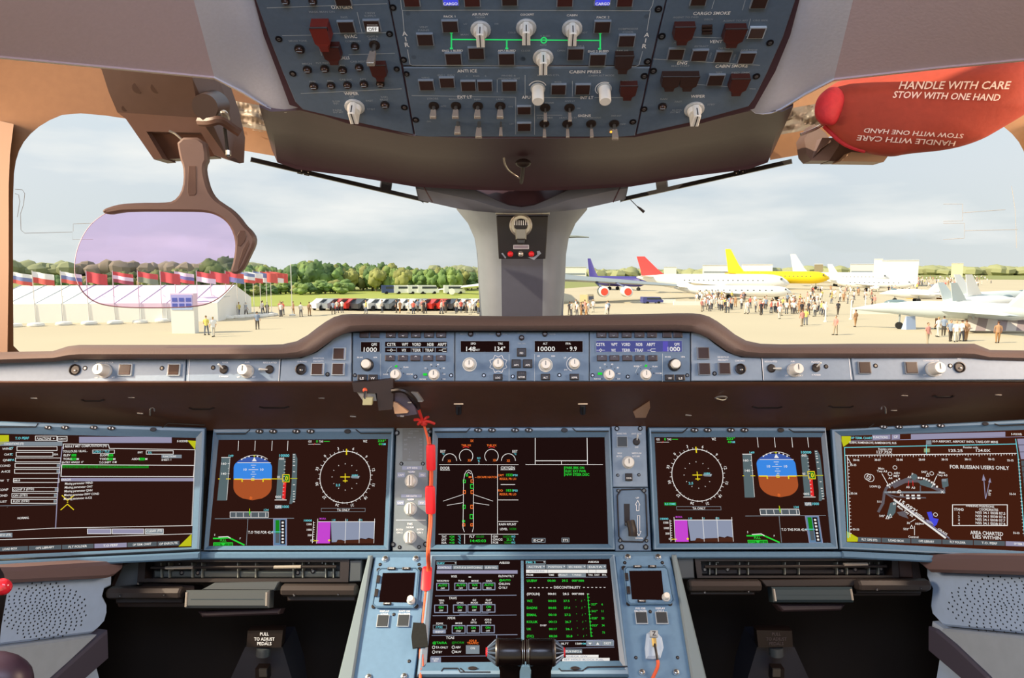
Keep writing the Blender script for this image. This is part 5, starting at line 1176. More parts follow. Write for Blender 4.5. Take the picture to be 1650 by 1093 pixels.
p.put('push_button', BTND, 853, 210, 84, 84, .004, z=.004); p.put('switch_collar', TOGB, 968, 210, 58, 58, .006, z=.004); p.put('toggle_switch', LEV, 972, 205, 30, 30, z=.004, tilt=-.7); p.put('rotary_knob', RKNOB, 902, 375, 50, 50, z=.004); p.put('key', KEYS, 906, 492, 56, 58, .005, z=.004)
for x, y in ((812, 105), (998, 105)): p.put('screw', SCREW, x, y, 40, 40, .004, z=.004)
for x, y in ((820, 477), (988, 474)): p.put('screw', SCREW, x, y, 26, 26, .004, z=.004)
d = p.D(.0048)
for t, x, y, w in (('BRAKE FAN', 850, 145, 76), ('ANTI SKID', 968, 146, 80), ('OFF', 970, 254, 28), ('MAX', 836, 302, 36), ('RTO', 832, 326, 44), ('MEDIUM', 970, 302, 74), ('AUTO BRK', 965, 326, 62)): d.text(t, x, y, 13, M_LET, w)
d.text('DECEL', 906, 500, 12, M_LET, 42, z=.006); d.build('lettering', p.root)
p = PT(MP, 'landing_gear_panel', 'narrow blue panel with black landing gear lever between up and down arrows', 'control panel', (1018, 888), GC2)
p.plate([(987, 786.5), (1044, 786.5), (1049, 888), (991, 888)], M_PANEL, -.03, .004)
d = p.D(0); d.mb.add(g_tube([(*d.T(x, y), .005) for x, y in ((815, 640), (848, 592), (1000, 588), (1042, 632), (1055, 960), (1020, 1010), (860, 1006), (828, 965), (815, 640))], .0016, 6), M_DARK); d.build('raised_frame', p.root)
for x, y, r in ((823, 600, 30), (1028, 600, 38), (838, 998, 34), (1048, 1000, 30), (848, 1050, 44), (1042, 1050, 44)): p.put('screw', SCREW, x, y, r, r, .005, z=.004)
d = p.D(0); d.solid([(868, 705), (914, 705), (916, 880), (874, 880)], .004, .0048, M_BLACK); d.build('lever_slot', p.root)
d = p.D(0); a = d.T(892, 865); b = d.T(918, 905); c = d.T(918, 955)
d.mb.add(g_tube([(a[0], a[1], .004), (b[0], b[1], .028)], .004, 10), M_METAL)
d.mb.add(g_tube(smooth_line([(b[0]-.003, b[1]+.016, .03), (b[0], b[1], .036), (c[0], c[1], .036)]), [.004, .008, .0095, .0095, .0095, .0095, .0095, .0095, .009, .008][:10] if False else .0085, 12), M_BLACK); d.build('gear_lever', p.root)
d = p.D(.0048)
d.line([(968, 760), (968, 715), (958, 715), (978, 678), (996, 715), (988, 715), (988, 760)], 4, M_LET, close=True); d.line([(976, 800), (976, 925), (966, 925), (988, 962), (1004, 925), (994, 925), (994, 800)], 4, M_LET, close=True); d.text('UP', 976, 658, 14, M_LET, 24); d.text('DOWN', 990, 980, 13, M_LET, 56); d.build('lettering', p.root)

# ---- pedestal head
GP1 = (570, 880, 5.132); GP2 = (820, 880, 5.132)
D = Draw(PD, z=0); D.solid([(600, 895), (1081, 894), (1140, 1140), (545, 1140)], -.25, -.012, M_BLACK)
ped = thing('pedestal', 'blue pedestal body between the seats with padded grey side edges', 'pedestal', Matrix.Translation((0, .95, .1)))
MB().add((D.mb.v, D.mb.f), M_BLACK, PD.M).build('body', ped, world=True)
for s in (1, -1):
    D = Draw(PD, z=0); q = [(594, 897), (601, 897), (563, 1140), (535, 1140)]; q = q if s > 0 else [(x+3, y-1) for x, y in mir(q)]
    D.solid(q, -.30, .008, M_PILLAR if s > 0 else M_PILLAR, .003); MB().add((D.mb.v, D.mb.f), mat('grey_blue_side_edge', '6f8088', .5), PD.M).build('side_edge', ped, world=True)
def radio(label, s):
    X = (lambda x: x) if s > 0 else (lambda x: x)
    g = GP1 if s > 0 else GP2
    base = (622, 1093) if s > 0 else (1078, 1093)
    p = PT(PD, 'radio_panel', label, 'control panel', base, g)
    out = [(604, 898), (692, 898), (664, 1120), (560, 1120)] if s > 0 else [(991, 896), (1079, 895), (1128, 1120), (1014, 1120)]
    p.plate(out, M_PEDES, -.02, .0)
    sc_ = [(245, 235), (512, 232), (490, 480), (212, 475)] if s > 0 else [(992, 218), (1256, 216), (1280, 458), (1015, 452)]
    fr = [(205, 215), (232, 195), (520, 192), (545, 215), (520, 495), (495, 520), (190, 518), (160, 490)] if s > 0 else [(950, 200), (975, 182), (1290, 182), (1312, 205), (1360, 455), (1335, 488), (1000, 492), (975, 470)]
    d = p.D(0); d.solid(fr, 0, .006, M_PEDES, .0025); d.mb.add(g_tube([(*d.T(*q), .006) for q in fr+fr[:1]], .0012, 6), M_BEZEL); d.build('bezel', p.root)
    d = p.D(0); d.solid(sc_, .004, .0068, emis('blank_screen', (36, 18, 16), 1)); d.build('screen', p.root)  # blank screen given a brown glow in place of the warm veil
    kx = ((318, 202), (440, 202), (208, 290), (192, 402), (283, 492)) if s > 0 else ((1058, 186), (1180, 185), (970, 270), (985, 380), (1093, 470))
    for i, (x, y) in enumerate(kx): p.put('bezel_key', KEY if False else KEYS, x, y, 66 if i in (0, 1, 4) else 26, 18 if i in (0, 1, 4) else 54, .004, z=.006) if False else inst('bezel_key', KEYS, p.root, T3(*p.D().T(x, y), .006) @ Matrix.Diagonal(((66 if i in (0, 1, 4) else 26)*p.D().k(x, y)[0], (18 if i in (0, 1, 4) else 60)*p.D().k(x, y)[1], .004, 1)))
    kn = (478, 465) if s > 0 else (1293, 440)
    p.put('rotary_knob', MB().add(g_lathe([(1, 0), (1, .5), (.85, .6)], 22), M_WHITEG).add(g_lathe([(.8, .5), (.76, 1.7), (.65, 1.85)], 22), M_WHITE).mesh('rotary_knob'), kn[0], kn[1], 34, 34, z=.006)
    bt = ((242, 625), (412, 622)) if s > 0 else ((1095, 600), (1262, 600))
    for x, y in bt: p.put('push_button', BTND, x, y, 98, 98, .004)
    big = ((262, 108), (515, 106), (418, 1078), (125, 1085)) if s > 0 else ((982, 92), (1232, 92), (1100, 1045), (1382, 1045))
    sm = ((218, 155), (540, 155), (458, 955), (332, 568)) if s > 0 else ((958, 140), (1268, 140), (1050, 925), (1395, 925), (1168, 545))
    bk = ((208, 202), (545, 195), (165, 502), (518, 502)) if s > 0 else ((950, 185), (1283, 182), (988, 480), (1332, 480))
    for x, y in big: p.put('screw', MB().add(g_lathe([(.5, 0), (.5, .12), (.45, .14)], 16), M_LEDGE).add(g_lathe([(.38, .1), (.36, .3), (.3, .34)], 14), M_METAL).add(g_box((0, 0, .35), (.5, .1, .03)), M_BLACK).mesh('screw'), x, y, 56, 56, z=0)
    for x, y in sm: p.put('screw', SCREW, x, y, 28, 28, .003)
    for x, y in bk: p.put('screw', KEYM, x, y, 38, 38, .004)
    d = p.D(.0006)
    if s > 0:
        for t, x, y, w in (('DISPLAY', 256, 541, 78), ('CYCLE', 254, 563, 60), ('CAPT OIS', 420, 541, 92), ('ON CENTER', 418, 563, 104)): d.text(t, x, y, 15, M_LET, w)
    else:
        for t, x, y, w in (('F/O OIS', 1088, 517, 80), ('ON CENTER', 1088, 540, 104), ('DISPLAY', 1252, 517, 78), ('CYCLE', 1254, 540, 58)): d.text(t, x, y, 15, M_LET, w)
    d.build('lettering', p.root)
    d = p.D(.0105)
    if s > 0:
        for t, x, y in (('MODE', 318, 202), ('COM', 440, 202), ('MENU', 283, 492)): d.text(t, x, y, 11, M_LET)
    else:
        for t, x, y in (('MODE', 1058, 186), ('COM', 1180, 185), ('MENU', 1093, 470)): d.text(t, x, y, 11, M_LET)
    d.build('key_marking', p.root)
    return p
radio('left pedestal panel with blank square screen and two dark keys', 1)
radio('right pedestal panel with blank square screen and two dark keys', -1)
C = DU(PD, 'lower middle display on the pedestal showing surveillance buttons and flight plan list', [(694, 897), (990, 896), (1013, 1092), (672, 1092)], [(702, 904), (982, 902), (998, 1066), (688, 1069)], [],
       latch=[[(712, 1085), (715, 1080), (738, 1080), (742, 1086), (755, 1086)], [(742, 1080), (750, 1086), (790, 1086)], [(938, 1084), (946, 1078), (1010, 1077)], [(900, 1080), (904, 1084), (938, 1084)]])
for x in (762, 926): inst('bezel_key', KEYM, C.root, T3(*Draw(PD, root_uv=C.ru).T(x, 1080), .0085) @ Matrix.Diagonal((.017, .006, .006, 1)))
d = C.G(GP1)
d.poly([(1382, 130), (1404, 130), (1410, 790), (1385, 790)], M_BEZEL, .002); sub_part(d, 'screen_divider', C.scr)
def seg(d, x, y, a, b, w=100, h=56):
    d.box(x-w/2, y-h/2, x+w/2, y+h/2, 7, S_LILG); d.text(a, x, y-12, 19, S_G, z=.0003); d.text(b, x, y+14, 14, S_W, z=.0003)
d = C.G(GP1)
d.poly([(688, 133), (845, 133), (845, 160), (688, 160)], S_BLACK); d.box(688, 133, 848, 160, 4, S_GR); d.text('SURV', 722, 148, 17, S_C, 60); d.poly([(835, 142), (850, 142), (842, 152)], S_W, .0004); d.text('AIB350', 1246, 143, 17, S_W, 86)
for a, b, t in ((690, 812, 'CONTROLS'), (818, 1072, 'STATUS & SWITCHING'), (1078, 1196, 'SURV RCL')): d.rect(a, 166, b, 198, S_GR if a != 690 else S_LILG); d.text(t, (a+b)/2, 184, 16, S_W, min(b-a-20, 230), z=.0003)
d.rect(686, 206, 1355, 234, S_LIL); sub_part(d, 'title_bar', C.scr)
d = C.G(GP1)
d.text('WXR', 830, 256, 20, S_W, 50); d.rect(950, 258, 970, 266, S_W)
for t, x in (('WDR/PRW', 738), ('TURB', 890), ('MODE', 1003), ('GAIN', 1118)): d.text(t, x, 294, 15, S_W)
seg(d, 737, 342, 'AUTO', 'OFF'); seg(d, 886, 341, 'AUTO', 'OFF'); seg(d, 1002, 340, 'WX', 'MAP'); seg(d, 1118, 339, 'AUTO', 'MAN')
d.text('ELEVN/TILT', 1262, 254, 17, S_W, 128); d.text('@AUTO', 1250, 287, 17, S_G, 92)
for t, y in (('ELEVN', 318), ('TILT', 350)): d.arc(1210, y, 9, 0, 360, 4, S_W, n=14); d.text(t, 1226, y, 17, S_W, al='l')
d.line([(675, 418), (1345, 412)], 5, S_LILG); sub_part(d, 'weather_radar_buttons', C.scr)
d = C.G(GP1)
d.text('TAWS', 820, 436, 20, S_W, 64)
for t, x, y in (('TERR', 727, 455), ('SYS', 727, 477), ('GPWS', 880, 475), ('G/S', 998, 452), ('MODE', 998, 474), ('FLAP', 1115, 452), ('MODE', 1115, 474)): d.text(t, x, y, 15, S_W)
for x, y in ((723, 525), (878, 524), (997, 522), (1115, 521)): seg(d, x, y, 'ON', 'OFF', 106, 62)
d.line([(875, 570), (1112, 566)], 3, S_LILG); d.line([(655, 582), (1345, 576)], 5, S_LILG); sub_part(d, 'terrain_buttons', C.scr)
d = C.G(GP1)
d.text('XPDR', 808, 600, 20, S_W, 68)
for t, x, y in (('SQWK', 712, 645), ('MODE', 870, 643), ('ALT', 994, 616), ('RPTG', 992, 638), ('ADS-B', 1110, 614), ('RPTG', 1112, 637)): d.text(t, x, y, 15, S_W)
d.box(658, 660, 768, 692, 4, S_GR); d.text('1732', 708, 676, 17, S_C, 54); d.rect(655, 698, 762, 728, S_LILG); d.text('IDENT', 710, 715, 16, S_W, 66, z=.0003)
seg(d, 868, 695, 'AUTO', 'STBY', 106, 62); seg(d, 990, 694, 'ON', 'OFF', 106, 62); seg(d, 1110, 692, 'ON', 'OFF', 106, 62)
d.line([(648, 745), (1352, 738)], 5, S_LILG); sub_part(d, 'transponder_buttons', C.scr)
d = C.G(GP1)
d.text('TCAS', 798, 763, 20, S_W, 68); d.text('@TA/RA', 712, 805, 19, S_G, 118); d.text('@NORM', 862, 803, 19, S_GD, 100)
for t, x, y in (('TA ONLY', 676, 843), ('STBY', 676, 882), ('ABV', 838, 842), ('BLW', 838, 880)): d.arc(x-14, y, 11, 0, 360, 4, S_W, n=14); d.text(t, x+3, y, 18, S_W, al='l')
d.text('ADS-B', 985, 788, 17, S_A, 62); d.text('TRAFFIC', 985, 808, 17, S_A, 94); d.rect(928, 826, 1040, 896, S_GR); d.text('ON', 984, 850, 18, S_W, z=.0003)
d.line([(1182, 742), (1182, 830)], 6, S_LILG); d.line([(640, 918), (1090, 914)], 4, S_LILG); d.rect(634, 925, 722, 968, S_LILG); d.text('CLEAR', 678, 938, 14, S_W, z=.0003); d.text('MSG', 678, 955, 12, S_W, z=.0003); sub_part(d, 'traffic_buttons', C.scr)
d = C.G(GP2)
d.box(140, 128, 302, 152, 4, S_GR); d.text('FMS 2', 182, 140, 16, S_C, 78); d.poly([(285, 134), (300, 134), (292, 145)], S_W, .0004); d.text('AIB350', 697, 137, 16, S_W, 90)
for a, b, t in ((142, 303, 'ACTIVE'), (308, 470, 'POSITION'), (474, 637, 'SEC INDEX'), (642, 804, 'DATA')): d.rect(a, 158, b, 195, S_GR); d.text(t, (a+b)/2-8, 178, 16, S_W, min(110, b-a-40), z=.0003); d.poly([(b-20, 170), (b-6, 170), (b-13, 182)], S_W, .0004)
d.rect(142, 200, 810, 228, S_W); d.text('ACTIVE/F-PLN', 230, 214, 14, S_LILG, z=.0003); d.rect(320, 200, 323, 228, S_GR, .0003); d.rect(658, 200, 661, 228, S_GR, .0003); d.rect(718, 200, 721, 228, S_GR, .0003)
d.rect(410, 232, 635, 262, S_GR)
for t, x in (('FROM', 172), ('TIME', 350), ('SPD/ALT', 445), ('T.WIND', 560), ('TRK', 675), ('DIST', 728), ('FPA', 788)): d.text(t, x, 245, 15, S_W, z=.0003)
d.line([(142, 266), (812, 262)], 4, S_LILG); sub_part(d, 'title_bar', C.scr)
d = C.G(GP2)
rows_ = [('UUBW', '00:00', '29.5', "000°/000", 292, S_G), ('(SPOLIN)', '00:01', '28.5', "000°/000", 401, S_W), ('WZ', '00:03', '27.5', '', 459, S_G), ('DADNI', '00:05', '27.4', '', 516, S_G), ('ERMAL', '00:10', '27.2', '', 574, S_G), ('KOLUK', '00:13', '26.7', '', 632, S_G), ('UK', '00:17', '26.1', '', 691, S_G), ('(T/C)', '00:20', '25.8', '', 750, S_G)]
for a, b, c, e_, y, m in rows_:
    k_ = (y-292)*.01; d.text(a, 148, y, 20, m, al='l'); d.text(b, 352+k_*3, y, 18, m, 66); d.text(c, 462+k_*8, y, 18, m, 50)
    if e_: d.text(e_, 570, y, 17, m, 100)
    else: d.text('°', 542+k_*6, y-3, 14, m); d.text('/', 590+k_*6, y, 16, m); d.text('°', 615+k_*6, y-3, 14, m)
for i in list(range(6)): d.line([(172+i*34, 350), (184+i*34, 350)], 5, S_W); d.line([(614+i*34, 348), (626+i*34, 348)], 5, S_W)
d.text('DISCONTINUITY', 482, 347, 21, S_W, 220)
d.line([(650, 400), (664, 560), (680, 755)], 5, S_G)
for y in (402, 430, 458, 487, 515, 545, 573, 603, 632, 661, 691, 721, 750): x = 650+(y-400)*.085; d.line([(x-4, y), (x+12, y)], 4, S_G if y > 410 else S_W)
for y in (458, 515, 573, 632, 691): d.disc(650+(y-400)*.085, y, 6, S_G, .0003, 8)
for t, u_, y in (('327°', '6', 487), ('341°', '11', 544), ('328°', '23', 602), ('323°', '34', 661), ('', '73', 720)):
    if t: d.text(t, 705+(y-487)*.04, y, 17, S_G, 50)
    d.text(u_, 770+(y-487)*.05, y, 17, S_G)
d.text('D187', 285, 661, 15, S_W, 52); sub_part(d, 'flight_plan_list', C.scr)
d = C.G(GP2)
d.line([(150, 795), (860, 780)], 4, S_LILG); d.text("18.7T", 462, 812, 16, S_W, 62); d.text('1589', 575, 812, 16, S_W, 50); d.text('NM', 618, 812, 14, S_C, 32)
for a, b in ((642, 698), (703, 760), (766, 865)): d.rect(a, 788, b, 830, S_GR); d.box(a, 788, b, 830, 4, S_LILG, .0002)
d.poly([(655, 805), (685, 805), (670, 822)], S_W, .0004); d.poly([(720, 822), (746, 822), (733, 800)], S_W, .0004); d.text('DEST', 815, 810, 18, S_W, 60, z=.0004)
d.rect(465, 860, 604, 892, S_GR); d.text('PLN INFO', 525, 876, 17, S_W, 108, z=.0003); d.poly([(585, 884), (600, 884), (592, 870)], S_W, .0004); d.rect(470, 905, 740, 928, S_W); d.rect(440, 930, 832, 958, S_W); d.text('CHECK GW', 560, 917, 14, S_LILG, 180, z=.0003); d.text('SET HOLD BLOCK FUEL', 620, 945, 14, S_LILG, 330, z=.0003); d.line([(470, 850), (870, 842)], 4, S_LILG); sub_part(d, 'message_area', C.scr)

# ---- thrust levers
GT = (740, 1000, 7.5)
def px3(x, y, dd): return at(740+x/7.5, 1000+y/7.5, dd)
for s, lab in ((1, 'black thrust lever with red tipped knob on the left'), (-1, 'black thrust lever with red tipped knob on the right')):
    X = (lambda x: x) if s > 0 else (lambda x: 1600-x)
    r = thing('thrust_lever', lab, 'lever', Matrix.Translation(px3(X(610), 1100, 1.13)))
    dd = 1.10
    def barrel(xa, xb, ra, rb, m, mb, n=28):
        a = px3(X(xa), 385, dd); b = px3(X(xb), 385, dd); mb.add(g_tube([a, a.lerp(b, .05), a.lerp(b, .95), b], [ra*.96, ra, rb, rb*.96], n), m)
    k = dd/1100/7.5
    mb = MB(); barrel(470, 755, 155*k, 155*k, mat('glossy_black_grip', '0d0606', .25), mb); mb.build('grip', r, world=True)
    mb = MB(); barrel(440, 470, 150*k, 158*k, M_METAL, mb); barrel(455, 480, 160*k, 160*k, M_BLACK, mb); barrel(755, 792, 130*k, 140*k, M_BLACK, mb); barrel(760, 768, 146*k, 146*k, M_METAL, mb); barrel(782, 788, 140*k, 140*k, M_METAL, mb); mb.build('collar', r, world=True)
    mb = MB(); barrel(345, 448, 48*k, 138*k, mat('dark_ribbed_cone', '1a1c22', .3, metal=.4), mb)
    a = px3(X(345), 385, dd); b = px3(X(445), 385, dd); ax = (b-a).normalized(); u, w_ = frame_of(ax)
    for i in range(14):
        an = 2*PI*i/14; e_ = u*math.cos(an)+w_*math.sin(an)
        mb.add(g_tube([a+e_*52*k, b+e_*140*k], .0016, 5), mat('cool_steel_rib', '5d6f86', .35, metal=.5))
    mb.build('ribbed_cone', r, world=True)
    mb = MB(); barrel(322, 346, 52*k, 54*k, M_REDTAG, mb); mb.build('red_button', r, world=True)
    a = px3(X(612), 420, dd+.015); b = px3(X(612), 1150, dd+.04)
    mb = MB(); U = Vector((1, 0, 0)); dv = (b-a).normalized(); nn = U.cross(dv)
    rws = []
    for t, w2, th in ((-.1, 150, 70), (.08, 150, 90), (.2, 122, 80), (1, 118, 80)):
        c = a.lerp(b, t); rws.append([c+U*(sx*w2*k)+nn*(sy*th*k) for sx, sy in ((-1, -.8), (-.85, -1), (.85, -1), (1, -.8), (1, .8), (.85, 1), (-.85, 1), (-1, .8))])
    mb.add(g_loft(rws, True), mat('glossy_black_grip', '0d0606', .25)); mb.build('stalk', r, world=True)
# small blue block between the levers
r = tag(MB().add(g_loft([[px3(728, 1150, 1.16), px3(862, 1150, 1.16), px3(862, 1150, 1.2), px3(728, 1150, 1.2)], [px3(728, 562, 1.16), px3(862, 562, 1.16), px3(862, 562, 1.2), px3(728, 562, 1.2)]], True), M_PEDES).add(g_loft([[px3(778, 562, 1.17), px3(824, 562, 1.17), px3(824, 562, 1.19), px3(778, 562, 1.19)], [px3(780, 515, 1.17), px3(822, 515, 1.17), px3(822, 515, 1.19), px3(780, 515, 1.19)]], True), M_PEDES)
        .add(([px3(728, 562, 1.16), px3(862, 562, 1.16), px3(862, 562, 1.2), px3(728, 562, 1.2), px3(780, 515, 1.17), px3(822, 515, 1.17), px3(822, 515, 1.19), px3(780, 515, 1.19)], [(0, 1, 2, 3), (4, 5, 6, 7)]), M_PEDES).build('lever_gate', world=True), 'small blue block between the two thrust levers', 'lever gate')

# ---- orange streamer cord, tags and tape
c1 = thing('safety_streamer', 'orange cord with three bright red sleeves hanging from the glareshield down the pedestal', 'streamer', Matrix.Translation(at(676, 1093, 1.2)))
path = [(673, 655, 1.33), (678, 668, 1.35), (684, 688, 1.37), (689, 705, 1.36), (693, 740, 1.35), (694, 770, 1.345), (692, 805, 1.34), (693, 840, 1.33), (690, 870, 1.315), (688, 895, 1.29), (690, 915, 1.27), (686, 955, 1.24), (683, 985, 1.22), (681, 1010, 1.205), (677, 1050, 1.185), (678, 1075, 1.17), (676, 1130, 1.13)]
def cordp(q): return PD.world(q[0], q[1], .006 if q[1] < 1080 else .01) if q[1] > 905 else at(*q)
P3 = smooth_line([cordp(q) for q in path])
mb = MB().add(g_tube(P3, .0026, 8), M_ORANGE).add(g_tube([q+Vector((.004, 0, .001)) for q in smooth_line([cordp(q) for q in path[3:-1]])], .0018, 6), mat('deep_orange_thread', 'c8502c', .6)); mb.build('cord', c1, world=True)
for y0, y1, x0, x1, d0, w_ in ((717, 758, 694, 694.5, 1.335, 7.5), (784, 828, 693, 694, 1.325, 8), (914, 951, 688.5, 686, 1.30, 8.2)):
    rws = []
    for t in (0, .06, .5, .94, 1):
        x = lerp(x0, x1, t); y = lerp(y0, y1, t); ww = w_*(.82 if t in (0, 1) else 1)*d0/1100; c = at(x, y, d0) if y < 900 else PD.world(x, y, .009)
        rws.append([c+Vector((ww*math.cos(a), ww*.45*math.sin(a), 0)) for a in [2*PI*i/12 for i in range(12)]])
    v, f = g_loft(rws, True); n = len(v); MB().add((v, f+[tuple(range(11, -1, -1)), tuple(range(n-12, n))]), M_REDTAG).build('red_sleeve', c1, world=True)
mb = MB(); rb = mat('red_ribbon_knot', 'd8342f', .6)
for e_ in ((668, 677), (690, 672), (700, 683), (674, 684)): mb.add(g_tube(smooth_line([at(681, 680, 1.36), at((681+e_[0])/2, (681+e_[1])/2-3, 1.35), at(e_[0], e_[1], 1.36)]), [.005, .0048, .0045, .004, .0035, .003, .0025, .002][:8] if False else .003, 6), rb)
mb.add(g_tube([at(672, 656, 1.33), at(677, 668, 1.345), at(683, 682, 1.36)], .003, 6), rb).add(g_sphere(tuple(at(683, 681, 1.358)), (.008, .006, .008), 10, 6), rb); mb.build('ribbon_knot', c1, world=True)
D = Draw(PD, z=0); ru = PD.uv(676, 1048); D.r = ru
D.solid([(667, 1007), (684, 1008), (687, 1011), (691, 1046), (666, 1049), (664, 1030)], .0098, .0125, M_TAPE, .0006)
t_ = D.mb.build('tape_patch', None); t_.matrix_basis = PD.at_frame(676, 1048); tag(t_, 'black cloth tape holding the orange cord to the pedestal', 'tape')
# right hand plug with its tag
c2 = thing('tagged_plug', 'clear plug with white tag marked Z and orange lead on the right pedestal panel', 'plug', PD.at_frame(1054, 1068)); ru = PD.uv(1054, 1068)
D = Draw(PD, GP2, 0, root_uv=ru); D.solid([(1135, 735), (1165, 718), (1225, 730), (1262, 770), (1275, 850), (1250, 935), (1190, 945), (1130, 940), (1122, 850)], 0, .010, mat('milky_clear_plastic', 'b9cde2', .25), .004); D.build('clear_body', c2)
D = Draw(PD, GP2, 0, root_uv=ru); D.solid([(1158, 722), (1222, 722), (1222, 775), (1158, 775)], .010, .016, mat('pale_grey_tag', 'a9b0b4', .5), .001); D.build('tag_block', c2)
D = Draw(PD, GP2, .0165, root_uv=ru); D.text('Z', 1190, 748, 36, M_BLACK, 34); D.build('lettering', c2)
D = Draw(PD, GP2, 0, root_uv=ru); D.solid([(1172, 785), (1208, 785), (1212, 850), (1180, 850)], .010, .017, mat('brass_contact', 'e8c878', .3, metal=.6), .002); D.build('brass_contact', c2)
D = Draw(PD, GP2, 0, root_uv=ru); D.mb.add(g_tube([(*D.T(x, y), z) for x, y, z in ((1195, 835, .016), (1205, 900, .018), (1218, 975, .018))], .0022, 8), M_BLACK); D.build('black_lead', c2)
D = Draw(PD, GP2, 0, root_uv=ru); D.mb.add(g_tube(smooth_line([(*D.T(x, y), z) for x, y, z in ((1218, 970, .018), (1224, 1010, .016), (1205, 1060, .01), (1180, 1110, .004), (1165, 1180, .003))]), .003, 8), M_ORANGE); D.build('orange_lead', c2)
# tablet / bracket hanging under the glareshield
r = thing('camera_mount', 'dark folded bracket hanging under the glareshield with clear buckle and purple tinted arm', 'mount', Matrix.Translation(at(625, 672, 1.33)))
def slab(pts, d0, th, m, name):
    v = [at(*q, d0) if len(q) == 2 else at(*q) for q in pts]; w2 = [p+Vector((0, th, 0)) for p in v]; n = len(v)
    MB().add((v+w2, [tuple(range(n)), tuple(range(2*n-1, n-1, -1))]+[(i, (i+1) % n, n+(i+1) % n, n+i) for i in range(n)]), m).build(name, r, world=True, smooth=False)
slab([(567, 617), (600, 615), (633, 611), (634, 640), (632, 660), (610, 662), (607, 634), (570, 632)], 1.235, .02, M_BROWN if False else mat('dark_brown_bracket', '2a1a16', .5), 'black_plate')
slab([(575, 632), (604, 632), (607, 646), (586, 648)], 1.24, .012, mat('milky_grey_plastic', '8f8a84', .4), 'grey_tab')
slab([(585, 641), (600, 641), (599, 653), (584, 653)], 1.228, .01, mat('yellowish_clear_buckle', 'b9b68c', .25), 'buckle')
slab([(630, 632), (652, 634), (668, 655), (672, 668), (640, 672), (632, 655)], 1.25, .014, mat('violet_grey_arm', '4c3f4e', .35), 'violet_arm')
slab([(632, 647), (640, 650), (658, 664), (656, 666), (636, 667)], 1.24, .008, mat('warm_lit_bare_metal', 'c89c78', .4, metal=.3), 'bare_metal_gusset')
slab([(662, 632), (672, 633), (682, 647), (672, 648)], 1.245, .01, mat('grey_strap', '73706c', .5), 'grey_strap')
MB().add(g_tube([at(588, 628, 1.235), at(589, 634, 1.232), at(588, 643, 1.23)], .003, 8), M_DARK).add(g_sphere(tuple(at(588, 629, 1.235)), .0045, 10, 6), mat('small_red_bead', 'd85a3a', .4)).build('red_tipped_pin', r, world=True)
MB().add(g_tube(smooth_line([at(632, 630, 1.232), at(648, 628, 1.225), at(662, 637, 1.23), at(672, 650, 1.25), at(674, 658, 1.27)]), .0045, 8), M_BLACK).build('curved_black_arm', r, world=True)
mb = MB()
for x, y in ((660, 649), (678, 647), (648, 671)): mb.add(g_tube([at(x-3, y, 1.238), at(x+3, y, 1.238)], .0015, 6), M_METALW)
mb.build('bright_rivets', r, world=True)
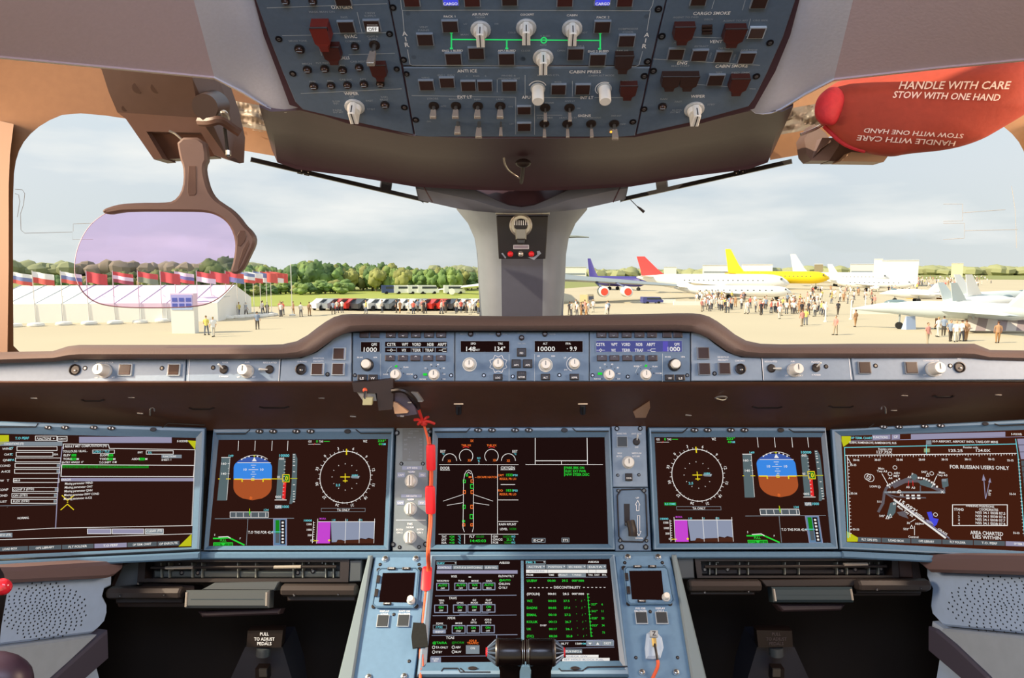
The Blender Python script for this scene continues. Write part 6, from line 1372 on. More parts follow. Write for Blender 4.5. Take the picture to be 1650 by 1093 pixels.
# ------------------------------------------------------------------ below the displays
def shift_r(pts, dx): return [(x+dx, y) for x, y in pts]
GLO = (0, 870, 2.75); GRO = (1050, 870, 2.75)
M_SLOT = mat('slot_grey_green_metal', '555b58', .4, metal=.3); M_SLOTL = mat('pale_slot_metal', '8b9088', .35, metal=.4)
M_HAND = mat('dark_grey_handle', '3a3432', .35); M_LATCH = mat('teal_grey_latch', '474d50', .35); M_LATCHD = mat('dark_teal_latch', '2f3c42', .35)
def tray(s):
    g = GLO if s > 0 else GRO
    nm = 'left' if s > 0 else 'right'
    p = PT(TB, 'folding_table_unit', 'stowed table unit with open slot and handles in the %s footwell under the displays' % nm, 'table', (375, 990) if s > 0 else (1300, 990), g)
    if s > 0:
        slot = [(620, 85), (1550, 85), (1545, 188), (612, 188)]; inn = [(650, 98), (1510, 98), (1508, 172), (645, 172)]
        divs = (700, 735, 838, 882, 1042, 1122, 1290, 1332, 1435, 1470); scr = ((788, 147), (860, 147), (1308, 147), (1376, 140)); scr2 = ((768, 108), (824, 108), (1352, 103), (1412, 103))
        hand = (((508, 830), (208, 282), (575, 243)), ((1265, 1592), (195, 272), (1328, 240))); lat = [(852, 222), (1215, 222), (1212, 300), (848, 300)]; under = [(885, 318), (1250, 305), (1240, 330), (905, 342)]
        bridge = [(960, 190), (1245, 185), (1225, 225), (900, 222)]; hl = ((735, 857, 125), (1215, 1335, 122)); cheek = [(1550, 90), (1605, 88), (1600, 185), (1545, 188)]; lc = [(545, 110), (618, 95), (612, 200), (500, 215)]
    else:
        slot = [(187, 70), (1085, 66), (1092, 168), (200, 170)]; inn = [(215, 95), (1060, 92), (1062, 158), (222, 160)]
        divs = (265, 294, 398, 438, 602, 665, 835, 880, 978, 1020); scr = ((245, 133), (347, 133), (860, 138), (920, 133), (1035, 130)); scr2 = ((230, 101), (310, 101))
        hand = (((152, 465), (180, 245), (215, 228)), ((888, 1200), (178, 240), (960, 215))); lat = [(512, 208), (862, 208), (868, 275), (520, 275)]; under = [(545, 285), (850, 285), (830, 312), (575, 318)]
        bridge = [(470, 175), (905, 170), (885, 208), (500, 210)]; hl = ((850, 955, 110),); cheek = [(110, 75), (185, 72), (190, 172), (125, 174)]; lc = [(1090, 68), (1150, 66), (1160, 170), (1098, 168)]
    d = p.D(0); d.ring(slot, inn, -.04, .004, M_BLACK); d.build('slot_frame', p.root)
    d = p.D(0); d.solid(inn, -.05, -.03, M_BLACK)
    y0, y1 = (inn[0][1]+inn[2][1])/2+2, inn[2][1]-3
    allx = [inn[0][0]+8]+list(divs)+[inn[1][0]-8]
    for a, b in zip(allx[:-1], allx[1:]): d.solid([(a+3, y0), (b-3, y0), (b-3, y1), (a+3, y1)], -.03, -.018, M_SLOT if s > 0 else M_DARK, .002)
    for a in divs: d.solid([(a-2, inn[0][1]+4), (a+2, inn[0][1]+4), (a+2, y1), (a-2, y1)], -.03, -.012, M_SLOTL)
    d.build('slot_rack', p.root)
    for x, y in scr: p.put('screw', SCREW, x, y, 22, 22, .005, z=-.018)
    for x, y in scr2: p.put('screw', SCREW, x, y, 14, 14, .005, z=-.028)
    d = p.D(0); y = inn[0][1]+25
    d.mb.add(g_tube([(*d.T(inn[0][0]+20, y), .0), (*d.T(inn[1][0]-20, y-3), .0)], .003, 8), M_DARK)
    for a, b, yy in hl: d.mb.add(g_tube([(*d.T(a, yy), .001), (*d.T(b, yy-2), .001)], .0034, 8), M_METALW)
    d.build('slide_rod', p.root)
    d = p.D(0); d.solid(cheek, -.03, .002, M_GREYD, .002); d.build('end_cheek', p.root)
    d = p.D(0); d.solid(lc, -.03, .0, M_GREYD if s > 0 else M_KEY, .002); d.build('end_cheek', p.root)
    for (xa, xb), (ya, yb), sw in hand:
        d = p.D(0); k = d.k(xa, ya)[0]; h = (yb-ya)
        rws = []
        for x, kk in ((xa, .8), (xa+8, 1), (xb-8, 1), (xb, .8)):
            u0, v0 = d.T(x, ya+h*.35)
            rws.append([(u0, v0+.012*kk*math.cos(t), .018+.016*kk*math.sin(t)) for t in [PI*i/8*2-PI/2 for i in range(9)]][:8])
        v, f = g_loft([[Vector(q) for q in r_] for r_ in rws], True); d.mb.add((v, f+[tuple(range(7, -1, -1)), tuple(range(24, 32))]), M_HAND); d.mb.build('pull_handle', p.root)
        d = p.D(0); d.solid([(xa+10, ya+h*.3), (xb-10, ya+h*.3), (xb-14, yb), (xa+14, yb)], -.02, .008, M_BLACK, .002); d.build('handle_housing', p.root)
        p.put('screw', SCREW, sw[0], sw[1]+4, 12, 12, .004, z=.034)
        p.put('screw', SCREW, sw[0]+190, sw[1], 9, 9, .004, z=.034)
    d = p.D(0); d.solid(bridge, -.02, .01, M_GREYD if s > 0 else M_BLACK, .002); d.build('bridge_plate', p.root)
    d = p.D(0); d.solid(lat, .0, .03, M_LATCH if s > 0 else M_LATCHD, .005); d.mb.add(g_tube([(*d.T(lat[0][0]+6, lat[0][1]+8), .03), (*d.T(lat[3][0]+6, lat[3][1]-6), .03)], .0022, 6), M_METALW); d.mb.add(g_tube([(*d.T(lat[1][0]-10, lat[1][1]+8), .03), (*d.T(lat[2][0]-8, lat[2][1]-10), .03)], .0022, 6), M_METALW)
    d.line([(lat[0][0]+25, (lat[0][1]+lat[2][1])/2), (lat[1][0]-25, (lat[0][1]+lat[2][1])/2)], 3, M_LATCHD, .0305); d.mb.build('latch_grip', p.root)
    d = p.D(0); d.solid(under, -.02, .01, mat('dark_mauve_plastic', '2c2025', .5), .003); d.build('lower_guide', p.root)
    # dark fascia closing the space around
    d = p.D(0)
    if s > 0: d.solid([(515, 80), (620, 80), (612, 190), (840, 205), (845, 300), (500, 300), (470, 200)], -.06, -.02, mat('dark_reddish_fascia', '24120c', .6))
    else: d.solid([(1090, 66), (1200, 66), (1225, 200), (1215, 250), (880, 250), (870, 178), (1092, 172)], -.06, -.02, mat('dark_reddish_fascia', '24120c', .6))
    d.build('fascia', p.root)
tray(1); tray(-1)
# black back of the footwell cavities
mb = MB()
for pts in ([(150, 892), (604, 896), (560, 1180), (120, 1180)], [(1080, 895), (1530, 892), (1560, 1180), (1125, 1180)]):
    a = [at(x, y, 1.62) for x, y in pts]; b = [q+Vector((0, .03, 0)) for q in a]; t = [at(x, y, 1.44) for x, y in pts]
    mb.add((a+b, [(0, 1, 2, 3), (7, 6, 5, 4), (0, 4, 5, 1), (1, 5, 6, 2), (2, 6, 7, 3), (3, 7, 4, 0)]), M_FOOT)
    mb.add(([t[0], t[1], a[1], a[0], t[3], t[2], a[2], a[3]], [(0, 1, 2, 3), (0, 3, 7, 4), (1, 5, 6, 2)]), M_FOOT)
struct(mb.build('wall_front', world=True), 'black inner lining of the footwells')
# rudder pedal adjusters
for s in (1, -1):
    X = (lambda x: x) if s > 0 else (lambda x: 1675-x)
    dd = 1.40
    r = thing('pedal_adjuster', 'dark pedal column with placard in the %s footwell' % ('left' if s > 0 else 'right'), 'pedal', Matrix.Translation(at(X(425), 1150, dd)))
    q = [(395, 1043), (455, 1043), (470, 1093), (478, 1150), (360, 1150), (372, 1093)]
    v = [at(X(x), y, dd) for x, y in q]; w2 = [p_+Vector((0, .08, 0)) for p_ in v]; n = len(q)
    MB().add((v+w2, [tuple(range(n)), tuple(range(2*n-1, n-1, -1))]+[(i, (i+1) % n, n+(i+1) % n, n+i) for i in range(n)]), mat('dark_blue_grey_column', '2a2a33' if s > 0 else '2a2a33', .5)).build('column', r, world=True)
    q = [(399, 1017), (456, 1016), (453, 1044), (397, 1043)]; v = [at(X(x), y, dd-.04) for x, y in q]; w2 = [p_+Vector((0, .02, 0)) for p_ in v]
    MB().add((v+w2, [(0, 1, 2, 3), (7, 6, 5, 4), (0, 4, 5, 1), (1, 5, 6, 2), (2, 6, 7, 3), (3, 7, 4, 0)]), M_BLACK).build('placard', r, world=True, smooth=False)
    MB().add(g_tube([at(X(425), 1043, dd-.03), at(X(424), 1056, dd-.03)], .014, 12), M_GREYD).build('collar', r, world=True)
    mb = MB().add(g_box(tuple(at(X(424), 1084, dd-.03)), (.024, .02, .026)), M_BLACK)
    mb.add(g_box(tuple(at(X(424), 1084, dd-.045)), (.015, .004, .016)), M_METAL); mb.build('release_handle', r, world=True, smooth=False)
    mb = MB(); ml = M_LET if s > 0 else mat('shaded_lettering', '4a4143', .6)  # right lettering is the same print, darkened to imitate dimmer light
    for t, y in (('PULL', 1022), ('TO ADJUST', 1030), ('PEDALS', 1037.5)):
        gv, gf, gw = glyph(t); h = 5.2; k = h/.72; W = gw*k
        if t == 'TO ADJUST': W = 33
        if t != 'TO ADJUST': W = 14 if t == 'PULL' else 23
        mb.add(([at((426 if s > 0 else X(424))+a*W/gw-W/2, y+h/2-b*k, dd-.0415) for a, b in gv], gf), ml)
    mb.build('lettering', r, world=True, smooth=False)

# ------------------------------------------------------------------ side consoles
SLp = Plane(at(0, 1039, 1.10), at(165, 1000, 1.32)-at(0, 1000, 1.10), Vector((0, -.12, 1)))
SRp = Plane(at(1680, 1039, 1.10), at(1680, 1000, 1.10)-at(1515, 1000, 1.32), Vector((0, -.12, 1)))
def side(s):
    g = (0, 900, 5.664) if s > 0 else GRO
    P = SLp if s > 0 else SRp; nm = 'left' if s > 0 else 'right'
    p = PT(P, 'side_console', 'light blue side lining with perforated loudspeaker holes below the %s end of the displays' % nm, 'console', (60, 1093) if s > 0 else (1620, 1093), g)
    if s > 0:
        out = [(-700, 230), (90, 215), (900, 165), (990, 105), (1030, 115), (1025, 250), (960, 280), (945, 340), (985, 420), (985, 490), (960, 580), (905, 640), (850, 685), (0, 795), (-700, 900)]
        bar = [(-700, 70), (30, 68), (850, 20), (1020, 20), (1005, 88), (930, 150), (860, 170), (60, 208), (-700, 235)]
        gry = [(-700, 905), (0, 800), (850, 692), (500, 1020), (300, 1300), (-700, 1300)]; strut = [(850, 690), (910, 645), (918, 905), (700, 1093), (500, 1300), (230, 1300), (390, 1093)]; cor = [(915, 915), (960, 1093), (1000, 1300), (560, 1300), (720, 1093)]
    else:
        out = [(1215, 100), (1260, 140), (1290, 150), (2000, 165), (2000, 460), (1650, 418), (1310, 385), (1285, 378), (1240, 330), (1232, 290), (1240, 215), (1215, 160)]
        bar = [(1195, 60), (1260, 62), (2000, 68), (2000, 160), (1290, 140), (1240, 100)]
        gry = [(1262, 360), (1310, 392), (1650, 424), (2000, 465), (2000, 900), (1600, 760), (1400, 560), (1258, 430)]; strut = [(1262, 362), (1262, 485), (1420, 613), (1560, 780), (1800, 900), (1700, 613), (1310, 392)]; cor = [(1255, 488), (1420, 620), (1500, 760), (1240, 760), (1235, 613)]
        strut = [(1262, 380), (1262, 488), (1410, 613), (1500, 720), (1620, 720), (1530, 600), (1380, 460), (1300, 395)]
    d = p.D(0); d.solid(out, -.03, 0, M_SPEAK, .004)
    rnd = random.Random(4); pts = []
    if s > 0: cx, cy, rx, ry, rh = 400, 480, 400, 265, 8
    else: cx, cy, rx, ry, rh = 1560, 290, 250, 130, 3.7
    mh = M_HOLE
    for i in range(230):
        r_ = math.sqrt((i+.5)/230)**1.15; a = i*2.39996; x = cx+rx*r_*math.cos(a); y = cy+ry*r_*math.sin(a)-(x-cx)*.03*s
        d.disc(x, y, rh, mh, .0004, 8)
    d.mb.build('perforated_panel', p.root)
    d = p.D(0); d.solid(bar, -.02, .03, mat('mauve_brown_padding', '705c5c', .5), .006); d.build('padded_rail', p.root, smooth=True)
    d = p.D(0); d.solid(gry, -.03, .012, M_GREYC, .004); d.build('grey_lower_shell', p.root)
    d = p.D(0); d.solid(strut, -.04, .02, M_STRUT, .004); d.build('dark_strut', p.root)
    d = p.D(0); d.solid(cor, -.06, -.012, M_SPEAK, .002); d.build('lower_corner', p.root)
    return p
side(1); side(-1)
# side stick seen at the left edge
r = thing('side_stick', 'dark side stick with shiny red button at the far left edge below the displays', 'side stick', Matrix.Translation(at(-10, 1010, .92)))
MB().add(g_loft([[at(x+dx_, y, .92+dz) for dx_, dz in ((-26, .0), (-10, -.02), (4, 0), (0, .03), (-20, .03))] for x, y in ((-30, 1300), (-14, 1120), (-6, 1050), (-2, 1010), (4, 975), (8, 952), (2, 925), (-8, 908))], True), M_BLACK).build('grip', r, world=True)
MB().add(g_sphere(tuple(at(4, 946, .89)), (.012, .009, .011), 14, 9), mat('glossy_red_button', 'e02a38', .12, coat=.6)).build('red_button', r, world=True)
tag(MB().add(g_sphere(tuple(at(-12, 1100, .80)), (.045, .03, .035), 20, 12), mat('dark_plum_plastic', '3d2c3a', .4)).build('arm_rest_end', world=True), 'dark rounded armrest end at the bottom left corner', 'armrest')
# ------------------------------------------------------------------ head-up display, left
def solidpx(pts, th, m, mb, dflt=1.2, axis=Vector((0, 1, 0))):
    v = [at(*(q if len(q) == 3 else (*q, dflt))) for q in pts]; w2 = [p_+axis*th for p_ in v]; n = len(v)
    mb.add((v+w2, [tuple(range(n)), tuple(range(2*n-1, n-1, -1))]+[(i, (i+1) % n, n+(i+1) % n, n+i) for i in range(n)]), m)
def hudbase(s):
    X = (lambda x: x) if s > 0 else (lambda x: 1675-x)
    g = lambda L: [(X(x), y, d_) for x, y, d_ in L]
    mb = MB()
    # boxy housing: front plate, sloping lower face, right cheek
    A = g([(150, 95, 1.16), (164, 113, 1.17), (175, 148, 1.19), (189, 181, 1.21), (321, 190, 1.21), (310, 126, 1.17), (306, 100, 1.16)])
    Bq = g([(189, 181, 1.21), (203, 192, 1.215), (248, 257, 1.27), (262, 256, 1.27), (236, 212, 1.235), (324, 214, 1.235), (345, 250, 1.27), (368, 257, 1.27), (321, 190, 1.21)])
    rec = g([(236, 212, 1.25), (324, 214, 1.25), (346, 252, 1.29), (262, 257, 1.29)])
    Ck = g([(306, 100, 1.16), (310, 126, 1.17), (321, 190, 1.21), (368, 257, 1.27), (376, 256, 1.30), (378, 214, 1.30), (367, 167, 1.28), (350, 120, 1.24)])
    v = [at(*q) for q in A]; mb.add((v, [tuple(range(len(v)))]), M_HUDL)
    Ma = MB()
    solidpx(A, .06, M_HUD, mb); 
    solidpx(Bq, .05, M_HUD, mb)
    v = [at(*q) for q in rec]; 
    solidpx(rec, .03, M_HUDD, mb); solidpx(Ck, .05, M_HUD, mb)
    return mb, X
mb, X = hudbase(1)
r = thing('head_up_display', 'folded down head-up display with curved arm and lilac glass at the left windscreen', 'head-up display', Matrix.Translation(at(270, 257, 1.27)))
mb.build('housing', r, world=True, ang=30)
mb = MB()
for x, y in ((222, 142), (252, 142), (201, 175), (296, 175)): mb.add(g_tube([at(x, y, 1.165+.0013*(y-113)/2), at(x, y, 1.21)], .009 if y < 150 else .005, 14), M_HUDD)
mb.build('plugs', r, world=True)
mb = MB().add(g_tube([at(330, 172, 1.16), at(346, 170, 1.22)], [.021, .026], 24), mat('black_brown_knob', '38241c', .4)).add(g_tube(smooth_line([at(322, 196, 1.18), at(340, 197, 1.17), at(355, 192, 1.17), at(372, 205, 1.19), at(386, 214, 1.2)]), [.010]*2+[.009]*20 if False else .008, 8), M_HUDD)
mb.add(g_tube(smooth_line([at(354, 190, 1.18), at(356, 180, 1.17), at(364, 180, 1.17), at(368, 192, 1.19)]), .003, 6), M_METALW).add(g_tube(smooth_line([at(362, 206, 1.2), at(366, 240, 1.22), at(368, 252, 1.22)]), .003, 6), M_DARK).add(g_tube([at(368, 243, 1.22), at(368, 250, 1.22)], .005, 8), M_METALW); mb.build('hinge_knob', r, world=True)
mb = MB().add(g_tube(smooth_line([at(272, 211, 1.21), at(282, 215, 1.215), at(293, 225, 1.22)]), .0022, 6), M_METALW); mb.build('latch_lever', r, world=True)
arm = [(285, 222), (291, 257), (296, 268), (297, 292), (292, 312), (280, 325), (264, 327), (225, 327), (196, 329), (180, 333), (167, 338), (167, 343), (176, 346), (186, 344), (205, 341), (300, 341), (332, 342), (350, 347), (364, 356), (373, 368), (379, 385), (380, 400), (377, 420), (372, 436), (375, 441), (384, 442), (394, 432), (403, 412), (411, 396), (412, 383), (405, 372), (396, 364), (386, 350), (374, 338), (360, 329), (347, 320), (338, 306), (332, 285), (330, 268), (336, 257), (330, 222)]
pa = smooth_poly(arm, 1)
HP = Plane(at(280, 420, 1.22), Vector((1, .12, 0)), Vector((0, -.03, 1)))
D = Draw(HP, z=0); D.solid(pa, -.012, .006, M_HUD, .004); m2 = MB().add((D.mb.v, D.mb.f), M_HUD, HP.M)
m2.build('arm', r, world=True)
m2 = MB(); D = Draw(HP, z=0); D.solid([(305, 268), (318, 268), (319, 312), (316, 316), (307, 316), (304, 312)], .0055, .0068, M_HUDD, .001); D.solid([(383, 380), (388, 372), (396, 372), (399, 381), (396, 390), (389, 398), (384, 396)], .0055, .0068, M_HUDD, .001); D.solid([(392, 402), (402, 386), (404, 394), (396, 412), (385, 436), (384, 428)], .0055, .0066, M_HUDD, .001)
m2.add((D.mb.v, D.mb.f), M_HUDD, HP.M).build('arm_recesses', r, world=True)
lens = [(186, 336), (165, 345), (143, 362), (127, 388), (119, 415), (118, 440), (123, 457), (134, 475), (153, 489), (186, 495.4), (247, 496.8), (316, 495), (346, 486), (370, 465), (384, 443), (390, 400), (384, 365), (360, 340), (320, 334)]
ls = smooth_poly(lens, 2)
M_LENS = glassmat('lilac_coated_glass', (246, 219, 252), .02)
D = Draw(HP, z=0); D.mb.add(([(a, b, -.004) for a, b in [D.T(*q) for q in ls]], [tuple(range(len(ls)))]), M_LENS)
MB().add((D.mb.v, D.mb.f), M_LENS, HP.M).build('combiner_glass', r, world=True)
m3 = MB(); D = Draw(HP, z=0); n = len(ls)
low = [q for q in ls if q[1] > 455]; m3.add(g_tube([HP.M @ Vector((*D.T(*q), -.004)) for q in sorted(low, key=lambda q: q[0]) if q[0] > 140 or True], .0011, 6), mat('thin_brown_rim', '6b4650', .4))
lo2 = [q for q in ls if q[1] <= 460 and q[0] < 175]; m3.add(g_tube([HP.M @ Vector((*D.T(*q), -.004)) for q in sorted(lo2, key=lambda q: q[1])], .0006, 6), mat('pale_lilac_glass_edge', 'c9b0bb', .4)); m3.build('glass_edge', r, world=True)

# ------------------------------------------------------------------ right: housing in its red cover
mb, X = hudbase(-1)
r = thing('head_up_display', 'stowed head-up display housing showing below the red cover at the right windscreen', 'head-up display', Matrix.Translation(at(1400, 257, 1.30)))
pts = MB()
def shp(L, m, th=.04): solidpx(L, th, m, pts)
pts = MB(); shp([(1296, 224, 1.32), (1312, 200, 1.30), (1330, 214, 1.28), (1340, 228, 1.27), (1322, 240, 1.28), (1307, 258, 1.30), (1300, 250, 1.31)], M_HUD)
shp([(1325, 222, 1.27), (1350, 222, 1.27), (1352, 235, 1.28), (1336, 259, 1.30), (1307, 259, 1.30)], M_HUDL); shp([(1352, 230, 1.28), (1400, 235, 1.28), (1396, 259, 1.31), (1336, 260, 1.31)], M_HUD); shp([(1372, 245, 1.27), (1432, 250, 1.27), (1424, 261, 1.29), (1355, 260, 1.29)], mat('light_tan_housing', 'a98b74', .5))
pts.build('housing', r, world=True, ang=30)
pts = MB(); pts.add(g_tube(smooth_line([at(1326, 200, 1.26), at(1312, 209, 1.25), at(1290, 217, 1.25)]), .003, 6), M_METALW); pts.build('latch_lever', r, world=True)
cov = [(1312, 181), (1314, 165), (1322, 152), (1337, 139), (1356, 128), (1450, 112), (1560, 92), (1660, 80), (1700, 100), (1690, 160), (1652, 184), (1612, 208), (1579, 227), (1529, 242), (1461, 248), (1439, 253), (1415, 251), (1392, 246), (1368, 239), (1353, 230), (1338, 216), (1322, 200), (1314, 192)]
cc = (1490, 168)
cs = smooth_poly(cov, 2)
def radial(px, py):
    dx_, dy_ = px-cc[0], py-cc[1]; best = 1e9
    L = math.hypot(dx_, dy_)
    if L < 1e-6: return 0
    n = len(cs)
    for i in range(n):
        x1, y1 = cs[i]; x2, y2 = cs[(i+1) % n]; ex, ey = x2-x1, y2-y1
        den = dx_*ey-dy_*ex
        if abs(den) < 1e-9: continue
        t = ((x1-cc[0])*ey-(y1-cc[1])*ex)/den; u_ = ((x1-cc[0])*dy_-(y1-cc[1])*dx_)/den
        if t > 0 and -1e-6 <= u_ <= 1+1e-6: best = min(best, t)
    return min(1, 1/best)
def dcov(px, py, t=None):
    t = radial(px, py) if t is None else t
    base = 1.20-.12*max(0, (px-1350)/300)
    return base-.055*math.sqrt(max(0, 1-t**2.6))
r = thing('protective_cover', 'big red padded cover over the right head-up display reading HANDLE WITH CARE', 'cover', Matrix.Translation(at(1440, 252, 1.2)))
rows = []
ts = (1, .985, .95, .88, .78, .65, .5, .33, .16, .03)
rows.append([at(x, y, dcov(x, y, 1)+.10) for x, y in [((q[0]-cc[0])*.97+cc[0], (q[1]-cc[1])*.97+cc[1]) for q in cs]])
for t in ts: rows.append([at(cc[0]+(x-cc[0])*t, cc[1]+(y-cc[1])*t, dcov(0, 0, t) if False else dcov(cc[0]+(x-cc[0])*t, 0, t)) for x, y in cs])
v, f = g_loft(rows, True); n = len(cs); f.append(tuple(range(len(v)-n, len(v))))
MB().add((v, f), M_COVER).build('padded_body', r, world=True, ang=80)
# bulging bright end cap
rows = []
ec = smooth_poly([(1312, 183), (1314, 163), (1325, 148), (1340, 139), (1352, 141), (1362, 152), (1364, 165), (1354, 188), (1345, 202), (1332, 203), (1320, 198)], 2); c0 = (1337, 172)
for t in (1.0, .93, .8, .6, .35, .05): rows.append([at(c0[0]+(x-c0[0])*t, c0[1]+(y-c0[1])*t, 1.165-.02*math.sqrt(max(0, 1-t*t))) for x, y in ec])
v, f = g_loft(rows, True); n = len(ec); f.append(tuple(range(len(v)-n, len(v)))); MB().add((v, f), M_COVERR).build('end_cap', r, world=True, ang=80)
# lower red piping
pl = [q for q in cs if q[1] > 205 and 1325 < q[0] < 1400]; MB().add(g_tube([at(q[0], q[1]-3, dcov(q[0], q[1]-3, .985)-.002) for q in sorted(pl, key=lambda q: q[0])], .0042, 8), M_COVERR).build('piping', r, world=True)
mb = MB(); ink = mat('pale_pink_print', 'f3d9cf', .7)
for t, x, y, W, h, flip, sk in (('HANDLE WITH CARE', 1539, 137, 178, 13, 0, .0), ('STOW WITH ONE HAND', 1526, 154.5, 172, 11, 0, .03), ('STOW WITH ONE HAND', 1472, 215, 160, 7.5, 1, .06), ('HANDLE WITH CARE', 1460, 227, 158, 8.5, 1, .06)):
    gv, gf, gw = glyph(t); vv = []
    for a, b in gv:
        u_ = a/gw*W-W/2; w_ = b/.72*h-h/2; u_ += w_*.35
        if flip: u_, w_ = -u_, -w_
        X_ = x+u_; Y_ = y-w_-u_*(-sk)
        vv.append(at(X_, Y_, dcov(X_, Y_)-.0025))
    mb.add((vv, gf), ink)
mb.build('printed_warning', r, world=True, smooth=False)
# ------------------------------------------------------------------ apron, grass, far land
def gmat(name, c1, c2, scale, rough=.9):
    m = bpy.data.materials.new(name); m.use_nodes = True; nt = m.node_tree; b = nt.nodes['Principled BSDF']; b.inputs['Roughness'].default_value = rough; b.inputs['Specular IOR Level'].default_value = .2
    tc = nt.nodes.new('ShaderNodeTexCoord'); nz = nt.nodes.new('ShaderNodeTexNoise'); nz.inputs['Scale'].default_value = scale; nz.inputs['Detail'].default_value = 5
    mx = nt.nodes.new('ShaderNodeMix'); mx.data_type = 'RGBA'; mx.inputs['A'].default_value = rgb(c1); mx.inputs['B'].default_value = rgb(c2)
    nt.links.new(tc.outputs['Object'], nz.inputs['Vector']); nt.links.new(nz.outputs['Fac'], mx.inputs['Factor']); nt.links.new(mx.outputs['Result'], b.inputs['Base Color']); return m
G_APR = gmat('pale_concrete_apron', 'b8ac94', 'c8bca2', .05); G_GRASS = gmat('sunlit_grass', '8f9a4a', 'a9ae5c', .08); G_FAR = gmat('far_olive_land', '7c8250', '989a62', .01)
def flat(pts, z, m): 
    mb = MB(); n = len(pts); mb.add(([(x, y, z) for x, y in pts]+[(x, y, z-.3) for x, y in pts], [tuple(range(n)), tuple(range(2*n-1, n-1, -1))]), m); return mb
def gxy(px, py): p_ = gp(px, py); return (p_.x, p_.y)
def gdist(px, d):      # point on the ground at distance d in the direction of a pixel column
    r_ = ray(px, 432); r_.z = 0; r_.normalize(); r_ = r_*d; return Vector((r_.x, r_.y, GZ))
struct(flat([(-1800, -60), (1800, -60), (1800, 2600), (-1800, 2600)], GZ-.02, G_FAR).build('ground_far', world=True), 'olive land reaching the horizon')
struct(flat([(-400, -60), (500, -60), (500, 230), (120, 420), (-20, 135), (-400, 110)], GZ, G_APR).build('apron', world=True), 'pale concrete apron')
ga = [gxy(20, 498), gxy(300, 496), gxy(790, 489), gxy(860, 489), gxy(820, 467), gxy(20, 467)]
struct(flat([(x, y) for x, y in ga], GZ+.03, G_GRASS).build('grass_strip', world=True), 'sunlit grass between the apron and the trees')

# ---- trees
LEAF = [mat('leaf_green_%s' % n, c, .8, vary=.35, scale=1.2) for n, c in (('fresh', '7f9650'), ('mid', '6a8648'), ('deep', '587444'), ('yellowish', '949656'))]
BARK = mat('grey_brown_bark', '6e5f48', .9)
def crown(seed, w, h, m):
    rnd = random.Random(seed); b = MB()
    for i in range(16):
        t = rnd.random(); a = rnd.random()*6.28; rr_ = w*.34*math.sqrt(rnd.random())*(1-.5*abs(t-.4)); r0 = w*rnd.uniform(.16, .27)
        v, f = g_sphere((0, 0, 0), (r0, r0, r0*rnd.uniform(.9, 1.3)), 14, 9)
        c = Vector((rr_*math.cos(a), rr_*math.sin(a), h*(.28+.58*t)))
        v = [Vector(q)*(1+.35*noise.noise(Vector(q)*2.2/w*4+Vector((i, seed, 0)))+.28*noise.noise(Vector(q)*26/w+Vector((i, seed, 4))))+c for q in v]; b.add((v, f), m)
    return b
TREES = []
for i in range(8):
    m = LEAF[i % 4]; c = crown(i+3, 1.0, 1.2, m).mesh('crown', True, 70); TREES.append(c)
TRUNK = MB().add(g_tube([(0, 0, 0), (.01, 0, .3), (0, .01, .7)], [.05, .04, .02], 7), BARK).mesh('trunk')
def tree(pos, h, i, label, group, w=1.0):
    r_ = thing('tree', label, 'tree', Matrix.Translation(pos) @ Matrix.Rotation(i*1.7, 4, 'Z') @ Matrix.Diagonal((h*.8*w, h*.8*w, h*.8, 1)), group)
    inst('crown', TREES[i % 8], r_); inst('trunk', TRUNK, r_); return r_
rnd = random.Random(11)
i = 0
for px in range(392, 800, 5):
    top = 431 if px < 470 else (428 if px < 640 else 432)
    top += rnd.uniform(-3, 4); d_ = rnd.uniform(178, 200)
    if px > 750: top = 440
    if 480 <= px <= 510: top -= 4
    base = GZ; h = (CAM.z-GZ)+(432-top)/F*d_
    tree(gdist(px+rnd.uniform(-3, 3), d_), max(2.5, h), i, 'leafy green tree in the belt beyond the grass', 'trees in the belt beyond the grass', .95); i += 1
for px in range(395, 560, 8):
    d_ = rnd.uniform(160, 170); tree(gdist(px, d_), rnd.uniform(2.0, 3.6), i+3, 'low bright bush at the foot of the tree belt', 'bushes at the foot of the trees', 1.6); i += 1
for px in range(60, 400, 11):
    d_ = rnd.uniform(150, 175); top = 446-(px-60)*.045+rnd.uniform(-3, 3)
    if 340 < px < 366: top = 418
    if 300 < px < 345: top = 434
    tree(gdist(px, d_), max(2.5, (CAM.z-GZ)+(432-top)/F*d_), i, 'green tree behind the white marquee', 'trees behind the marquee', 1.2); i += 1
# wooded skyline far away: countless trees, one object
def skyline(px0, px1, d_, top, m, lab, seed):
    b = MB(); rn = random.Random(seed); px = px0
    while px < px1:
        p_ = gdist(px, d_*rn.uniform(.97, 1.03)); h = 6+(432-top)/F*d_+rn.uniform(-1.2, 1.5)*d_/500; r0 = 6*d_/500
        v, f = g_sphere((p_.x, p_.y, p_.z+h*.4), (r0, r0, h*.6), 7, 5); v = [Vector(q)+Vector((rn.uniform(-1, 1), 0, rn.uniform(-1, 1)))*.8 for q in v]; b.add((v, f), m); px += r0*F/d_*.8
    tag(b.build('woodland', world=True), lab, 'woodland', kind='stuff')
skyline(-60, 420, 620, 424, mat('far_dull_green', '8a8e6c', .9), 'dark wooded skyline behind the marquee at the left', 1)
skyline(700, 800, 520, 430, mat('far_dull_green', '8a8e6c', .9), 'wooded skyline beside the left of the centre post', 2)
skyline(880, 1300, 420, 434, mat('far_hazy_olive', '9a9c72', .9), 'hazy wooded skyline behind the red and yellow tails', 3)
skyline(1280, 1800, 700, 431, mat('far_hazy_olive', '9a9c72', .9), 'hazy wooded skyline at the far right', 4)

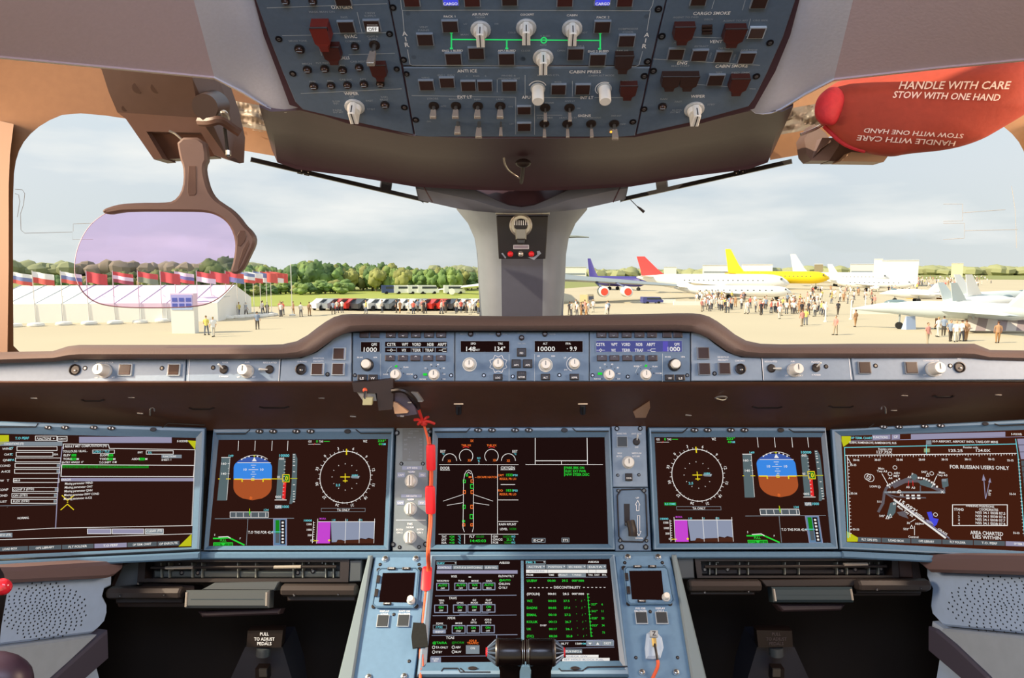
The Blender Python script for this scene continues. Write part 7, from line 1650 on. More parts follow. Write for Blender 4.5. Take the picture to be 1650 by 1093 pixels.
# ---- buildings
WHT = mat('bright_white_cladding', 'e9e6df', .7); WHT2 = mat('pale_grey_cladding', 'c9cac8', .7); GLS = mat('dark_window_band', '8a949c', .3)
def block(px0, px1, ytop, d_, depth, lab, m=WHT, bands=0, name='building'):
    a = gdist(px0, d_); b = gdist(px1, d_); w_ = (b-a).length; h = 6+(432-ytop)/F*d_
    c = (a+b)/2; ang = math.atan2((b-a).y, (b-a).x)
    r_ = thing(name, lab, 'building', Matrix.Translation(c) @ Matrix.Rotation(ang, 4, 'Z'))
    MB().add(g_box((0, depth/2, h/2), (w_, depth, h)), m).build('wall', r_, smooth=False)
    MB().add(g_box((0, depth/2, h+.15), (w_*1.01, depth*1.02, .3)), WHT2).build('roof', r_, smooth=False)
    for i in range(bands): MB().add(g_box((0, -.03, h*(i+1)/(bands+1)), (w_*.9, .06, h*.12)), GLS).build('window', r_, smooth=False)
block(1421, 1480, 422, 260, 20, 'big white hangar box on the right beyond the crowd', WHT)
block(1408, 1422, 420, 300, 10, 'narrow white tower left of the big white hangar', WHT)
block(1132, 1180, 428, 400, 30, 'long low white building above the tail of the yellow airliner', WHT, 1)
block(1195, 1245, 427, 400, 30, 'long low white building right of the yellow tail', WHT, 1)
block(1312, 1326, 427, 300, 10, 'dark small tower block right behind the yellow airliner', mat('dull_brown_cladding', '8f8468', .8))
block(1370, 1408, 427, 420, 20, 'pale low building between the yellow airliner and the hangar', WHT2, 1)
block(1533, 1552, 426, 500, 20, 'faint cream building on the right skyline', mat('cream_cladding', 'dccfae', .8))
block(905, 945, 431, 330, 20, 'white low hall just right of the centre post', WHT, 1)
block(754, 775, 444, 230, 14, 'white hall just left of the centre post', WHT, 0)
block(36, 52, 455, 130, 6, 'small white cabin behind the marquee near the left post', WHT)
block(1070, 1090, 431, 380, 15, 'small white hall right of the red tail', WHT, 0)

# ---- marquee
A = gp(-30, 522); B = gp(352, 518); dv = (B-A).normalized(); nv = Vector((-dv.y, dv.x, 0)); L = (B-A).length
r_ = thing('marquee', 'long white marquee tent with pitched roof behind the row of flag bases', 'tent', Matrix(((dv.x, nv.x, 0, A.x), (dv.y, nv.y, 0, A.y), (0, 0, 1, GZ), (0, 0, 0, 1))))
TW = mat('white_tent_fabric', 'f2f0ea', .8, emit=0); D_ = 16; eh = 2.1; rh = 3.9
secs = []
for t, k in ((0, 1), (1, 1)):
    x = t*L; secs.append([(x, 0, 0), (x, 0, eh), (x, D_/2, rh), (x, D_, eh), (x, D_, 0)])
v, f = g_loft([[Vector(q) for q in s_] for s_ in secs]); v0 = list(v)
MB().add((v, [f[0], f[3]]), TW).add((v0, [(0, 1, 2, 3, 4), (9, 8, 7, 6, 5)]), TW).build('side_wall', r_, smooth=False)
MB().add((v, [f[1], f[2]]), TW).build('roof', r_, smooth=False)
b = MB(); nb = 9
for i in range(nb+1):
    x = L*i/nb; b.add(g_tube([(x, -.05, 0), (x, -.05, eh), (x, D_/2, rh+.05)], .05, 5), mat('pale_tent_frame', 'c4c8cc', .6))
b.build('frame', r_)
b = MB()
for i in range(nb): x = L*(i+.5)/nb; b.add(g_tube([(x, 3, eh+.8), (x+.5, 2.5, eh+.5), (x+2, 2.8, eh+.62)], .035, 5), mat('grey_guy_rope', 'a6acb0', .7))
b.build('guy_rope', r_)

# ---- flags on masts with white oval feet
MAST = MB().add(g_tube([(0, 0, 0), (0, 0, 1)], .04, 8), mat('white_mast', 'e4e0da', .5)).mesh('pole')
FOOT_ = MB().add(g_lathe([(.75, 0), (.8, .12), (.7, .32), (.3, .38)], 18), mat('white_concrete_foot', 'ece8df', .8)).mesh('base')
FL = {'r': 'd4605a', 'w': 'eeeef0', 'b': '7c88b8', 'y': 'e8c840', 'g': '8ca884', 'k': 'a86068'}  # flag colours paled to imitate haze
def flagmesh(cols):
    b = MB(); n = len(cols); nx = 9
    for j, c in enumerate(cols):
        rws = [[Vector((1.9*i/nx, .16*math.sin(i*.9), 1.15*(1-(j+e_)/n)-.34*i/nx)) for i in range(nx+1)] for e_ in (0, 1)]
        b.add(g_loft(rws), mat('flag_'+c, FL[c], .8))
    return b.mesh('flag', True, 80)
fl_ = [(22, 527, 'wbr', 'white over blue over red'), (58, 526, 'wr', 'white over red'), (103, 524, 'wbr', 'white over blue over red'), (144, 523, 'r', 'plain red'), (186, 522, 'rwk', 'red, white and dark red'), (226, 521, 'rg', 'red with green foot'), (262, 519, 'r', 'plain red'), (285, 517, 'wbr', 'white, blue and red'), (320, 516, 'rw', 'red over white'),
       (342, 515, 'r', 'plain red'), (366, 514, 'rb', 'red over blue'), (384, 513, 'bwr', 'blue, white and red'), (397, 512, 'wr', 'white over red'), (410, 511, 'bw', 'blue over white'), (421, 511, 'r', 'plain red'), (431, 510, 'rw', 'red over white'), (438, 509, 'r', 'plain red')]
words = ['at the left edge', 'second from the left post', 'third from the left post', 'seen first inside the lilac glass', 'second inside the lilac glass', 'third inside the lilac glass', 'fourth inside the lilac glass', 'above the kiosk', 'right of the kiosk', 'near the right end of the marquee', 'behind the arm of the head-up display', 'first right of the head-up arm', 'second right of the head-up arm', 'third right of the head-up arm', 'fourth right of the head-up arm', 'fifth right of the head-up arm', 'last on the right of the row']
for (px, py, cols, cn), wd in zip(fl_, words):
    p_ = gp(px, py); d_ = (p_-CAM).dot(R3 @ Vector((0, 0, -1))); top = 436; h = (CAM.z-GZ)+(432-top)/F*d_
    r_ = thing('flag_mast', 'white mast flying a flag of %s, %s' % (cn, wd), 'flag', Matrix.Translation(p_), 'flag masts on the apron')
    inst('pole', MAST, r_, Matrix.Diagonal((1, 1, h, 1))); inst('base', FOOT_, r_); inst('flag', flagmesh(cols), r_, T3(.05, 0, h-1.25) @ Matrix.Diagonal((1.1, 1, 1, 1)))
p_ = gp(471, 509); r_ = thing('lamp_mast', 'thin pale mast standing alone left of the parked cars', 'mast', Matrix.Translation(p_)); inst('pole', MAST, r_, Matrix.Diagonal((1.2, 1.2, 6.6, 1))); inst('base', FOOT_, r_, Matrix.Diagonal((.5, .5, .6, 1)))
# kiosk board
p_ = gp(299, 537); d_ = (p_-CAM).dot(R3 @ Vector((0, 0, -1))); k = d_/F
r_ = thing('information_kiosk', 'white free-standing information column with blue printed head below the lilac glass', 'sign', Matrix.Translation(p_))
MB().add(g_box((0, 0, 32*k), (37*k, .8, 64*k)), WHT).build('column', r_, smooth=False)
b = MB().add(g_box((0, -.43, 50*k), (34*k, .04, 24*k)), mat('pale_blue_print', 'a9bce0', .6)); MBL = mat('blue_print', '4a66b0', .6)
for i in range(3):
    for j in range(2): b.add(g_box(((-11+i*11)*k, -.46, (54-j*9)*k), (8*k, .03, 6*k)), MBL)
b.build('printed_head', r_, smooth=False)

# ---- people
def person_mesh(shirt, trou, skin, hair, pose):
    b = MB(); S = mat('skin_'+skin, skin, .7); T_ = mat('clothing_'+shirt, shirt, .8); U_ = mat('clothing_'+trou, trou, .8); H_ = mat('hair_'+hair, hair, .8)
    st_ = .10+.07*pose
    for s_ in (1, -1):
        b.add(g_tube([(s_*.09, 0, .90), (s_*.10, st_*s_*.6, .48), (s_*.10, st_*s_, .09)], [.095, .07, .048], 8), U_)
        b.add(g_loft([[Vector((s_*.10+dx_, st_*s_+dy_, z_)) for dx_, dy_ in ((-.045, .06), (.045, .06), (.045, -.17), (-.045, -.17))] for z_ in (0, .07)], True), mat('dark_shoe', '2c2826', .6))
        b.add(g_tube([(s_*.19, 0, 1.40), (s_*.25, .02, 1.14)], [.055, .045], 7), T_); b.add(g_tube([(s_*.25, .02, 1.14), (s_*.24, -.10-.1*pose, .90), (s_*.235, -.12-.1*pose, .82)], [.04, .034, .03], 7), S)
    rws = []
    for z_, w_, d_ in ((.84, .165, .11), (.95, .18, .12), (1.05, .155, .10), (1.25, .19, .12), (1.38, .20, .11), (1.45, .13, .08), (1.48, .06, .055)): rws.append([Vector((w_*math.cos(a), d_*math.sin(a), z_)) for a in [2*PI*i/12 for i in range(12)]])
    v, f = g_loft(rws, True); b.add((v, f+[tuple(range(11, -1, -1)), tuple(range(len(v)-12, len(v)))]), T_)
    b.add(g_tube([(0, 0, 1.46), (0, -.01, 1.56)], .05, 8), S); b.add(g_sphere((0, -.01, 1.64), (.08, .095, .115), 10, 8), S); b.add(g_sphere((0, .012, 1.672), (.084, .095, .1), 10, 7), H_); b.add(g_sphere((0, -.105, 1.63), (.015, .018, .02), 6, 4), S)
    return b.mesh('person', True, 60)
looks = [('e8e4dc', '5a5a64', 'c99a7c', '4a3a2c', 'a white shirt and grey trousers'), ('c8c0b8', '3e4454', 'c99a7c', '2c241e', 'a pale grey shirt and dark trousers'), ('d89088', 'b0a08a', 'd0a488', '6a4a30', 'a pink top and beige trousers'), ('8a98b0', '4a4038', 'c99a7c', '3a2c22', 'a dull blue shirt and brown trousers'),
         ('3c3a40', '5a5048', 'c8977a', '2c241e', 'a black top and brown trousers'), ('e0d070', '6a7080', 'd0a488', '8a6a44', 'a yellow top and grey trousers'), ('d8665a', '404858', 'c99a7c', '3a2c22', 'a red top and dark trousers'), ('f0f0ee', 'd8d2c6', 'd0a488', 'a08a60', 'white clothes'), ('b08868', 'a87c50', 'c8977a', '5a3a26', 'a tan top and tan trousers')]
PM = [person_mesh(*l[:4], i % 2) for i, l in enumerate(looks)]
def person(px, py, li, label, group=None, rz=None, k=1.0):
    p_ = gp(px, py); o = inst('person', PM[li], None, Matrix.Translation(p_) @ Matrix.Rotation(rnd.uniform(0, 6.28) if rz is None else rz, 4, 'Z') @ Matrix.Diagonal((k, k, k, 1)))
    return tag(o, label, 'person', group)
near = [(415, 531, 3, 'walking left of the raised glareshield'), (333, 540, 5, 'standing right of the kiosk'), (344, 543, 7, 'right of the person in yellow by the kiosk'), (1226, 508, 4, 'in front of the crowd, furthest left'), (1256, 514, 7, 'crouching in front of the crowd'), (1292, 526, 2, 'standing ahead of the crowd'), (1298, 524, 5, 'ahead of the crowd beside the pink top'), (1346, 540, 2, 'alone on the apron below the posts'), (1378, 527, 8, 'walking alone right of the posts'), (1350, 507, 4, 'standing among the white posts'), (1405, 497, 4, 'walking near the white barrier'),
        (1494, 556, 2, 'nearest the glareshield on the right'), (1511, 543, 7, 'left in the near right group'), (1520, 541, 3, 'second in the near right group'), (1531, 550, 3, 'mid near group on the right'), (1540, 551, 7, 'right of the blue shirt in the near group'), (1549, 550, 0, 'in the near group, right of the middle'), (1556, 550, 8, 'last on the right of the near group'), (1508, 530, 8, 'behind the near group at its left'), (1607, 553, 8, 'alone at the far right')]
for px, py, li, wd in near: person(px, py, li, 'person in %s %s' % (looks[li][4], wd))
cnt = 0
def crowd(n, x0, x1, y0, y1, where, group, slope=0.0):
    for i in range(n):
        px = rnd.uniform(x0, x1); py = y0+(y1-y0)*rnd.random()+slope*(px-x0); li = rnd.choice([0, 0, 0, 1, 1, 2, 3, 4, 5, 6, 7, 7, 7, 8])
        person(px, py, li, 'person in %s %s' % (looks[li][4], where), group+', '+looks[li][4])
crowd(120, 1120, 1330, 481, 502, 'in the crowd below the yellow airliner', 'crowd below the yellow airliner', .05)
crowd(48, 1300, 1415, 468, 494, 'in the crowd left of the hangar', 'crowd left of the hangar')
crowd(48, 1412, 1560, 455, 480, 'in the far crowd below the hangar', 'far crowd below the hangar')
crowd(28, 505, 775, 503, 507, 'among the parked cars', 'people by the parked cars')
crowd(14, 330, 500, 505, 511, 'by the flag masts', 'people by the flag masts')
crowd(14, 905, 1010, 503, 513, 'under the grey wing', 'people under the grey wing')

b = MB()
for i in range(170):
    px = rnd.uniform(1405, 1600); py = rnd.uniform(447, 462); me = PM[rnd.choice([0, 1, 2, 7, 7, 8, 3])]
    for q in (0,): M_ = Matrix.Translation(gp(px, py)) @ Matrix.Rotation(rnd.uniform(0, 6.28), 4, 'Z')
    o_ = len(b.v); b.v += [tuple(M_ @ v.co) for v in me.vertices]
    for pl_ in me.polygons:
        m_ = me.materials[pl_.material_index]
        if m_ not in b.mats: b.mats.append(m_)
        b.f.append(tuple(k_+o_ for k_ in pl_.vertices)); b.m.append(b.mats.index(m_))
tag(b.build('distant_crowd', world=True), 'dense distant crowd of people below the skyline right of the white hangar', 'crowd', kind='stuff')
# ---- vehicles
def car_mesh(col, van=False, name='car'):
    b = MB(); P_ = mat('paint_'+col, col, .3, coat=.5); W_ = mat('car_glass', '3c444c', .15); K_ = mat('tyre', '1c1b1b', .8)
    if van: pr = [(-2.4, .3), (2.4, .3), (2.45, .9), (2.1, 1.25), (1.7, 2.0), (-2.4, 2.05), (-2.45, 1)]
    else: pr = [(-2.1, .28), (2.1, .28), (2.2, .6), (2.0, .85), (1.1, .95), (.5, 1.42), (-1.0, 1.45), (-1.8, .98), (-2.15, .9)]
    n = len(pr); v = [(x, s_*w_, z) for s_, w_ in ((-1, .85), (1, .85)) for x, z in pr]
    b.add((v, [tuple(range(n)), tuple(range(2*n-1, n-1, -1))]+[(i, (i+1) % n, n+(i+1) % n, n+i) for i in range(n)]), P_)
    if van: b.add(g_box((.2, 0, 1.5), (3.4, 1.74, .5)), W_)
    else: b.add(g_prism([(.95, 1.0), (.42, 1.36), (-.95, 1.38), (-1.6, 1.0)], -.87, .87), W_, Matrix.Rotation(PI/2, 4, 'X'))
    for x in (-1.35, 1.35):
        for y in (-.85, .85): b.add(g_tube([(x, y-.1, .33), (x, y+.1, .33)], .33, 14), K_)
    return b.mesh(name, True, 30)
cols = [('e6e6e4', 'white'), ('5a6068', 'grey'), ('c8cacc', 'silver'), ('2c3038', 'black'), ('b83028', 'red'), ('8a9098', 'mid grey')]
CM = [car_mesh(c) for c, _ in cols]
x = 512; i = 0
while x < 775:
    ci = (i*5+i//3) % 6; p_ = gp(x, 502.5 if x < 570 else 503); s_ = rnd.uniform(.95, 1.1)
    tag(inst('car', CM[ci], None, Matrix.Translation(p_+Vector((0, 4, 0))) @ Matrix.Rotation(.9+rnd.uniform(-.1, .1), 4, 'Z') @ Matrix.Diagonal((s_, s_, 1.15, 1))), '%s car parked in the row left of the centre post' % cols[ci][1], 'car', 'parked %s cars' % cols[ci][1]); x += 17; i += 1
x = 560; i = 0
while x < 775:
    ci = (i*4+1) % 6; tag(inst('car', CM[ci], None, Matrix.Translation(gp(x, 498)) @ Matrix.Rotation(1.2, 4, 'Z')), '%s car parked in the second row before the grass' % cols[ci][1], 'car', 'second row %s cars' % cols[ci][1]); x += 19; i += 1
VM = car_mesh('ececea', True, 'van'); VB = car_mesh('3a4a86', True, 'van')
for px, m_, lb in ((632, VB, 'blue van at the edge of the tree belt'), (652, VM, 'white van at the tree belt beside the blue van'), (674, VM, 'white van at the tree belt, third from the left'), (732, VM, 'white van at the tree belt, furthest right'), (690, VM, 'white van under the root of the pale wing')):
    tag(inst('van', m_, None, Matrix.Translation(gp(px, 474)) @ Matrix.Rotation(.3, 4, 'Z') @ Matrix.Diagonal((1, 1, 1.0, 1))), lb, 'van')

# ---- aircraft
AW = mat('white_aircraft_paint', 'eeeeec', .4); AG = mat('grey_wing_paint', '9ea6a8', .4); AY = mat('yellow_aircraft_paint', 'f2cf10', .45); AR = mat('red_tail_paint', 'e04a48', .5); AP = mat('purple_tail_paint', '3c3484', .5); AK = mat('pink_trim_paint', 'e05080', .5); AIN = mat('red_intake_cover', 'e4513c', .6); ADK = mat('dark_cabin_window', '4a525c', .3)
def wing_v(root, chord, tip, tchord, th=.3):
    r_ = Vector(root); t_ = Vector(tip)
    return g_loft([[p_+Vector((-c*.5, 0, 0)), p_+Vector((-c*.1, 0, h)), p_+Vector((c*.5, 0, 0)), p_+Vector((-c*.1, 0, -h))] for p_, c, h in ((r_, chord, th), (t_, tchord, th*.35))] if False else
                  [[p_+Vector((c*.5, 0, 0)), p_+Vector((c*.2, 0, h)), p_+Vector((-c*.5, 0, 0)), p_+Vector((c*.2, 0, -h))] for p_, c, h in ((r_, chord, th), (t_, tchord, th*.35))], True)
def plane(name, label, pos, rz, L, rad, m_body, m_fin, m_wing=None, span=None, eng=2, finh=None, gear=1.6, belly=None, cap=False):
    r_ = thing(name, label, 'aircraft', Matrix.Translation(pos) @ Matrix.Rotation(rz, 4, 'Z')); span = span or L*.95; m_wing = m_wing or AG; finh = finh or L*.19; z0 = gear+rad
    n = 18; prof = [(.0, .02), (.015, .35), (.05, .7), (.1, .93), (.16, 1), (.68, 1), (.8, .82), (.9, .5), (.97, .22), (1, .08)]
    rws = []
    for t, k in prof:
        x_ = L/2-t*L; up = rad*.55*max(0, (t-.68)/.32)**1.3; dn = -rad*.12 if t < .05 else 0
        rws.append([Vector((x_, rad*k*math.cos(a), z0+up+dn+rad*k*math.sin(a))) for a in [2*PI*i/n for i in range(n)]])
    v, f = g_loft(rws, True); MB().add((v, f), m_body).add((rws[-1], [tuple(range(n))]), m_body).build('fuselage', r_)
    b = MB()
    for s_ in (1, -1):
        b.add(g_box((L*.445, s_*rad*.55, z0+rad*.42), (L*.012, rad*.5, rad*.22)), ADK)
        for i in range(int(L*.55)): b.add(g_box((L*.33-i*1.1, s_*rad*.985, z0+rad*.22), (.28, .06, .2)), ADK)
    b.build('window_row', r_)
    MB().add(g_loft([[Vector((x_+dx_, y_, z_)) for dx_, y_ in ((c*.5, 0), (c*.15, w_), (-c*.5, 0), (c*.15, -w_))] for x_, c, z_, w_ in ((-L*.38, L*.17, z0+rad*.7, .3), (-L*.415, L*.12, z0+rad+finh*.25, .22), (-L*.475, L*.055, z0+rad+finh, .1))], True), m_fin).build('tail_fin', r_)
    for s_ in (1, -1):
        v, f = wing_v((L*.02, s_*rad*.5, z0-rad*.5), L*.19, (-L*.14, s_*span/2, z0-rad*.5+span*.045), L*.045, rad*.16); MB().add((v, f), m_wing).build('wing', r_)
        v, f = wing_v((-L*.42, s_*rad*.3, z0+rad*.6), L*.09, (-L*.47, s_*L*.17, z0+rad*.8), L*.035, .15); MB().add((v, f), m_wing if m_body is AW else m_body).build('tailplane', r_)
        for e_ in range(eng//2):
            y_ = s_*span*(.17+.13*e_); x_ = L*.07-L*.05*e_; er = rad*.42; ez = z0-rad*.5-er*1.25+abs(y_)*.09
            q = MB().add(g_tube([(x_+er*2, y_, ez), (x_+er*1.7, y_, ez), (x_, y_, ez), (x_-er*2.4, y_, ez)], [er, er*1.1, er*1.02, er*.5], 16), m_wing if m_body is AW else m_body).build('engine', r_)
            MB().add(g_tube([(x_+er*2.02, y_, ez), (x_+er*2.08, y_, ez)], er*.82, 16), AIN if cap else ADK).build('intake', q)
    b = MB()
    for x_, y_ in ((L*.38, 0), (-L*.03, rad*1.1), (-L*.03, -rad*1.1)): b.add(g_tube([(x_, y_, z0-rad*.5), (x_, y_, .4)], .12, 6), AG).add(g_tube([(x_, y_-.3, .45), (x_, y_+.3, .45)], .45, 12), mat('tyre', '1c1b1b', .8))
    b.build('landing_gear', r_)
    return r_
def ppos(px, d_): return gdist(px, d_)
plane('airliner', 'bright yellow airliner with tall yellow tail pointing right', ppos(1250, 210), -.42, 28, 1.75, AY, AY, AW, 28, 2, 6.4)
plane('airliner', 'long white airliner with a red tail behind the grey wing', ppos(1146, 170), -.26, 35, 1.9, AW, AR, AW, 20, 2, 4.2, .8)
plane('airliner', 'purple tailed airliner nosing right just beside the centre post', ppos(992, 190), -.9, 22, 1.4, AP, AP, AP, 14, 0, 4.9, 1.0)
plane('airliner', 'white airliner with blue belly line parked right of the yellow airliner', ppos(1352, 250), -.3, 30, 1.8, AW, AW, AW, 24, 2, 6.0, 1.0)
plane('small_jet', 'white jet with small pointed tail left of the white hangar', ppos(1402, 200), -.5, 20, 1.2, AW, AW, AW, 12, 2, 3.8, .8)
plane('small_jet', 'white jet parked half behind the crowd below the yellow airliner', ppos(1180, 140), -.2, 22, 1.1, AW, AW, AW, 12, 0, 1.2, .4)
# big grey wing with two engines in front of the white airliner
W0 = gdist(932, 118); W0.z = CAM.z+(432-449)/F*118; W1 = gdist(1140, 150); W1.z = CAM.z+(432-462)/F*150
r_ = thing('airliner', 'grey wing and two red plugged engines of a big airliner beside the centre post', 'aircraft', Matrix.Translation(Vector((W0.x, W0.y, GZ))))
b = MB(); rws = []
for t, c, h in ((-.18, 9, 1.4), (0, 7.5, 1.05), (.4, 5.5, .75), (.75, 3.6, .45), (1, 1.6, .12)):
    p_ = W0.lerp(W1, t); rws.append([p_+Vector((0, -c*.35, -h*.2)), p_+Vector((0, -c*.1, h*.5)), p_+Vector((0, c*.65, 0)), p_+Vector((0, -c*.1, -h*.5))])
v, f = g_loft(rws, True); b.add((v, f+[tuple(range(4))]), AG); b.build('wing', r_, world=True)
FU = gdist(868, 126); FU.z = 0
MB().add(g_tube([Vector((FU.x-4, FU.y-18, GZ+4.6)), Vector((FU.x-4, FU.y-14, GZ+4.8)), Vector((FU.x-3, FU.y-8, GZ+5)), Vector((FU.x-2, FU.y+24, GZ+5)), Vector((FU.x-1, FU.y+36, GZ+5.8))], [.4, 1.8, 2.6, 2.6, .6], 20), AW).build('fuselage', r_, world=True)
for px, sx in ((974, 1), (1012, 1)):
    c = at(px, 470.5, 116); e_ = 1.0
    en = MB().add(g_tube([c, c+Vector((0, .35, 0)), c+Vector((0, 3, 0)), c+Vector((0, 5, 0))], [.78*e_, .92*e_, .95*e_, .5*e_], 20), AW).build('engine', r_, world=True)
    q = MB().add(g_tube([c+Vector((0, -.05, 0)), c+Vector((0, -.02, 0))], .62, 20), AIN); o_ = q.build('red_intake_plug', en, world=True)
    t_ = ((c.x-W0.x)/(W1.x-W0.x)); top = W0.lerp(W1, t_)
    MB().add(g_loft([[c+Vector((-.2-.4, 1, .8)), c+Vector((.2-.4, 1, .8)), c+Vector((.2-.4, 3.4, .8)), c+Vector((-.6, 3.4, .8))], [Vector((c.x-1.6, top.y-2, top.z)), Vector((c.x-1.1, top.y-2, top.z)), Vector((c.x-1.1, top.y+.5, top.z)), Vector((c.x-1.6, top.y+.5, top.z))]], True), mat('blue_grey_pylon', '6a7094', .5)).build('pylon', r_, world=True)
# pale wing left of the centre post
W0 = gdist(780, 150); W0.z = CAM.z+(432-459)/F*150; W1 = gdist(684, 178); W1.z = CAM.z+(432-469)/F*178
r_ = thing('airliner', 'pale wing of an airliner reaching out left from behind the centre post', 'aircraft', Matrix.Translation(Vector((W0.x, W0.y, GZ))))
rws = []
for t, c, h in ((-.3, 7, 1.1), (0, 6, .9), (.5, 4, .6), (1, 1.4, .15)):
    p_ = W0.lerp(W1, t); rws.append([p_+Vector((0, -c*.35, 0)), p_+Vector((0, 0, h*.5)), p_+Vector((0, c*.6, 0)), p_+Vector((0, 0, -h*.5))])
v, f = g_loft(rws, True); MB().add((v, f), AW).build('wing', r_, world=True)
FU = gdist(835, 150); MB().add(g_tube([Vector((FU.x, FU.y-16, GZ+4.2)), Vector((FU.x, FU.y-11, GZ+4.6)), Vector((FU.x, FU.y+16, GZ+4.6)), Vector((FU.x, FU.y+24, GZ+5.2))], [.4, 2.1, 2.1, .5], 18), AW).build('fuselage', r_, world=True)
MB().add(g_tube([at(728, 470, 150), at(728, 470, 153)], [.7, .5], 14), AW).build('engine', r_, world=True)

# combat jets at the far right
def jet(label, px, d_, rz, L, m, m2, gear=1.3):
    r_ = thing('combat_jet', label, 'aircraft', Matrix.Translation(gdist(px, d_)) @ Matrix.Rotation(rz, 4, 'Z')); z0 = gear+.6
    MB().add(g_tube([(L*.5, 0, z0), (L*.4, 0, z0+.1), (L*.3, 0, z0+.2), (L*.1, 0, z0+.1), (-L*.3, 0, z0), (-L*.45, 0, z0)], [.06, .35, .6, .85, .8, .5], 14), m).build('fuselage', r_)
    MB().add(g_sphere((L*.27, 0, z0+.65), (L*.065, .34, .36), 12, 7), mat('tinted_canopy', '6c8088', .15)).build('canopy', r_)
    for s_ in (1, -1):
        v, f = wing_v((-L*.08, s_*.5, z0), L*.3, (-L*.22, s_*L*.32, z0-.05), L*.07, .12); MB().add((v, f), m2).build('wing', r_)
        v, f = wing_v((-L*.4, s_*.5, z0), L*.13, (-L*.48, s_*L*.18, z0), L*.05, .08); MB().add((v, f), m2).build('tailplane', r_)
        v = g_loft([[Vector((x_+dx_, s_*(.55+ly), z_)) for dx_ in (c*.5, -c*.5)]+[Vector((x_-c*.5, s_*(.63+ly), z_)), Vector((x_+c*.5, s_*(.63+ly), z_))] for x_, c, z_, ly in ((-L*.34, L*.16, z0+.4, 0), (-L*.44, L*.07, z0+L*.19, .25))], True); MB().add(v, m2).build('tail_fin', r_)
    b = MB()
    for x_, y_ in ((L*.25, 0), (-L*.1, 1), (-L*.1, -1)): b.add(g_tube([(x_, y_, z0-.3), (x_, y_, .3)], .09, 6), AG).add(g_tube([(x_, y_-.15, .35), (x_, y_+.15, .35)], .35, 12), mat('tyre', '1c1b1b', .8))
    b.build('landing_gear', r_)
JG = mat('pale_sky_grey_paint', 'ccd6d8', .5); JGR = mat('pale_green_grey_paint', 'b4c4a8', .5)
jet('pale grey and green combat jet in the middle of the right hand park', 1536, 78, 2.75, 17, JG, JG)
jet('white combat jet behind the green grey one at the far right', 1590, 96, .3, 13, AW, JG)
jet('pale combat jet with bright wing near the right window post', 1615, 118, .35, 17, JG, AW)
jet('small pale jet on the apron in front of the crowd below the hangar', 1470, 140, 2.9, 10, AW, AW, .8)
# shelter, barriers and posts
p0 = gp(1600, 536)
r_ = thing('striped_awning', 'low awning with grey and mauve stripes by the right window post', 'awning', Matrix.Translation(p0))
rws = []
b = MB(); k = 60/F
for i in range(7):
    a0 = i/7; a1 = (i+1)/7; q = lambda t, hz: p0+Vector(((t-.5)*6.5, hz*2.0, 0 if False else .9+hz*1.3))
    v = [q(a0, -.5), q(a1, -.5), q(a1, .5)+Vector((1.6, 0, 0)), q(a0, .5)+Vector((1.6, 0, 0))]; b.add((v, [(0, 1, 2, 3)]), mat('mauve_awning_stripe', '9a8a8e', .8) if i % 2 else mat('pale_awning_stripe', 'cfc4c0', .8))
b.build('striped_roof', r_, world=True, smooth=False)
b = MB()
for sx in (-3, 3):
    for sy in (-.9, .9): b.add(g_tube([p0+Vector((sx+(1.2 if sy > 0 else 0), sy, 0)), p0+Vector((sx+(1.2 if sy > 0 else 0), sy, 1.0+(sy+.9)*.5))], .05, 6), AG)
b.build('leg', r_, world=True)
POST = MB().add(g_lathe([(.22, 0), (.22, .12), (.10, .16), (.09, 2.2), (.02, 2.25)], 10), mat('white_mast', 'e4e0da', .5)).mesh('post')
for px, py, wd in ((1330, 519, 'left of three'), (1371, 515, 'middle of three'), (1394, 503, 'right of three')): tag(inst('barrier_post', POST, None, Matrix.Translation(gp(px, py))), 'white post before the crowd, %s' % wd, 'post', 'white posts before the crowd')
BAR = MB().add(g_box((0, 0, .3), (6, .5, .6)), WHT).mesh('barrier', False)
for px, py, wd in ((1412, 506, 'right of the white posts'), (1115, 492, 'below the nose of the white airliner'), (1060, 488, 'below the grey wing tip')): tag(inst('barrier', BAR, None, Matrix.Translation(gp(px, py))), 'low white barrier %s' % wd, 'barrier')
tag(inst('tarpaulin', MB().add(g_loft([[Vector((x_, y_, z_)) for x_, z_ in ((-3, 0), (-2.6, .6), (0, .9), (2.6, .6), (3, 0))] for y_ in (-1.2, 1.2)]), mat('orange_tarpaulin', 'c89448', .8)).mesh('tarpaulin'), None, Matrix.Translation(gp(1490, 482))), 'orange brown covered stall before the far crowd', 'stall')
tag(inst('display_board', MB().add(g_loft([[Vector((-.6, -.3, 0)), Vector((.6, -.3, 0)), Vector((.6, .3, 0)), Vector((-.6, .3, 0))], [Vector((-.4, -.03, 1.3)), Vector((.7, -.03, 1.3)), Vector((.7, .03, 1.3)), Vector((-.4, .03, 1.3))]], True), mat('pale_blue_print', 'a9bce0', .6)).mesh('display_board', False), None, Matrix.Translation(gp(1464, 531)) @ Matrix.Rotation(.3, 4, 'Z')), 'small pale blue folding board alone on the right apron', 'sign')
tag(inst('service_truck', car_mesh('4a4f96', True, 'service_truck'), None, Matrix.Translation(gp(1050, 489)) @ Matrix.Rotation(.2, 4, 'Z') @ Matrix.Diagonal((.75, .8, .55, 1))), 'dark blue service truck under the white airliner', 'truck')
tag(inst('stair_truck', car_mesh('cbb88a', True, 'stair_truck'), None, Matrix.Translation(gp(946, 496)) @ Matrix.Rotation(1.2, 4, 'Z') @ Matrix.Diagonal((.8, .7, 1.0, 1))), 'sand coloured truck left of the first plugged engine', 'truck')
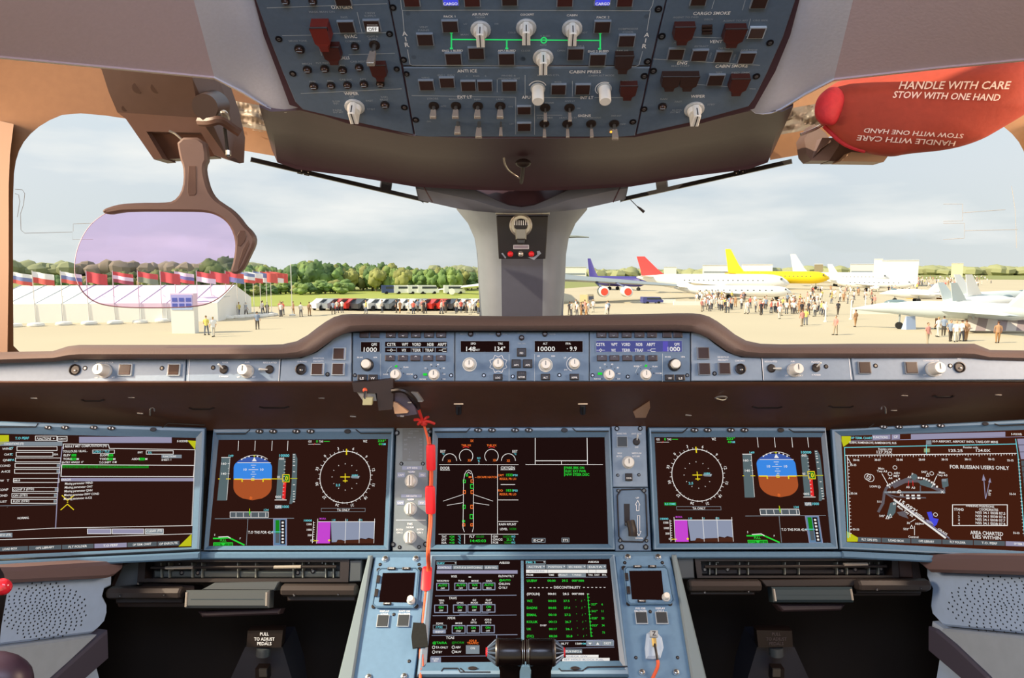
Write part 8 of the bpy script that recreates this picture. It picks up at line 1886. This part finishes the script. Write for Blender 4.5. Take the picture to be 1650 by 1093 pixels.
# ------------------------------------------------------------------ light, sky, camera
def area(name, loc, target, size, power, col, sy=None):
    l = bpy.data.lights.new(name, 'AREA'); l.energy = power; l.color = rgb(col)[:3]; l.shape = 'RECTANGLE'; l.size = size; l.size_y = sy or size
    o = bpy.data.objects.new(name, l); COL.objects.link(o); o.location = loc
    o.rotation_euler = (Vector(target)-Vector(loc)).to_track_quat('-Z', 'Y').to_euler(); return o
area('side_window_daylight', (-1.45, .75, 1.75), (0, 1.3, 1.2), .7, 26, (255, 222, 188), .5)
area('side_window_daylight', (1.45, .75, 1.75), (0, 1.3, 1.2), .7, 23, (255, 222, 190), .5)
area('dome_light', (0, -.25, 2.1), (0, 1.2, 1.0), 1.0, 15, (206, 222, 255), .5)
sl = bpy.data.lights.new('sun', 'SUN'); sl.energy = 6.5; sl.angle = .02; sl.color = rgb((255, 238, 205))[:3]
so = bpy.data.objects.new('sun', sl); COL.objects.link(so); so.rotation_euler = Vector((.9, .35, -.75)).to_track_quat('-Z', 'Y').to_euler()
w = bpy.data.worlds.new('sky'); sc.world = w; w.use_nodes = True; nt = w.node_tree; nt.nodes.clear()
def N(t, **k):
    n = nt.nodes.new(t)
    for a, b in k.items(): setattr(n, a, b)
    return n
tc = N('ShaderNodeTexCoord'); sp = N('ShaderNodeSeparateXYZ'); nt.links.new(tc.outputs['Generated'], sp.inputs[0])
cr = N('ShaderNodeValToRGB'); e = cr.color_ramp.elements
e[0].position = 0.0; e[0].color = rgb((206, 212, 212)); e[1].position = .45; e[1].color = rgb((196, 216, 238))
for pos, c in ((.05, (203, 213, 216)), (.12, (208, 218, 226)), (.22, (205, 222, 234))):
    q = e.new(pos); q.color = rgb(c)
nt.links.new(sp.outputs['Z'], cr.inputs['Fac'])
mp = N('ShaderNodeMapping'); mp.inputs['Scale'].default_value = (1.6, 1.6, 7.0); mp.inputs['Location'].default_value = (.35, .1, 0); nt.links.new(tc.outputs['Generated'], mp.inputs[0])
nz = N('ShaderNodeTexNoise'); nz.inputs['Scale'].default_value = 2.2; nz.inputs['Detail'].default_value = 6; nz.inputs['Roughness'].default_value = .5; nt.links.new(mp.outputs[0], nz.inputs['Vector'])
c2 = N('ShaderNodeValToRGB'); c2.color_ramp.elements[0].position = .42; c2.color_ramp.elements[0].color = (0, 0, 0, 1); c2.color_ramp.elements[1].position = .68; c2.color_ramp.elements[1].color = (1, 1, 1, 1)
nt.links.new(nz.outputs['Fac'], c2.inputs[0])
sideb = N('ShaderNodeMapRange'); sideb.inputs['From Min'].default_value = .25; sideb.inputs['From Max'].default_value = .75; sideb.inputs['To Max'].default_value = .6
ab = N('ShaderNodeMath', operation='ABSOLUTE'); nt.links.new(sp.outputs['X'], ab.inputs[0]); nt.links.new(ab.outputs[0], sideb.inputs['Value'])
ad = N('ShaderNodeMath', operation='MAXIMUM'); nt.links.new(c2.outputs[0], ad.inputs[0]); nt.links.new(sideb.outputs[0], ad.inputs[1])
mx = N('ShaderNodeMix', data_type='RGBA'); nt.links.new(ad.outputs[0], mx.inputs['Factor']); nt.links.new(cr.outputs[0], mx.inputs['A']); mx.inputs['B'].default_value = rgb((243, 243, 240))
bg = N('ShaderNodeBackground'); bg.inputs['Strength'].default_value = 1.06; nt.links.new(mx.outputs['Result'], bg.inputs['Color'])
ow = N('ShaderNodeOutputWorld'); nt.links.new(bg.outputs[0], ow.inputs[0])
cd = bpy.data.cameras.new('camera'); cd.sensor_width = 36; cd.lens = F/1650*36; cd.clip_start = .02; cd.clip_end = 5000
co = bpy.data.objects.new('camera', cd); COL.objects.link(co); co.location = CAM; co.rotation_euler = R3.to_euler(); sc.camera = co
sc.view_settings.view_transform = 'Standard'; sc.view_settings.look = 'None'; sc.view_settings.gamma = 1; sc.view_settings.exposure = 0; sc.view_settings.use_curve_mapping = False
sc.cycles.max_bounces = 8; sc.cycles.transparent_max_bounces = 16
